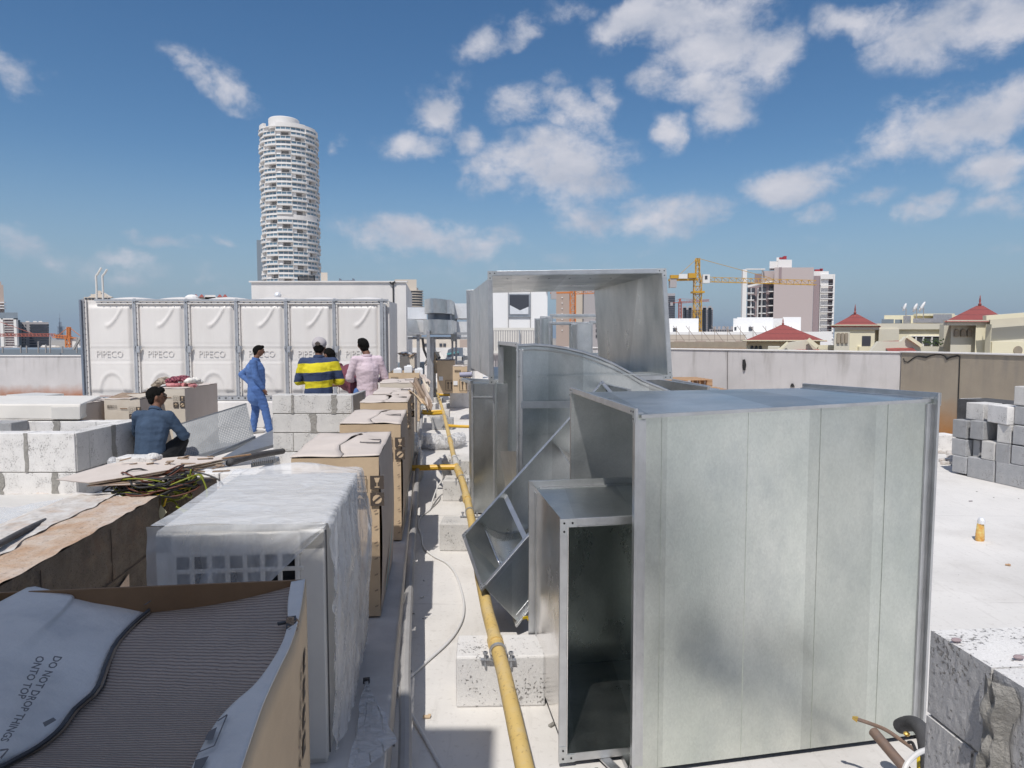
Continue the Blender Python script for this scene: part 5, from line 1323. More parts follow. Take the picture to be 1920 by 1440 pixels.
def zr(u, v): return lerp(1.05, 1.116, u)-.012*math.sin(math.pi*u)+.006*math.sin(v*9)
def zl(u, v): return lerp(1.14, 1.055, u)+.010*math.sin(math.pi*u)
def between(L_, R_, zf):
    def f(u, v):
        a = curve_px(L_, v); c = curve_px(R_, v); px = a[0]+(c[0]-a[0])*u; py = a[1]+(c[1]-a[1])*u
        return U(px, py, zf(u, v))
    return f
slr = [(x+6+4*math.sin(y*.05), y+2) for x, y in slit]
# dip the far edge of the ridged flap as in the photograph
def rid(u, v):
    return between(slr, [(x+10, y) for x, y in ridge], zr)(u, v)
b = B().m('flap_ridges'); b.grid(rid, 40, 50); b.build('ridged_flap', fc, smooth=True, solid=.001)
b = B().m('flap_liner'); 
def strip(u, v): 
    f = between(ridge, rim, lambda a, c: lerp(1.131, 1.137, a))(u, v); return f
b.grid(strip, 8, 50); b.build('liner_strip', fc, smooth=True, solid=.004)
farL = [(-160, 1230), (-40, 1150), (58, 1099), (135, 1117), (140, 1121), (180, 1122), (240, 1125), (302, 1122)]
def lf(u, v):
    a = (-200-60*v, 1200+330*v); 
    if v < .12: pass
    c = curve_px(slit, v); t = u
    top = curve_px(farL, u)
    px = a[0]+(c[0]-a[0])*u; py = a[1]+(c[1]-a[1])*u
    w0 = max(0, 1-v*2.2); w0 = w0*w0*(3-2*w0)
    base0 = curve_px(slit, 0); p0x = -200+(base0[0]+200)*u; p0y = 1200+(base0[1]-1200)*u
    px += (top[0]-p0x)*w0; py += (top[1]-p0y)*w0
    return U(px, py, zl(u, v))
b = B().m('flap_liner'); b.grid(lf, 40, 50); lfo = b.build('printed_flap', fc, smooth=True, solid=.004)
# layered edge along the slit
for dz, dx, kk in ((.012, 0, 'foam_insulation'), (.004, 5, 'card_torn'), (-.008, 9, 'foam_insulation'), (-.02, 3, 'card_torn')):
    b = B().m(kk); b.tube([U(x+dx, y+dx*.3, 1.052+dz) for x, y in slit[::2]], .0045, 5); b.build('torn_edge', fc)
# lettering on the printed flap (runs towards us, capitals facing right)
def flapz(px, py): return 1.075+.075*max(0, min(1, (240-px)/300.0))+.014
def letter(ox, oy, ex_, ey_, ux, uy):
    def f(x, y, z=0): px = ox+ex_*x+ux*y; py = oy+ey_*x+uy*y; return U(px, py, flapz(px, py))
    return f
b = B().m('ink_grey')
tw = lambda s_: max(v[0] for v in text_mesh(s_, 0.0, .022)[0])
w1 = tw('DO NOT DROP THINGS'); w2_ = tw('ONTO TOP')
b.text('DO NOT DROP THINGS', letter(103, 1229, -103/w1, 160/w1, 21, 3), 1.0, bold=.022)
b.text('ONTO TOP', letter(70, 1229, -38/w2_, 80/w2_, 21, 3), 1.0, bold=.022)
b.build('lettering', lfo)
b = B().m('ink_grey')
def q4(*pts): b.quad(*[U(x, y, flapz(x, y)) for x, y in pts])
q4((268, 1135), (280, 1127), (287, 1124), (275, 1133)); q4((80, 1355), (100, 1345), (106, 1350), (84, 1363))
q4((0, 1405), (16, 1403), (14, 1406), (0, 1409)); q4((0, 1420), (15, 1404), (17, 1405), (2, 1424))
b.build('print_mark', lfo)
# open box drawing on the liner strip
b = B().m('ink_grey')
def q5(*pts): b.quad(*[U(x, y, 1.141) for x, y in pts])
for (x0, y0, x1, y1) in ((408, 1352, 426, 1340), (426, 1340, 402, 1398), (402, 1398, 368, 1412)): 
    dx, dy = x1-x0, y1-y0; l = math.hypot(dx, dy); nx, ny = -dy/l*1.2, dx/l*1.2; q5((x0-nx, y0-ny), (x1-nx, y1-ny), (x1+nx, y1+ny), (x0+nx, y0+ny))
q5((390, 1372), (407, 1363), (399, 1387), (383, 1388)); q5((366, 1425), (392, 1417), (376, 1446), (362, 1446)); b.build('print_mark', fc)
# marks on the outside of the right wall
b = B().m('ink')
def sw(y, z): return wallp(y, z, .0055)
for k, z in enumerate((.93, .855, .78, .705)):
    for j, y in enumerate((-.15, -.225)):
        if j == 0:
            b.quad(sw(y, z), sw(y+.055, z), sw(y+.055, z+.055), sw(y, z+.055)); b.m('card')
            q = lambda a, c: wallp(y+.055*a, z+.055*c, .007)
            if k % 2: b.quad(q(.3, .85), q(.7, .85), q(.6, .45), q(.4, .45))
            else: b.quad(q(.2, .5), q(.5, .85), q(.8, .5), q(.5, .3))
            b.m('ink')
        else:
            for (a, c, e, f) in ((0, 0, .055, .004), (0, .051, .055, .055), (0, 0, .004, .055), (.051, 0, .055, .055), (.015, .015, .03, .04)): b.quad(sw(y+a, z+c), sw(y+e, z+c), sw(y+e, z+f), sw(y+a, z+f))
b.build('handling_mark', fc)
b = B().m('card_torn')
for k in range(14): p = wallp(-.31+random.uniform(-.03, .03), TZ, random.uniform(-.018, -.004))+Z*random.uniform(-.004, .010); b.box(p, (.012, .02, .008), rz=random.uniform(0, 3), rx=random.uniform(0, 3))
b.m('foam_insulation'); b.box(wallp(-.31, TZ, -.012)+Z*.006, (.022, .05, .006), rz=.3, rx=.3); b.box(wallp(-.29, TZ, -.03)+Z*.002, (.03, .010, .005), rz=.5); b.build('torn_corner', fc)

# ---- grey conduit along the plinth edge, cable, gas pipe
b = B().m('grey_pipe')
b.tube(smooth_path([PL(-1.1, .05, .05), PL(-.5, .045, .17), PL(0, .03, PZ+.03), PL(1.5, .02, PZ+.03), PL(4, .02, PZ+.03), PL(7.5, .02, PZ+.03), PL(12, .02, PZ+.03)]), .028, 10)
o = b.build('conduit', smooth='angle'); tag(o, 'grey conduit along the edge of the low white plinth', 'pipe')
cb = [(846, 1470), (820, 1425), (790, 1372), (765, 1330), (748, 1300), (737, 1290), (745, 1287), (770, 1268), (800, 1240), (838, 1206), (858, 1180), (869, 1152), (868, 1120), (855, 1078), (838, 1056), (812, 1042), (794, 1026), (790, 1005), (784, 985), (790, 968), (806, 955), (812, 935), (822, 910), (836, 893)]
b = B().m('cable_white'); b.tube(smooth_path([U(x, y, .012 if i < 21 else .06+.07*(i-21)) for i, (x, y) in enumerate(cb)], 5), .0085, 8); o = b.build('cable', smooth=True); tag(o, 'thin white cable snaking over the roof floor', 'cable')
b = B().m('grey_pipe'); b.tube(smooth_path([U(786, 968, .01), U(800, 960, .01), U(822, 940, .01), U(826, 930, .01)]), .006, 6); o = b.build('cable'); tag(o, 'short grey cable end looping beside the white one', 'cable')
gp = thing('gas_pipe', 'yellow gas pipe raised on concrete blocks running away along the roof', 'pipe', U(960, 1300, 0))
GH = .285
yp = [(1000, 1520), (985, 1445), (962, 1340), (945, 1262), (930, 1205), (915, 1150), (900, 1080), (885, 980), (876, 935), (868, 905), (858, 880)]
b = B().m('yellow_pipe'); b.tube([U(x, y, GH) for x, y in yp], .034, 14)
b.tube([U(x, y, GH) for x, y in ((858, 880), (852, 862), (846, 835), (838, 800), (832, 775), (826, 755), (820, 738), (815, 722), (811, 708), (808, 700))], .032, 12); b.build('main_run', gp, smooth='angle')
for pts, r in (([(858, 876), (810, 876.5), (771, 877.5)], .034), ([(830, 771), (811, 771.5), (792, 771)], .03), ([(829, 775), (812, 776), (791, 775)], .028), ([(839, 798), (862, 799.5), (884, 800)], .026), ([(820, 740), (850, 741), (880, 740.5)], .034), ([(815, 719), (805, 719), (796, 719)], .03), ([(812, 691), (780, 690), (742, 690)], .03)):
    b = B().m('yellow_bright'); b.tube([U(x, y, GH) for x, y in pts], r, 10); b.build('branch', gp, smooth='angle')
b = B().m('white_casing'); b.tube([U(856, 873, GH), U(852, 858, GH)], .038, 12); b.build('tape_wrap', gp, smooth='angle')
b = B().m('yellow_pipe')
for (x, y), (x1, y1), r in (((876, 938), (874, 930), .042), ((858, 880), (862, 889), .043), ((845, 830), (844, 826), .038), ((930, 1208), (928, 1200), .041)): b.tube([U(x, y, GH), U(x1, y1, GH)], r, 12)
b.build('coupling', gp, smooth='angle')
def clamp(px, py):
    p = U(px, py, GH); b = B().m('steel_post'); d = (U(px-12, py-60, GH)-p).normalized()
    b.ring(p, d, .043, .037, .022, 16); b.bar(p+Vector((-.085, 0, -.038)), p+Vector((.085, 0, -.038)), .022, .005); 
    for s in (-1, 1): b.tube([p+Vector((.062*s, 0, -.075)), p+Vector((.062*s, 0, .0))], .006, 6); b.tube([p+Vector((.062*s, 0, -.012)), p+Vector((.062*s, 0, .0))], .012, 6)
    b.build('clamp', gp)
for c in ((934, 1222), (881, 960), (866, 897), (853, 862), (844, 822), (833, 780)): clamp(*c)

# ---- concrete blocks
def block(name, label, cat, c, dims, rz, key='block', group=None, bev=.010):
    t = B(c).m(key); x, y, z = dims[0]/2, dims[1]/2, dims[2]
    n = 6
    q = [(-x, -y), (x, -y), (x, y), (-x, y)]
    t.box((c[0], c[1], c[2]+z/2), dims); o = t.build(name, bevel=bev); o.rotation_euler = (0, 0, rz); return tag(o, label, cat, group)
def sup(label, px, py, w=.45, h=.235, dd=.22, rz=0.0, key='block', z=0.0):
    p = U(px, py, z); dv = Vector((-math.sin(rz), math.cos(rz), 0)); c = p+dv*dd/2
    return block('concrete_block', label, 'concrete block', (c.x, c.y, z), (w, dd, h), rz, key, 'blocks carrying the yellow gas pipe')
sup('nearest concrete block under the yellow gas pipe', 939, 1326, .435, .255, .25, R(2), 'block_pale')
sup('concrete block under the gas pipe beside the tilted duct', 873, 1034, .44, .235, .25, R(-2))
sup('concrete block below the small tee of the gas pipe', 866, 940, .42, .23, .3, R(-1))
sup('concrete block just behind the white taped pipe coupling', 862, 897, .46, .23, .32, R(0))
sup('second far block of the pipe line, right of the wrapped plastic', 829, 806, .42, .23, .2, 0, 'block_grey')
sup('third far block of the pipe line, half under the yellow pipe', 824, 789, .42, .23, .22, 0)
sup('fourth far block of the pipe line', 818, 776, .46, .24, .25, 0, 'block_pale')
sup('fifth far block of the pipe line by the hanging flap', 812, 764, .46, .24, .25, 0)
sup('sixth far block of the pipe line, beside the hanging flaps', 808, 752, .45, .24, .25, 0, 'block_grey')
sup('seventh far block of the pipe line, pale topped', 803, 742, .42, .24, .25, 0, 'block_pale')
sup('eighth far block of the pipe line, near the leaning cartons', 806, 730, .42, .24, .25, 0)
def fblock(label, x0, x1, yt, yb, d, dep, key='block', group=None, rz=0.0, z0=None):
    a = V(x0, yb, d); c = V(x1, yb, d); tt = V(x0, yt, d); w = c.x-a.x; h = tt.z-a.z
    z = a.z if z0 is None else z0
    return block('concrete_block', label, 'concrete block', ((a.x+c.x)/2, d+dep/2, z), (w, dep, h), rz, key, group)
fblock('rough concrete block under the two leaning cartons', 843, 880, 743, 756, 18.3*.99, .3, 'block', z0=0)
# ================================================================ MASONRY, LEFT SIDE
random.seed(21)
def masonry(label, origin, u, length, courses, bw=.46, dep=.2, key='block', z0=0.0, start=.0, smear=True, name='block_wall', caps=True, joints=None):
    """courses: list of heights from the bottom; u: unit vector along the face, face towards -n"""
    u = Vector(u).normalized(); n = Vector((-u.y, u.x, 0)); o = Vector(origin)
    t = thing(name, label, 'block wall', origin)
    b = B(origin).m('mortar'); H = sum(courses)
    q = lambda a, c, z: o+u*a+n*c+Z*(z+z0)
    b.hexa([q(.01, .008, 0), q(length-.01, .008, 0), q(length-.01, dep-.008, 0), q(.01, dep-.008, 0)], [q(.01, .008, H-.01), q(length-.01, .008, H-.01), q(length-.01, dep-.008, H-.01), q(.01, dep-.008, H-.01)]); b.build('mortar_core', t)
    b = B(origin).m(key); z = 0
    for r, h in enumerate(courses):
        x = -((r+start) % 2)*bw*.5
        while x < length-.02:
            x0 = max(0, x)+.005; x1 = min(length, x+bw)-.005
            if x1-x0 > .03:
                j = lambda: random.uniform(-.004, .004)
                b.m(key if random.random() < .7 else 'block_pale'); f = j()
                b.hexa([q(x0, f, z+.006), q(x1, f, z+.006), q(x1, dep-f, z+.006), q(x0, dep-f, z+.006)], [q(x0+j()*.5, f+j(), z+h-.005), q(x1, f+j(), z+h-.005), q(x1, dep-f, z+h-.005+j()), q(x0, dep-f, z+h-.005)])
            x += bw
        z += h
    b.build('blockwork', t, bevel=.006)
    if smear:                                  # mortar smeared over the upright joints
        b = B(origin).m('mortar'); z = 0
        for r, h in enumerate(courses):
            x = -((r+start) % 2)*bw*.5+bw
            while x < length-.05:
                if random.random() < .25: x += bw; continue
                w = random.uniform(.015, .055); pts = []
                for k in range(9): pts.append((x-w*random.uniform(.6, 1.2), z+h*k/8))
                for k in range(8, -1, -1): pts.append((x+w*random.uniform(.4, 1.1), z+h*k/8))
                b.prism([q(a, -.0045, c) for a, c in pts], -n*.003+Z*0)
                x += bw
            z += h
        b.build('mortar_smear', t)
    return t
# wall B in the middle
o = V(509, 740, 8.2); hB = o.z
cs = [.23]*4+[hB-.92]
cs = [hB-.23*4]+[.23]*4
masonry('low concrete block wall in front of the man in stripes', (o.x, 8.2, 0), (1, .0, 0), V(660, 740, 8.2).x-o.x, cs, .50, .22, 'block', start=1)
masonry('short return of block wall at the right end of the middle wall', (V(661.5, 740, 8.2).x, 8.2, 0), (.0, 1, 0), .75, cs, .5, .05, 'block_grey', smear=False)
# wall A, the enclosure at left: L shape of big blocks
oa = V(140, 812, 7.55); HA = oa.z
masonry('concrete block enclosure at left, front side in the sun', (V(-110, 812, 7.55).x, 7.55, 0), (1, 0, 0), oa.x-V(-110, 812, 7.55).x, [.30, HA-.30], .62, .22, 'block_pale')
masonry('right return of the block enclosure beside the denim shirt', (oa.x+.005, 7.56, 0), (.02, 1, 0), 1.35, [.30, HA-.30], .46, .20, 'block', smear=True).name
masonry('rear side of the block enclosure at left', (V(22, 793, 8.6).x, 8.7, 0), (1, 0, 0), 1.35, [.30, HA-.31], .5, .2, 'block_pale', start=1)
fblock('dark shaded block standing at the left edge behind the enclosure', -30, 22, 793, 812, 8.4, .3, 'block_grey', z0=V(0, 812, 8.4).z)
# spilled mortar foot
b = B().m('old_white_paint')
def mound(u, v):
    x = V(-60, 915, 7.5).x+2.6*u; y = 7.56-.30*v; return Vector((x, y, .005+.06*(1-v)*(1+.7*mnoise.noise(Vector((u*12, v*3, 0))))))
b.grid(mound, 60, 6); o = b.build('mortar_spill', smooth=True); tag(o, 'crumbly mortar spilled along the foot of the block enclosure', 'rubble')

# ---- upstand beam with orange stained top
TZB = .66
e0 = U(297, 930, TZB); e1 = U(28, 1083, TZB); bd_ = (e1-e0).normalized(); far = e0; bn = Vector((bd_.y, -bd_.x, 0))
if bn.x > 0: bn = -bn                         # towards the left
ub = thing('upstand_beam', 'long concrete upstand with orange stained and whitewashed top at left', 'low wall', (e0.x, e0.y, 0))
near_ = e0+bd_*3.4
def BM(t, w, z): return Vector((e0.x, e0.y, 0))+bd_*t+bn*w+Z*z
b = B().m('brown_block')
def side(u, v): return BM(-.0+3.4*u, -.020*abs(mnoise.noise(Vector((u*44, v*9, 3))))-.006*mnoise.noise(Vector((u*140, v*30, 3))), TZB*v)
b.grid(side, 90, 16); b.build('side_face', ub)
b = B().m('orange_top')
def topf(u, v):
    e_ = .012*mnoise.noise(Vector((u*22, v*9, 0))); return BM(3.4*u, .02*mnoise.noise(Vector((u*26, 0, 7)))*(1-v)+.34*v, TZB+.004+e_*.7)
b.grid(topf, 110, 12); b.build('stained_top', ub)
b = B().m('old_white_paint')
def topw(u, v):
    ed = .30-.18*max(0, u-.25)+.05*mnoise.noise(Vector((u*14, 3, 0))); w = lerp(ed, .95, v); return BM(-.05+3.4*u, w, TZB+.012+.010*mnoise.noise(Vector((u*40, v*14, 0)))-.25*max(0, v-.45))
b.grid(topw, 120, 16); b.build('whitewashed_top', ub)
b = B().m('brown_block'); b.hexa([BM(0, .01, 0), BM(3.4, .01, 0), BM(3.4, .9, 0), BM(0, .9, 0)], [BM(0, .01, TZB-.02), BM(3.4, .01, TZB-.02), BM(3.4, .5, TZB-.02), BM(0, .5, TZB-.02)]); b.build('core', ub)
b = B().m('ink')
for t_ in (.75, 1.5): b.bar(BM(t_, -.010, .30), BM(t_, -.010, TZB-.03), .005)
b.bar(BM(0, -.010, .30), BM(3.4, -.010, .30), .005); b.build('joint', ub)
b = B().m('orange_top')
b.grid(lambda u, v: BM(.55+2.6*u, -.016-.003*v, .02+.26*v*(1-.4*abs(mnoise.noise(Vector((u*5, 0, 0)))))), 30, 4); b.build('rust_stain', ub)
# end pier of the beam
o = U(299, 1052, 0); pr = V(350, 1035, 5.35)
b = B().m('brown_block'); x0 = V(297, 930, 5.2).x; x1 = V(350, 930, 5.2).x
b.hexa([(x0, 5.15, 0), (x1, 5.3, 0), (x1, 5.75, 0), (x0, 5.75, 0)], [(x0, 5.15, .62), (x1, 5.3, .62), (x1, 5.75, .62), (x0, 5.75, .62)])
o = b.build('pier', bevel=.01); tag(o, 'short brown block pier under the wire coil', 'pier')

# ---- cardboard sheets, coil of wires, loose block
cz = .90
cc = thing('cardboard_sheet', 'stack of torn cardboard sheets lying on the pier over the wires', 'cardboard', V(280, 880, 5.4))
random.seed(5)
for k in range(5):
    L0 = [(105, 898), (205, 868), (300, 858), (352, 855), (412, 857), (418, 862), (356, 874), (320, 880), (250, 893), (165, 904)]
    sh = .03*k; pts = []
    for (x, y) in L0: pts.append(V(x+random.uniform(-4, 4)*(k > 0)+(45 if x < 130 else 0)*k, y+k*2.0+random.uniform(-1.5, 1.5), 4.86+(898-y)*.016+k*.01))
    b = B().m(('card_top', 'card_pale', 'card_side', 'card_torn', 'card_side')[k]); b.prism(pts, (0, .01, -.008)); b.build('sheet', cc)
b = B().m('card_torn')
for k in range(26):
    p = V(random.uniform(230, 415), random.uniform(856, 888), 5.3); b.box(p, (random.uniform(.04, .14), .02, .006), rz=random.uniform(-.6, .6), ry=random.uniform(-.4, .3), rx=random.uniform(-.5, .5))
b.build('torn_scrap', cc)
p = V(262, 884, 5.42); b = B().m('block_pale'); b.box(V(262, 868, 5.45), (.30, .16, .115), rz=-.03); b.ell(V(287, 857, 5.45), (.06, .05, .035), 10); b.ell(V(236, 862, 5.45), (.05, .05, .03), 8)
o = b.build('concrete_block', bevel=.012); tag(o, 'small broken concrete block weighing down the cardboard sheets', 'concrete block')
wc = thing('wire_coil', 'big messy coil of yellow green and black wires under the cardboard', 'wire coil', V(285, 905, 5.3))
random.seed(9); ctr = V(282, 906, 5.02)
for k in range(50):
    rx = random.uniform(.18, .31); ry = random.uniform(.08, .17); ph = random.uniform(0, 6.28); tz = random.uniform(-.07, .045); tilt = random.uniform(-.10, .22)
    key = random.choice(['wire_green']*5+['rubber_black']*9+['wire_yellow']+['wire_red']*2)
    cx = ctr+Vector((random.uniform(-.03, .08), random.uniform(-.04, .05), tz)); pts = []
    for i in range(19):
        a = ph+i/18*math.pi*random.uniform(1.7, 1.9); wob = 1+.07*math.sin(a*3+k)
        pts.append(cx+Vector((rx*wob*math.cos(a), ry*wob*math.sin(a), tilt*.4*math.cos(a)+.03*math.sin(a*2+k))))
    b = B().m(key); b.tube(pts, .006 if key != 'rubber_black' else .0065, 6); b.build('wire', wc, smooth=True)
for pts, key in (([(355, 905), (372, 890), (385, 910), (388, 930), (380, 948), (365, 957), (345, 957), (330, 950)], 'wire_green'), ([(348, 885), (380, 888), (410, 900), (421, 918), (417, 935)], 'foam_insulation'), ([(355, 910), (358, 880)], 'wire_green'),
                 ([(312, 945), (305, 962), (300, 980)], 'rubber_black'), ([(330, 905), (318, 920), (310, 940), (306, 950)], 'wire_yellow'), ([(345, 905), (322, 915), (312, 932), (308, 948)], 'wire_yellow'), ([(308, 905), (305, 925), (304, 948)], 'wire_green'), ([(310, 942), (325, 940), (342, 958), (360, 972)], 'wire_green'), ([(352, 890), (356, 915), (345, 932), (325, 937), (312, 930)], 'wire_green'),
                 ([(300, 900), (312, 930), (306, 952), (305, 985), (316, 998)], 'rubber_black')):
    b = B().m(key); b.tube(smooth_path([V(x, y, 5.0-.02*i) for i, (x, y) in enumerate(pts)], 6), .0065, 6); b.build('loose_wire', wc, smooth=True)
b = B().m('masking_tape')
b.hexa([V(296, 965, 4.9), V(302, 976, 4.9), V(302, 976, 4.96), V(296, 965, 4.96)], [V(301, 946, 4.9), V(313, 960, 4.9), V(313, 960, 4.96), V(301, 946, 4.96)]); b.build('tape_bundle', wc)
b = B().m('foam_insulation'); b.tube([V(305, 970, 4.94), V(312, 998, 4.9)], .022, 8); b.build('sleeve', wc)
b = B().m('plastic_bag'); b.ell(V(212, 866, 6.4), (.05, .05, .05), 10); b.ell(V(222, 871, 6.3), (.07, .05, .03), 10); o = b.build('plastic_scrap'); tag(o, 'crumpled plastic scrap at the tip of the cardboard sheets', 'plastic')
# black sleeved tubes
b = B().m('foam_insulation'); b.tube(smooth_path([V(430, 868, 5.9), V(455, 860, 6.3), (V(490, 852, 6.9)), V(530, 846, 7.6)]), .032, 10); o = b.build('insulated_tube', smooth=True); tag(o, 'black insulated tube lying beyond the wire coil', 'tube')
b = B().m('wood'); b.tube([V(375, 866, 5.6), V(470, 852, 6.2)], .008, 6); o = b.build('stick'); tag(o, 'thin stick beside the black insulated tube', 'stick')
b = B().m('foam_insulation'); b.tube(smooth_path([U(-30, 1035, .70), U(10, 1014, .70), U(60, 988, .68), U(110, 966, .62), U(144, 955, .55)]), .018, 10); o = b.build('insulated_tube', smooth=True); tag(o, 'black insulated tube lying on the whitewashed upstand at far left', 'tube')
b = B().m('plastic_thin')
def shet(u, v):
    p = U(lerp(-60, 118, u)+10*v, lerp(952, 1012, v)-12*u+6*math.sin(u*5+v*3), .56-.1*u); return p+Z*(.03*mnoise.noise(Vector((u*3, v*4, 1)))+.02*math.sin(u*6+v*9)*(1-u))
b.grid(shet, 40, 24); o = b.build('plastic_sheet', smooth=True, auto=False); tag(o, 'clear blue-tinged plastic sheet lying at the far left', 'plastic sheet')
b = B().m('white_panel'); a = U(-80, 1045, .50); b.hexa([U(-120, 1010, .0), U(-120, 930, 0), U(150, 925, 0), U(190, 950, 0)], [U(-120, 1010, .45), U(-120, 930, .30), U(150, 925, .02), U(190, 950, .02)])
o = b.build('rendered_slope', bevel=.02); o['kind'] = 'structure'

# ---- yellow pipe and blocks in the gap behind the film-wrapped unit
b = B().m('yellow_bright'); b.tube([U(352, 897, .28), U(420, 892, .28), U(492, 887, .28)], .035, 12); o = b.build('gas_pipe', smooth='angle'); tag(o, 'bright yellow pipe branch showing between the coil and wrapped unit', 'pipe')
fblock('concrete block behind the yellow branch pipe, leftmost', 365, 410, 862, 888, 6.9, .25, 'block_pale', 'blocks behind the yellow branch pipe', z0=.28)
fblock('concrete block behind the yellow branch pipe, middle one', 412, 450, 862, 888, 6.9, .25, 'block_pale', 'blocks behind the yellow branch pipe', z0=.28)
fblock('concrete block behind the yellow branch pipe, rightmost', 452, 482, 860, 886, 6.9, .25, 'block', 'blocks behind the yellow branch pipe', z0=.28)
fblock('concrete block on the floor just before the yellow branch pipe', 414, 470, 904, 935, 5.75, .3, 'block_pale', z0=0)
b = B().m('wood')
for k in range(4): b.bar(U(352, 918+k*4, .03+.02*k), U(412, 914+k*5, .03+.02*k), .03, .012)
b.m('tray_steel'); b.bar(U(352, 912, .10), U(402, 908, .10), .10, .02); o = b.build('scrap_pile'); tag(o, 'small pile of grey strips and sticks on the floor near the coil', 'scrap')

# ---- perforated trays
pt_ = thing('perforated_tray', 'long perforated steel tray propped up behind the denim shirt', 'cable tray', V(400, 850, 9.2))
q0 = V(335, 867, 9.0); q1 = V(478, 826, 9.6); q2 = V(462, 757, 9.9); q3 = V(322, 800, 9.3)
b = B().m('perforated')
b.add([q0, q1, q2, q3], [(0, 1, 2, 3)], [(0, 0), (1, 0), (1, 1), (0, 1)]); b.build('perforated_face', pt_, auto=False)
b = B().m('tray_steel'); b.bar(q0, q1, .03, .05); b.bar(q3, q2, .012, .02); b.build('edge_lip', pt_)
b = B().m('tray_steel'); n_ = (q2-q0).cross(q3-q1).normalized(); 
if n_.y < 0: n_ = -n_
b.plate(q0, q1, q1+n_*.12, q0+n_*.12, .003); b.build('side_rail', pt_)
pt2 = thing('perforated_tray', 'flat perforated steel tray below the blue worker', 'cable tray', V(480, 850, 8.4))
q0 = V(400, 868, 7.8); q1 = V(512, 836, 8.8); q2 = V(512, 806, 9.9); q3 = V(478, 822, 9.4)
b = B().m('tray_steel'); b.plate(q0, q1, q2, q3, .004); b.build('plate', pt2)
b = B().m('tray_steel'); b.bar(q0, q1, .02, .04); b.bar(q0+Z*.05+Vector((-.1, .1, 0)), q3+Z*.02, .02, .03); b.build('edge_lip', pt2)
pt3 = thing('grating', 'dark steel grating strip in front of the middle block wall', 'grating', V(490, 850, 7.6))
b = B().m('steel_blue'); a = V(470, 852, 7.7); c = V(512, 846, 8.0); b.hexa([a+Z*-.15, c+Z*-.15, c+Vector((0, .3, -.15)), a+Vector((0, .3, -.15))], [a+Z*-.1, c+Z*-.1, c+Vector((0, .3, -.1)), a+Vector((0, .3, -.1))]); b.build('bed', pt3)
for k in range(12): b = B().m('tray_steel'); p = lerp(a, c, k/11); b.bar(p+Z*-.02, p+Vector((.02, .02, -.13)), .012); b.build('rib', pt3)

# ---- cartons at the back left
def fcarton(label, x0, x1, yt, d, h, dd, z=None, **k):
    a = V(x0, yt, d); c = V(x1, yt, d); return carton(label, (c.x, d, a.z-h if z is None else z), c.x-a.x, dd, h, rz=0.0, **k)
k_ = dict(group='cartons standing before the water tank', swoosh=False, scallop=False)
c1 = fcarton('tall carton with clothes on top before the water tank', 275, 346, 729, 9.9, .95, 1.1, tone='card_pale', seed=11, lid=True, tear=False, side='card_side', sideicons=False, bulge=0, **k_)
c2_ = fcarton('carton with opened brown flap next to the tall one', 195, 262, 749, 9.3, .70, .95, tone='card_pale', seed=12, tear=False, **k_)
c3 = fcarton('low carton at left with handling marks on its shaded side', 98, 152, 759, 8.9, .6, .9, tone='card_pale', seed=13, tear=False, marks=False, handle=False, side='card_side', sideicons=True, group='cartons standing before the water tank', swoosh=False, scallop=False)
b = B().m('card_torn'); a = [V(196, 749, 9.3), V(228, 737, 9.7), V(262, 738, 9.8), V(278, 733, 10.2), V(272, 739, 10), V(240, 746, 9.5)]; b.prism(a, (0, .01, .008)); o = b.build('opened_flap', bevel=.002); tag(o, 'brown opened flap lying on the carton left of the tall one', 'cardboard')
b = B().m('card_pale'); a = [V(238, 741, 9.25), V(300, 736, 9.9), V(322, 741, 10.3), V(262, 747, 9.3)]; b.prism(a, (0, 0, .008)); o = b.build('pale_flap'); tag(o, 'pale upper flap over the carton behind the dark haired head', 'cardboard')
# clothes heap
def heap(name, label, pts, key, amp=.06, r=.12):
    b = B().m(key)
    for i, (x, y, s) in enumerate(pts):
        p = V(x, y, 10.2+.1*(i % 3)); n = 14
        b.ell(p, (s*1.5, s, s*.6), 14)
    o = b.build(name); md = o.modifiers.new('r', 'REMESH'); md.mode = 'VOXEL'; md.voxel_size = .012
    tx = bpy.data.textures.new(name, 'CLOUDS'); tx.noise_scale = .05
    dm = o.modifiers.new('d', 'DISPLACE'); dm.texture = tx; dm.strength = .045
    return tag(o, label, 'clothes')
heap('scarf', 'dark red checked scarf heaped on the tall carton', [(322, 714, .07), (332, 711, .08), (342, 710, .08), (350, 713, .06)], 'scarf_red')
heap('scarf', 'black and cream patterned scarf at left of the clothes heap', [(300, 717, .06), (308, 712, .07), (315, 715, .06), (292, 722, .05)], 'scarf_cream')
heap('shirt', 'coral shirt lying flat under the scarves', [(325, 721, .07), (340, 722, .07), (355, 721, .07), (362, 723, .05)], 'cloth_coral')
heap('shirt', 'white shirt folded at the right of the clothes heap', [(355, 714, .07), (365, 713, .07), (374, 716, .05)], 'white_panel')
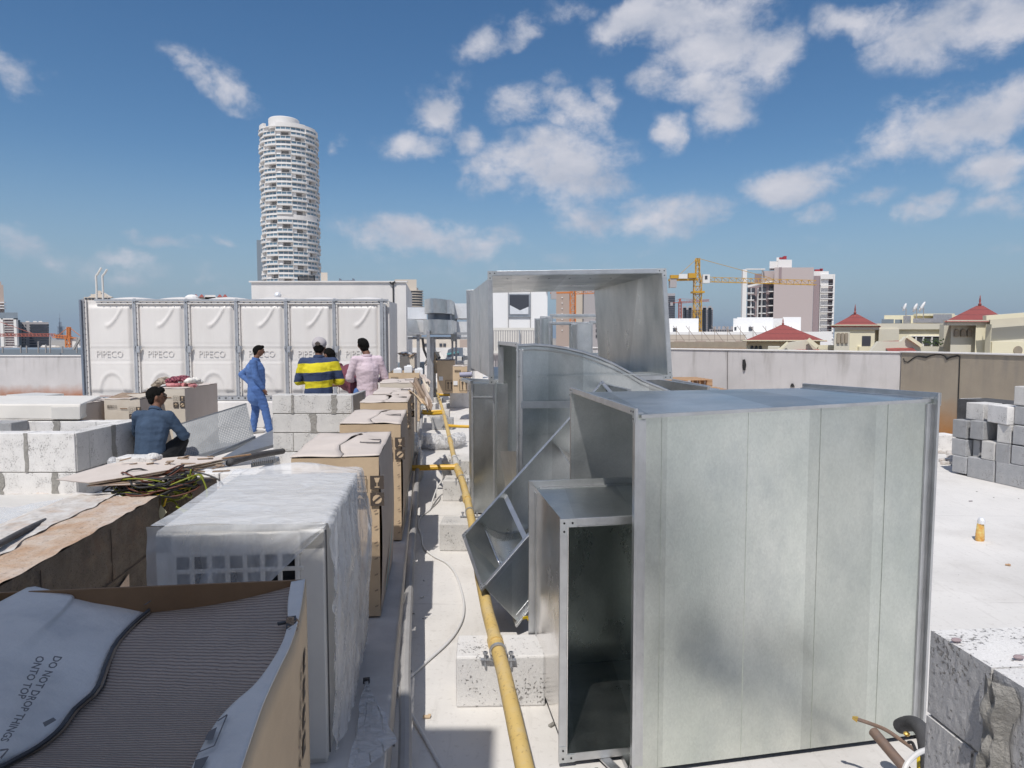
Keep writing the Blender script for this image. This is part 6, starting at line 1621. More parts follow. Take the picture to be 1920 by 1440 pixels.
# white ducted unit lying down and the metal box behind it
lu = thing('fan_coil_unit', 'long cream coloured fan coil unit lying flat behind the enclosure', 'air conditioner', V(60, 785, 8.8))
b = B().m('white_panel'); a = V(-60, 785, 8.8); zt_ = V(60, 757, 8.8).z
b.hexa([V(-60, 787, 8.75), V(150, 787, 8.75), V(190, 775, 9.6), V(-60, 775, 9.6)], [at_z(V(-60, 762, 8.75), zt_), at_z(V(151, 762, 8.75), zt_), at_z(V(190, 758, 9.7), zt_+.03), at_z(V(-60, 758, 9.7), zt_+.03)]); b.build('casing', lu, bevel=.02)
b = B().m('white_casing'); b.hexa([V(96, 786, 8.73), V(150, 786, 8.73), V(150, 786, 8.8), V(96, 786, 8.8)], [V(96, 763, 8.73), V(150, 762, 8.73), V(150, 762, 8.8), V(96, 763, 8.8)]); b.build('end_cover', lu, bevel=.006)
b = B().m('card_torn')
for k in range(14): p = V(92+k*4.5, 756+random.uniform(-1, 1), 9.2); b.box(p, (.06, .04, .02), rz=random.uniform(0, 3), rx=random.uniform(-.6, .6))
b.m('scarf_red'); b.box(V(135, 758, 9.15), (.10, .05, .02), rz=.3); o = b.build('scrap_pile'); tag(o, 'torn brown scraps scattered on top of the fan coil unit', 'scrap')
lb = thing('metal_box', 'shallow white metal box with open end near the left parapet', 'metal box', V(70, 755, 11))
p0_, p1_ = V(15, 754, 10.8), V(60, 758, 10.4); 
b = B().m('white_casing')
b.hexa([V(12, 742, 11.2), V(60, 747, 10.4), V(120, 745, 11.0), V(70, 739, 12)], [V(12, 740, 11.2), V(60, 744, 10.4), V(120, 738, 11.0), V(66, 736, 12)])
b.hexa([V(45, 757, 10.5), V(61, 757, 10.4), V(66, 756, 10.8), V(48, 756, 10.9)], [V(45, 746, 10.5), V(61, 746, 10.4), V(66, 745, 10.8), V(48, 745, 10.9)])
b.hexa([V(112, 756, 11.0), V(119, 755, 11.0), V(119, 754, 11.3), V(112, 754, 11.3)], [V(112, 742, 11.0), V(119, 741, 11.0), V(119, 741, 11.3), V(112, 741, 11.3)])
b.hexa([V(12, 748, 11.15), V(60, 757, 10.38), V(60, 757, 10.45), V(12, 748, 11.2)], [V(12, 742, 11.15), V(60, 746, 10.38), V(60, 746, 10.45), V(12, 742, 11.2)]); b.build('casing', lb)
b = B().m('rubber_black'); b.hexa([V(68, 756, 10.9), V(112, 755, 11.1), V(112, 755, 11.2), V(68, 756, 11.1)], [V(68, 745, 10.9), V(112, 742, 11.1), V(112, 742, 11.2), V(68, 745, 11.1)]); b.build('dark_inside', lb)
b = B().m('block_pale'); a = V(40, 770, 11); b.hexa([(V(-40, 758, 10).x, 10, 0), (V(130, 758, 10).x, 10, 0), (V(130, 758, 10).x, 12, 0), (V(-40, 758, 10).x, 12, 0)], [(V(-40, 758, 10).x, 10, .72), (V(130, 758, 10).x, 10, .72), (V(130, 758, 10).x, 12, .72), (V(-40, 758, 10).x, 12, .72)]); o = b.build('low_platform', bevel=.01); tag(o, 'low pale platform carrying the white metal box', 'platform')

# ================================================================ WATER TANK
TD = 13.9
tk = thing('water_tank', 'cream panelled sectional water tank of six tall panels', 'water tank', V(440, 775, TD))
edges = [162, 258, 354, 447.5, 540, 629.5, 718]
yT, yB = 563, 742
zt = V(440, yT, TD).z; zb = V(440, yB, TD).z
def tank_panel(i):
    x0 = V(edges[i]+1.5, 650, TD).x; x1 = V(edges[i+1]-1.5, 650, TD).x; w = x1-x0; h = zt-zb; pn_ = .07
    b = B().m('tank_grp'); nu, nv = 40, 72
    def f(u, v):
        x = x0+w*u; z = zb+h*v; d = 0.0
        # raised field with rounded corners
        a = min((u)/.06, (1-u)/.09, v/.045, (1-v)/.055); fld = max(0, min(1, (a-.7)/.9)); fld = fld*fld*(3-2*fld)
        d -= .045*fld
        # belt steps
        for vc in (.35, .52, .43+.0): pass
        if .36 < v < .505: d += .010*fld
        for vc in (.325, .36, .505, .545): d += .007*math.exp(-((v-vc)/.006)**2)*fld
        # top swoosh: a raised curl
        cx, cy = .52, .80; 
        q = (u-.46)/.25; yy = .735+.17*max(0, (u-.45))**1.6*7.5
        if .38 < u < .82: d -= .030*math.exp(-((v-yy)/.022)**2)*min(1, (u-.38)/.08)*min(1, (.82-u)/.1)
        # bottom arch, pressed in
        r = math.hypot((u-.5)/.25, (v-.03)/.21*1.0)
        if v > .02: d += .022*(1/(1+math.exp((r-1)*18)))*fld; d -= .02*math.exp(-((r-1.0)/.10)**2)*fld*min(1, v/.05)
        d += .004*mnoise.noise(Vector((u*3+i*7, v*4, 1)))
        return Vector((x, TD+d, z))
    b.grid(f, nu, nv)
    o = b.build('panel', tk, smooth=True, auto=False)
    b = B().m('tank_grp'); cx = x0+w*.20; cz_ = zb+h*.413; s = .165
    b.text('PIPECO', lambda x, y, z=0: Vector((cx+x*s, TD-.052-z*.6, cz_+y*s*1.15)), 1.0, depth=.004); b.build('embossed_lettering', o)
for i in range(6): tank_panel(i)
for i in range(7):
    x = V(edges[i], 650, TD).x; b = B().m('steel_post'); b.box((x, TD-.055, (zt+zb)/2), (.045, .03, zt-zb+.06)); b.box((x-.03, TD-.05, (zt+zb)/2), (.02, .05, zt-zb)); po = b.build('post', tk)
    b = B().m('tank_grp'); b.box((x+.03 if i < 6 else x-.06, TD-.02, (zt+zb)/2), (.05, .05, zt-zb)); b.build('panel_flange', tk)
    b = B().m('dark_hole')
    for k in range(18): b.box((x+.032, TD-.047, zb+.06+k*(zt-zb-.1)/17), (.010, .006, .014))
    b.build('bolt_row', po)
for i in range(1, 6):
    p = V(edges[i], 652, TD-.09); b = B().m('steel_post'); b.box(p, (.15, .02, .07)); b.box(p+Vector((.02, -.02, -.03)), (.06, .03, .13)); b.box(p+Vector((-.05, -.02, .01)), (.03, .04, .05)); b.build('clamp_plate', tk)
b = B().m('steel_post'); b.bar(Vector((V(158, 0, TD).x, TD-.06, zt+.0)), Vector((V(722, 0, TD).x, TD-.06, zt+.0)), .04, .035); b.build('top_rail', tk)
b = B().m('tank_grp'); b.bar(Vector((V(160, 0, TD).x, TD-.03, zt-.055)), Vector((V(720, 0, TD).x, TD-.03, zt-.055)), .05, .05); b.build('top_flange', tk)
b = B().m('steel_post'); b.bar(Vector((V(158, 0, TD).x, TD-.08, zb-.045)), Vector((V(722, 0, TD).x, TD-.08, zb-.045)), .1, .07); b.build('bottom_rail', tk)
b = B().m('dark_hole')
for k in range(44): b.box((V(172+k*12.4, 0, TD).x, TD-.083, zt-.05), (.02, .01, .018))
for k in range(44): b.box((V(172+k*12.4, 0, TD).x, TD-.135, zb-.035), (.03, .01, .02))
b.build('bolt_row', tk)
xa, xb = V(160, 0, TD).x, V(722, 0, TD).x
b = B().m('tank_grp'); b.hexa([(xa, TD+.06, zb), (xb, TD+.06, zb), (xb, TD+1.0, zb), (xa, TD+1.0, zb)], [(xa, TD+.06, zt-.02), (xb, TD+.06, zt-.02), (xb, TD+1.0, zt-.02), (xa, TD+1.0, zt-.02)]); b.build('shell', tk)
for i in range(1):
    for j in range(6):
        x0 = V(edges[j]+2, 0, TD).x; x1 = V(edges[j+1]-2, 0, TD).x
        b = B().m('tank_grp'); b.grid(lambda u, v: Vector((lerp(x0, x1, u), TD+.02+.98*(i+v), zt+.0+.085*(1-(2*u-1)**4)*(1-(2*v-1)**4)*(1-.3*abs(2*u-1)))), 10, 10); b.build('roof_panel', tk, smooth=True)
b = B().m('steel_blue'); b.bar(V(150, 562, TD-.1), V(157.5, 741, TD-.1), .035); b.build('corner_post', tk); b = B().m('steel_blue'); b.bar(V(154, 562, TD+.2), V(161, 741, TD+.2), .03); b.build('corner_post', tk)
b = B().m('steel_post'); b.bar(V(158, 564, TD-.02), V(166, 741, TD-.02), .10, .03); b.build('corner_angle', tk); b = B().m('steel_post'); b.bar(V(721, 565, TD-.02), V(724, 741, TD-.02), .04, .06); b.build('corner_angle', tk)
# plinth of the tank
b = B().m('white_render'); b.hexa([(xa-.3, TD-.35, 0), (xb+.1, TD-.35, 0), (xb+.1, TD+1.3, 0), (xa-.3, TD+1.3, 0)], [(xa-.3, TD-.35, zb-.09), (xb+.1, TD-.35, zb-.09), (xb+.1, TD+1.3, zb-.09), (xa-.3, TD+1.3, zb-.09)]); struct(b.build('tank_plinth', bevel=.02))
# two white vent pipes / ladder stiles
for i, (x, xt, yt, lb) in enumerate(((181, 190, 502, 'left white hooked ladder stile over the tank'), (193, 201, 505, 'right white hooked ladder stile over the tank'))):
    b = B().m('white_casing'); b.tube(smooth_path([V(x+.5, 600, TD+1.2), V(x, 540, TD+1.2), V(x-1, 519, TD+1.2), V(x+2, 514, TD+1.2), V(xt, yt, TD+1.2)], 4), .022, 8); o = b.build('ladder_stile', smooth='angle'); tag(o, lb, 'pipe')

# ---- white plant room behind the tank
PRD = 20.0
pr_ = thing('plant_room', 'large white rendered plant room behind the water tank', 'building', V(600, 700, PRD))
a = V(471, 529.5, PRD); c = V(761, 529.5, PRD); ez = a.z
b = B().m('white_render'); b.hexa([(a.x, PRD, 0), (c.x, PRD, 0), (c.x-.55, PRD+5, 0), (a.x-.8, PRD+5, 0)], [(a.x, PRD, ez), (c.x, PRD, ez), (c.x-.55, PRD+5, ez), (a.x-.8, PRD+5, ez)]); b.build('wall', pr_)
b = B().m('white_render'); b.bar((a.x-.05, PRD-.0, ez+.02), (c.x+.05, PRD, ez+.02), .1, .04); b.build('coping', pr_)
b = B().m('rubber_black'); b.tube([V(737, 531, PRD-.05), V(739, 690, PRD-.05)], .02, 6); b.tube(smooth_path([V(731, 529, PRD-.05), V(734, 532, PRD-.05), V(738, 530, PRD-.05), V(741, 528, PRD-.05)]), .025, 6); b.build('down_lead', pr_)
b = B().m('foil'); p = V(521, 554, PRD-.2); b.ell(p, (.10, .12, .10), 14); b.bar(p+Z*-.1, p+Z*-.4, .03); b.build('vent_bulb', pr_, smooth=True)
b = B().m('grey_render'); b.hexa([(V(742, 0, PRD).x, PRD-2.0, 0), (V(772, 0, PRD).x, PRD-2.0, 0), (V(772, 0, PRD).x, PRD-.02, 0), (V(742, 0, PRD).x, PRD-.02, 0)], [(V(742, 0, PRD).x, PRD-2, .35), (V(772, 0, PRD).x, PRD-2, .35), (V(772, 0, PRD).x, PRD-.02, .35), (V(742, 0, PRD).x, PRD-.02, .35)]); b.build('step', pr_)
t = thing('louvre_unit', 'black louvred panel leaning on the plant room roof', 'louvre', V(574, 530, PRD+.6))
b = B().m('rubber_black')
for k in range(7): b.bar(V(559, 519+k*1.9, PRD+.5), V(589, 517+k*1.9, PRD+.5), .05, .018)
b.bar(V(559, 518, PRD+.52), V(560, 530, PRD+.52), .03); b.bar(V(589, 516, PRD+.52), V(590, 530, PRD+.52), .03); b.build('slat_panel', t)
b = B().m('far_beige'); block_px(b, 601.5, 614, 511, PRD+1.2, .4, zb=ez); o = b.build('cabinet'); tag(o, 'narrow beige cabinet on the plant room roof', 'cabinet')
b = B().m('steel_blue')
b.bar(V(637, 527, PRD+.3), V(665, 526.5, PRD+.3), .04)
for x in (637, 662): b.prism([V(x-1.5, 529, PRD+.3), V(x+4, 529, PRD+.3), V(x+2, 523, PRD+.3), V(x-1.5, 521.5, PRD+.3)], (0, .06, 0))
o = b.build('roof_bracket'); tag(o, 'small dark metal bracket on the plant room roof edge', 'bracket')
# ================================================================ BACKGROUND ROOF GEAR
def elbowdrum(b, x0, x1, yt, yb, d, dep):
    a = V(x0, yb, d); c = V(x1, yb, d); tt = V(x0, yt, d); w = c.x-a.x; h = tt.z-a.z; n = 14; pts = []
    for k in range(n+1):
        u = k/n; pts.append((a.x+w*u, d-dep*math.sin(math.pi*min(1, u*1.15))*.5*(1 if u < .87 else .8), a.z))
    pts += [(c.x, d+dep, a.z), (a.x, d+dep, a.z)]
    b.prism(pts, (0, 0, h))
rg = thing('roof_ducts', 'foil covered round duct bends on tall steel legs behind the row', 'duct', V(820, 720, 17))
b = B().m('galv_dull'); elbowdrum(b, 796, 845, 562, 588, 16.5, 1.2); b.build('upper_bend', rg, smooth='angle')
b = B().m('galv_dull'); elbowdrum(b, 794, 848, 600, 626, 16.2, 1.3); b.build('lower_bend', rg, smooth='angle')
b = B().m('steel_blue'); elbowdrum(b, 802, 844, 588, 600, 16.9, .9); b.build('dark_joint', rg)
b = B().m('foil'); block_px(b, 764, 800, 576, 18.2, 1.2, zb=zy(598, 18.2)); block_px(b, 776, 798, 600, 17.6, .8, zb=zy(628, 17.6)); block_px(b, 764, 786, 624, 18.6, .8, zb=zy(634, 18.6)); b.build('foil_run', rg)
b = B().m('foil'); block_px(b, 850, 905, 569, 18.0, 1.4, zb=zy(597, 18.0)); block_px(b, 856, 905, 603, 17.8, 1.4, zb=zy(632, 17.8)); b.build('foil_run', rg)
b = B().m('galv'); block_px(b, 845, 853, 570, 17.6, .6, zb=zy(640, 17.6)); b.build('flat_plate', rg)
b = B().m('galv_dull'); b.hexa([V(764, 630, 17), V(788, 630, 17), V(788, 630, 17.6), V(764, 630, 17.6)], [V(764, 599, 17), V(781, 599, 17), V(781, 599, 17.6), V(764, 599, 17.6)]); b.build('hood', rg)
b = B().m('steel_post'); b.bar(V(764, 625, 16.9), V(900, 625.5, 16.9), .06); b.bar(V(764, 634, 17.5), V(905, 634, 17.5), .06); b.build('cross_beam', rg)
for x, y0, y1, d in ((784, 624, 692, 17), (803, 620, 700, 15.6), (809, 632, 705, 16.5), (812, 632, 668, 19), (815, 632, 668, 19.2), (848, 600, 668, 18), (855, 597, 668, 18.4)):
    b = B().m('steel_post'); p = V(x, y1, d); b.bar(V(x, y0, d), (V(x, y0, d).x, d, 0), .07 if x < 810 else .05); b.build('leg', rg)
b = B().m('rubber_black'); b.tube(smooth_path([V(792, 634, 16.8), V(794, 648, 16.8), V(795, 656, 16.8), V(800, 668, 16.8), V(804, 676, 16.8)]), .03, 6); b.build('hanging_cable', rg)
b = B().m('far_grey'); b.ell(U(806, 702, .1)+Vector((0, -1.2, .08)), (.13, .13, .13), 10); b.ell(U(801, 705, .1)+Vector((0, -1.2, .05)), (.12, .1, .1), 10); o = b.build('weight', smooth=True); tag(o, 'round grey weight at the foot of the steel legs', 'weight')
# cream wall with dark windows behind
t = thing('low_house', 'cream rooftop house with small dark windows behind the duct legs', 'building', V(820, 650, 38))
b = B().m('far_beige'); block_px(b, 755, 905, 634, 38, 4, zb=0); b.build('wall', t)
for x in (796, 824, 831): b = B().m('far_window'); pane_px(b, x, x+5, 644, 650, 38, .05); b.build('window', t)
t = thing('parapet_wall', 'low white cross wall beyond the duct legs', 'wall', V(820, 660, 30))
b = B().m('white_render'); block_px(b, 755, 905, 652, 30, .3, zb=0); b.build('wall', t)
b = B().m('far_taupe'); block_px(b, 862, 880, 637, 34, 1, zb=0); o = b.build('tank_box'); tag(o, 'small taupe box beside the raised duct edge', 'box')
b = B().m('far_grey'); block_px(b, 764, 772, 636, 26, .6, zb=0); o = b.build('cabinet'); tag(o, 'slim grey cabinet beside the plant room corner', 'cabinet')
# grey covered unit with blue strap where the far worker bends
t = thing('covered_unit', 'grey covered machine with a blue strap beside the far worker', 'machine', V(850, 670, 24))
b = B().m('steel_blue'); a = V(840, 676, 24)
pts = [V(836, 674, 24), V(868, 674, 24), V(868, 653, 24), V(848, 652, 24), V(840, 656, 24)]; b.prism(pts, (0, .9, 0)); b.build('cover', t)
b = B().m('teal_print'); b.bar(V(838, 664, 23.97), V(860, 660, 23.97), .05, .06); b.build('strap', t)
# machines left of it
b = B().m('far_grey'); block_px(b, 766, 784, 662, 22, .8, zb=0); o = b.build('machine_base', bevel=.02); tag(o, 'dark grey machine base under the foil duct run', 'machine')
b = B().m('slab_blue'); block_px(b, 742, 768, 681, 18.0, .7, zb=0); block_px(b, 782, 796, 680, 18, .7, zb=0); o = b.build('machine_base'); tag(o, 'two dark steel boxes standing at the foot of the plant room', 'machine')
# open carton with torn top in front of the plant room
c = carton('open torn carton standing on grey boxes before the plant room', tuple(V(777, 690, 15.2).to_3d()), .32, .4, .26, rz=.1, seed=31, marks=False, handle=False, swoosh=False, scallop=False, tone='card_pale', lid=False, group='cartons in the far clutter')
b = B().m('card_torn'); p = V(762, 668, 15.2)
for k in range(12): b.box(V(750+k*2.4, 665+random.uniform(-2, 3), 15.2), (.10, .05, .01), rz=random.uniform(0, 3), rx=random.uniform(-1, 1), ry=random.uniform(-.6, .6))
b.m('plastic_bag'); b.ell(V(760, 664, 15.3), (.16, .12, .06), 12); b.ell(V(770, 667, 15.3), (.1, .1, .05), 10); o = b.build('packing_scrap'); tag(o, 'torn packing and plastic bulging from the open carton', 'packing')
b = B().m('far_grey'); block_px(b, 750, 776, 690, 15.2, .5, zb=0); o = b.build('grey_box', bevel=.01); tag(o, 'grey box carrying the open torn carton', 'box')
def fct(label, x0, x1, yt, yb, d, dd, seed, key='card', marks=True, rz=0.0, zz=None):
    a = V(x0, yb, d); c = V(x1, yb, d); h = V(x0, yt, d).z-a.z
    t = carton(label, (c.x, d, a.z if zz is None else zz), c.x-a.x, dd, h, rz=rz, seed=seed, marks=marks, handle=False, swoosh=False, scallop=False, tone=key, tear=False, group='cartons in the far clutter'); return t, a, c, h
t1, a, c, h = fct('large tan carton with white sticker and arrow marks, leaning left of its twin', 820, 853, 676, 737, 16.6, .8, 41, marks=False, rz=.05)
def stick(t, w, h, xs, zs, s=.10):
    b = B(local=True).m('label_paper'); b.box((-w+xs, -.018, zs), (s, .004, s)); b.build('sticker', t)
    b = B(local=True).m('ink'); x0 = -w*.52; z0 = h*.09; W_, H_ = .2, .24
    for (x, z, ww, hh) in ((x0+W_/2, z0, W_, .008), (x0+W_/2, z0+H_, W_, .008), (x0, z0+H_/2, .008, H_), (x0+W_, z0+H_/2, .008, H_), (x0+.06, z0+.1, .018, .14), (x0+.14, z0+.1, .018, .14)): b.box((x, -.017, z), (ww, .004, hh))
    for x in (x0+.06, x0+.14): b.prism([(x-.03, -.019, z0+.16), (x+.03, -.019, z0+.16), (x, -.019, z0+.21)], (0, .004, 0))
    b.build('arrow_mark', t)
stick(t1, c.x-a.x, h, .09, h*.45)
t2, a, c, h = fct('front tan carton with white sticker and arrow marks by the narrow duct', 849, 876, 687, 737, 14.6, .7, 42)
stick(t2, c.x-a.x, h, .06, h*.38, .09)
t3, a, c, h = fct('opened carton behind the leaning one, flap pointing up', 809, 820, 661, 700, 19, .6, 43, marks=False)
b = B().m('card'); b.prism([V(810, 681, 18.5), V(820, 679, 18.5), V(818, 673, 18.5), V(812, 676, 18.5)], (0, .01, 0)); b.prism([V(810, 690, 18.4), V(819, 686, 18.4), V(819, 688, 18.4), V(811, 691, 18.4)], (0, .01, 0)); o = b.build('cardboard_flap'); tag(o, 'bright opened flap beside the leaning tan carton', 'cardboard')
b = B().m('foam_insulation'); b.tube([V(818, 661, 18.6), V(824, 671, 18.4)], .04, 6); b.tube([V(818, 674, 17), V(830, 677, 16.9)], .03, 6); o = b.build('insulated_tube'); tag(o, 'short black tube ends sticking up behind the leaning carton', 'tube')
b = B().m('foam_insulation'); b.tube(smooth_path([U(822, 728, .03), U(830, 735, .03), U(840, 738, .03), U(846, 736, .03)]), .02, 6); o = b.build('hose'); tag(o, 'dark hose curled at the foot of the leaning carton', 'hose')
rr = random.Random(4); j = 0
for (x0, x1, yt, yb, d) in ((846, 866, 669, 678, 19), (868, 884, 668, 678, 19), (856, 868, 677, 690, 17.5), (870, 880, 676, 684, 17.2), (878, 886, 683, 712, 15.5), (846, 858, 678, 688, 18.5), (868, 886, 652, 666, 22)):
    lbs_ = ['pale block behind the tan cartons, upper left of the heap', 'pale block behind the tan cartons, upper right of the heap', 'square end block just right of the leaning carton', 'small grey block above the front tan carton', 'tall pale block against the narrow duct', 'grey block hidden behind the leaning carton corner', 'large pale block right of the grey covered machine']
    fblock(lbs_[j], x0, x1, yt, yb, d, .4, ['block_pale', 'block'][j % 2], 'heap of pale blocks behind the cartons', z0=V(x0, yb, d).z); j += 1
b = B().m('block_pale'); block_px(b, 843, 890, 690, 17.4, 1.5, zb=0); block_px(b, 846, 890, 678, 18.95, 1.6, zb=0); o = b.build('heap_core', bevel=.02); tag(o, 'stepped heap of pale blocks under the others behind the cartons', 'block heap')
b = B().m('styrofoam')
for k in range(6): b.box(U(861+k*4, 757-(k % 3), .03), (.12, .05, .03), rz=k*.7, ry=.3*k)
o = b.build('paper_scrap'); tag(o, 'white crumpled paper on the floor below the front tan carton', 'scrap')
# rolled plastic sheet on the floor
rp = thing('plastic_roll', 'large crumpled roll of clear plastic on the floor beside the cartons', 'plastic', U(820, 840, 0))
b = B().m('plastic_bag')
pts = [(790, 824, .13), (800, 826, .16), (812, 828, .17), (825, 828, .15), (838, 828, .13), (850, 827, .12), (857, 824, .13), (861, 820, .10)]
for (x, y, s) in pts: b.ell(U(x, y, .12), (s*1.1, s*1.2, s*.8), 16)
o = b.build('film', rp); md = o.modifiers.new('r', 'REMESH'); md.mode = 'VOXEL'; md.voxel_size = .018
tx = bpy.data.textures.new('crumple', 'CLOUDS'); tx.noise_scale = .11; dm = o.modifiers.new('d', 'DISPLACE'); dm.texture = tx; dm.strength = .10
b = B().m('plastic_thin'); b.tube(smooth_path([U(772, 845, .35), U(775, 820, .45), U(778, 860, .2), U(783, 850, .06)]), .09, 10); o = b.build('plastic_bag', smooth=True); tag(o, 'bluish plastic bag pushed against the carton side', 'plastic')
b = B().m('block'); 
fblock('concrete block half hidden left of the plastic roll', 773, 784, 862, 880, 8.3, .5, 'block', z0=0)
# ---- cabin and louvre fence seen through the frame
t = thing('site_cabin', 'white site cabin with one square dark window seen through the frame', 'cabin', V(975, 640, 26))
b = B().m('pure_white'); block_px(b, 915, 1027, 542, 26, 3, zb=0); b.build('wall', t, bevel=.02)
b = B().m('flange_steel'); pane_px(b, 953, 995, 551, 595, 26, .05); f = b.build('window_frame', t)
b = B().m('far_window'); pane_px(b, 955.5, 991.5, 553, 589, 25.94, .02); b.build('pane', f)
b = B().m('foil'); b.prism([V(956, 589, 25.9), V(991, 589, 25.9), V(991, 575, 25.9), V(975, 582, 25.9), (V(956, 572, 25.9))], (0, .01, 0)); b.build('painted_reflection', f)  # pale shape painting a reflection onto the dark pane
b = B().m('grey_pipe'); [b.bar(V(x, 545, 25.97), V(x, 615, 25.97), .02) for x in (953, 994.5)]; b.build('panel_joint', t)
b = B().m('rubber_black'); b.box(V(1026, 544, 25.95), (.08, .1, .08)); b.build('corner_cap', t)
t = thing('louvre_fence', 'cream vertical louvre fence below the white site cabin', 'fence', V(970, 640, 23))
b = B().m('cream_fence'); b.bar(V(915, 617, 23), V(1030, 617, 23), .06, .09); b.bar(V(915, 660, 23), V(1030, 660, 23), .06, .09); b.build('rail', t)
for k in range(24): b = B().m('cream_fence'); b.bar(V(919+k*4.4, 617, 23), V(919+k*4.4, 662, 23), .045, .03); b.build('slat', t)
b = B().m('far_grey'); block_px(b, 915, 1030, 618, 23.6, .05, zb=0); b.build('backing', t)
b = B().m('steel_post'); b.bar(V(974, 619, 22.9), V(974, 662, 22.9), .05); b.build('post', t)

# ================================================================ RIGHT SIDE
def pallet(label, x0, x1, yt, d, z, rz, grp='stacked wooden pallets'):
    c = V((x0+x1)/2, yt, d); t = thing('pallet', label, 'pallet', (c.x, d, z), grp, rz)
    L_, Wd = 1.15, .9
    for k in range(5): b = B(local=True).m('wood'); b.box((0, -Wd/2+.07+k*(Wd-.14)/4, .135), (L_, .11, .018)); b.build('deck_board', t)
    for k in (-1, 0, 1):
        b = B(local=True).m('wood'); b.box((k*(L_/2-.06), 0, .115), (.10, Wd, .018)); b.build('stringer', t)
        for j in (-1, 0, 1): b = B(local=True).m('wood'); b.box((k*(L_/2-.06), j*(Wd/2-.06), .063), (.11, .11, .085)); b.build('spacer', t)
    for k in (-1, 0, 1): b = B(local=True).m('wood'); b.box((0, k*(Wd/2-.06), .01), (L_, .1, .018)); b.build('bottom_board', t)
    return t
pz = V(1300, 727, 14.2).z
pallet('lower wooden pallet by the pale parapet', 1255, 1352, 727, 14.2, .60, .05)
p2 = copy_tree(bpy.data.objects['pallet'], None, (V(1275, 705, 14.1).x, 14.3, .80), .12, 'upper wooden pallet, shifted left on the lower one')
b = B().m('white_render'); a = V(1300, 735, 14.2); b.box((a.x-.1, 14.4, .295), (2.6, 1.9, .59)); o = b.build('low_platform', bevel=.01); tag(o, 'low white platform under the wooden pallets', 'platform')
b = B().m('plastic_bag'); b.grid(lambda u, v: V(lerp(1262, 1350, u), lerp(738, 733, v), lerp(12.6, 13.3, v))+Z*.05*mnoise.noise(Vector((u*12, v*5, 0))), 30, 8); o = b.build('plastic_sheet', smooth=True, auto=False); tag(o, 'rumpled white plastic lying before the pallets', 'plastic sheet')
# block heap
grp = 'loose concrete blocks stacked at right'
Q0 = U(1789, 888, 0); Q1 = U(1935, 921, 0); qu = (Q1-Q0).normalized(); qn = Vector((-qu.y, qu.x, 0))
if qn.y < 0: qn = -qn
def on_line(px, off):                         # plan point of the pile's face seen at this pixel column
    r = ray(px, 720); o = Q0+qn*off; n_ = qn; t = (o-Vector((0, 0, 0))).dot(n_)/(r.x*n_.x+r.y*n_.y); return Vector((r.x*t, r.y*t, 0)), t
def rb(label, x0, x1, yt, yb, off, dep=.4, key='block_grey', rz=0.0):
    a, ta = on_line(x0, off); c, tc_ = on_line(x1, off); xm = (x0+x1)/2; m_, tm = on_line(xm, off)
    z0 = CAMH+ray(xm, yb).z*tm; z1 = CAMH+ray(xm, yt).z*tm; w = (c-a).length; ctr_ = (a+c)/2+qn*dep/2
    return block('concrete_block', label, 'concrete block', (ctr_.x, ctr_.y, max(z0, 0)), (w-.006, dep, z1-max(z0, 0)), math.atan2(qu.y, qu.x)+rz, key, grp)
rb('pile block, bottom course leftmost, narrow end', 1791, 1819, 857, 889, .0, .3, 'block_grey')
rb('pile block, bottom course second, long grey face', 1820, 1872, 862, 902, .0, .25, 'block_grey')
rb('pile block, bottom course third at the edge', 1874, 1935, 872, 915, .0, .25, 'block_grey')
rb('pile block, second course leftmost, beside the hollow', 1789, 1817, 824, 856, .02, .4, 'block_grey')
rb('pile block, second course behind the hollow', 1829, 1843, 826, 860, .10, .3, 'block_grey')
rb('pile block, second course right of the hollow, stained face', 1845, 1871, 829, 864, .0, .3, 'block')
rb('pile block, second course, square pale end', 1872, 1900, 833, 870, .0, .4, 'block_grey')
rb('pile block, second course at the right edge', 1902, 1935, 838, 874, .0, .3, 'block_grey')
rb('pile block, third course leftmost, grey square end', 1789, 1816, 788, 822, .03, .4, 'block_grey')
rb('pile block, third course second with shadow on it', 1822, 1848, 790, 825, .03, .4, 'block_grey')
rb('pile block, third course beyond the gap, rough face', 1873, 1901, 797, 832, .02, .4, 'block')
rb('pile block, third course at the right edge', 1903, 1935, 800, 836, .0, .35, 'block_grey')
rb('pile block, fourth course leftmost, broken side in sun', 1813, 1847, 756, 788, .12, .3, 'block')
rb('pile block, fourth course, white cube tilted forward', 1851, 1902, 761, 795, .02, .25, 'block_pale', R(-14))
rb('pile block, fourth course at the right edge', 1904, 1940, 763, 798, .05, .35, 'block_grey')
rb('pile block, topmost one at the right edge', 1901, 1940, 725, 761, .05, .35, 'block', R(3))
rb('flat slab lying on top at the back of the pile', 1800, 1900, 752, 757, .55, .35, 'block_pale')
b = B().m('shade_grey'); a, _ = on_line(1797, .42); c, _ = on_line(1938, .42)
b.hexa([a, c, c+qn*.5, a+qn*.5], [a+Z*.95, c+Z*.95, c+qn*.5+Z*.95, a+qn*.5+Z*.95]); o = b.build('heap_core'); tag(o, 'dark filler box painting the shade in the gaps of the right pile', 'block heap')  # dark box whose colour paints the shade between the stacked blocks
b = B().m('block_pale'); a = V(1768, 875, 10.6); b.box((a.x+.05, 10.9, .13), (.5, .25, .26), rz=.1); o = b.build('concrete_block', bevel=.01); tag(o, 'single pale block on the floor left of the right pile', 'concrete block', grp)
b = B().m('old_white_paint')
for k in range(22): b.ell(U(1770+random.uniform(-6, 40), 862+random.uniform(-16, 10), .02), (random.uniform(.03, .09), .05, .03), 6)
o = b.build('rubble'); tag(o, 'scattered pale rubble at the foot of the tan wall', 'rubble')
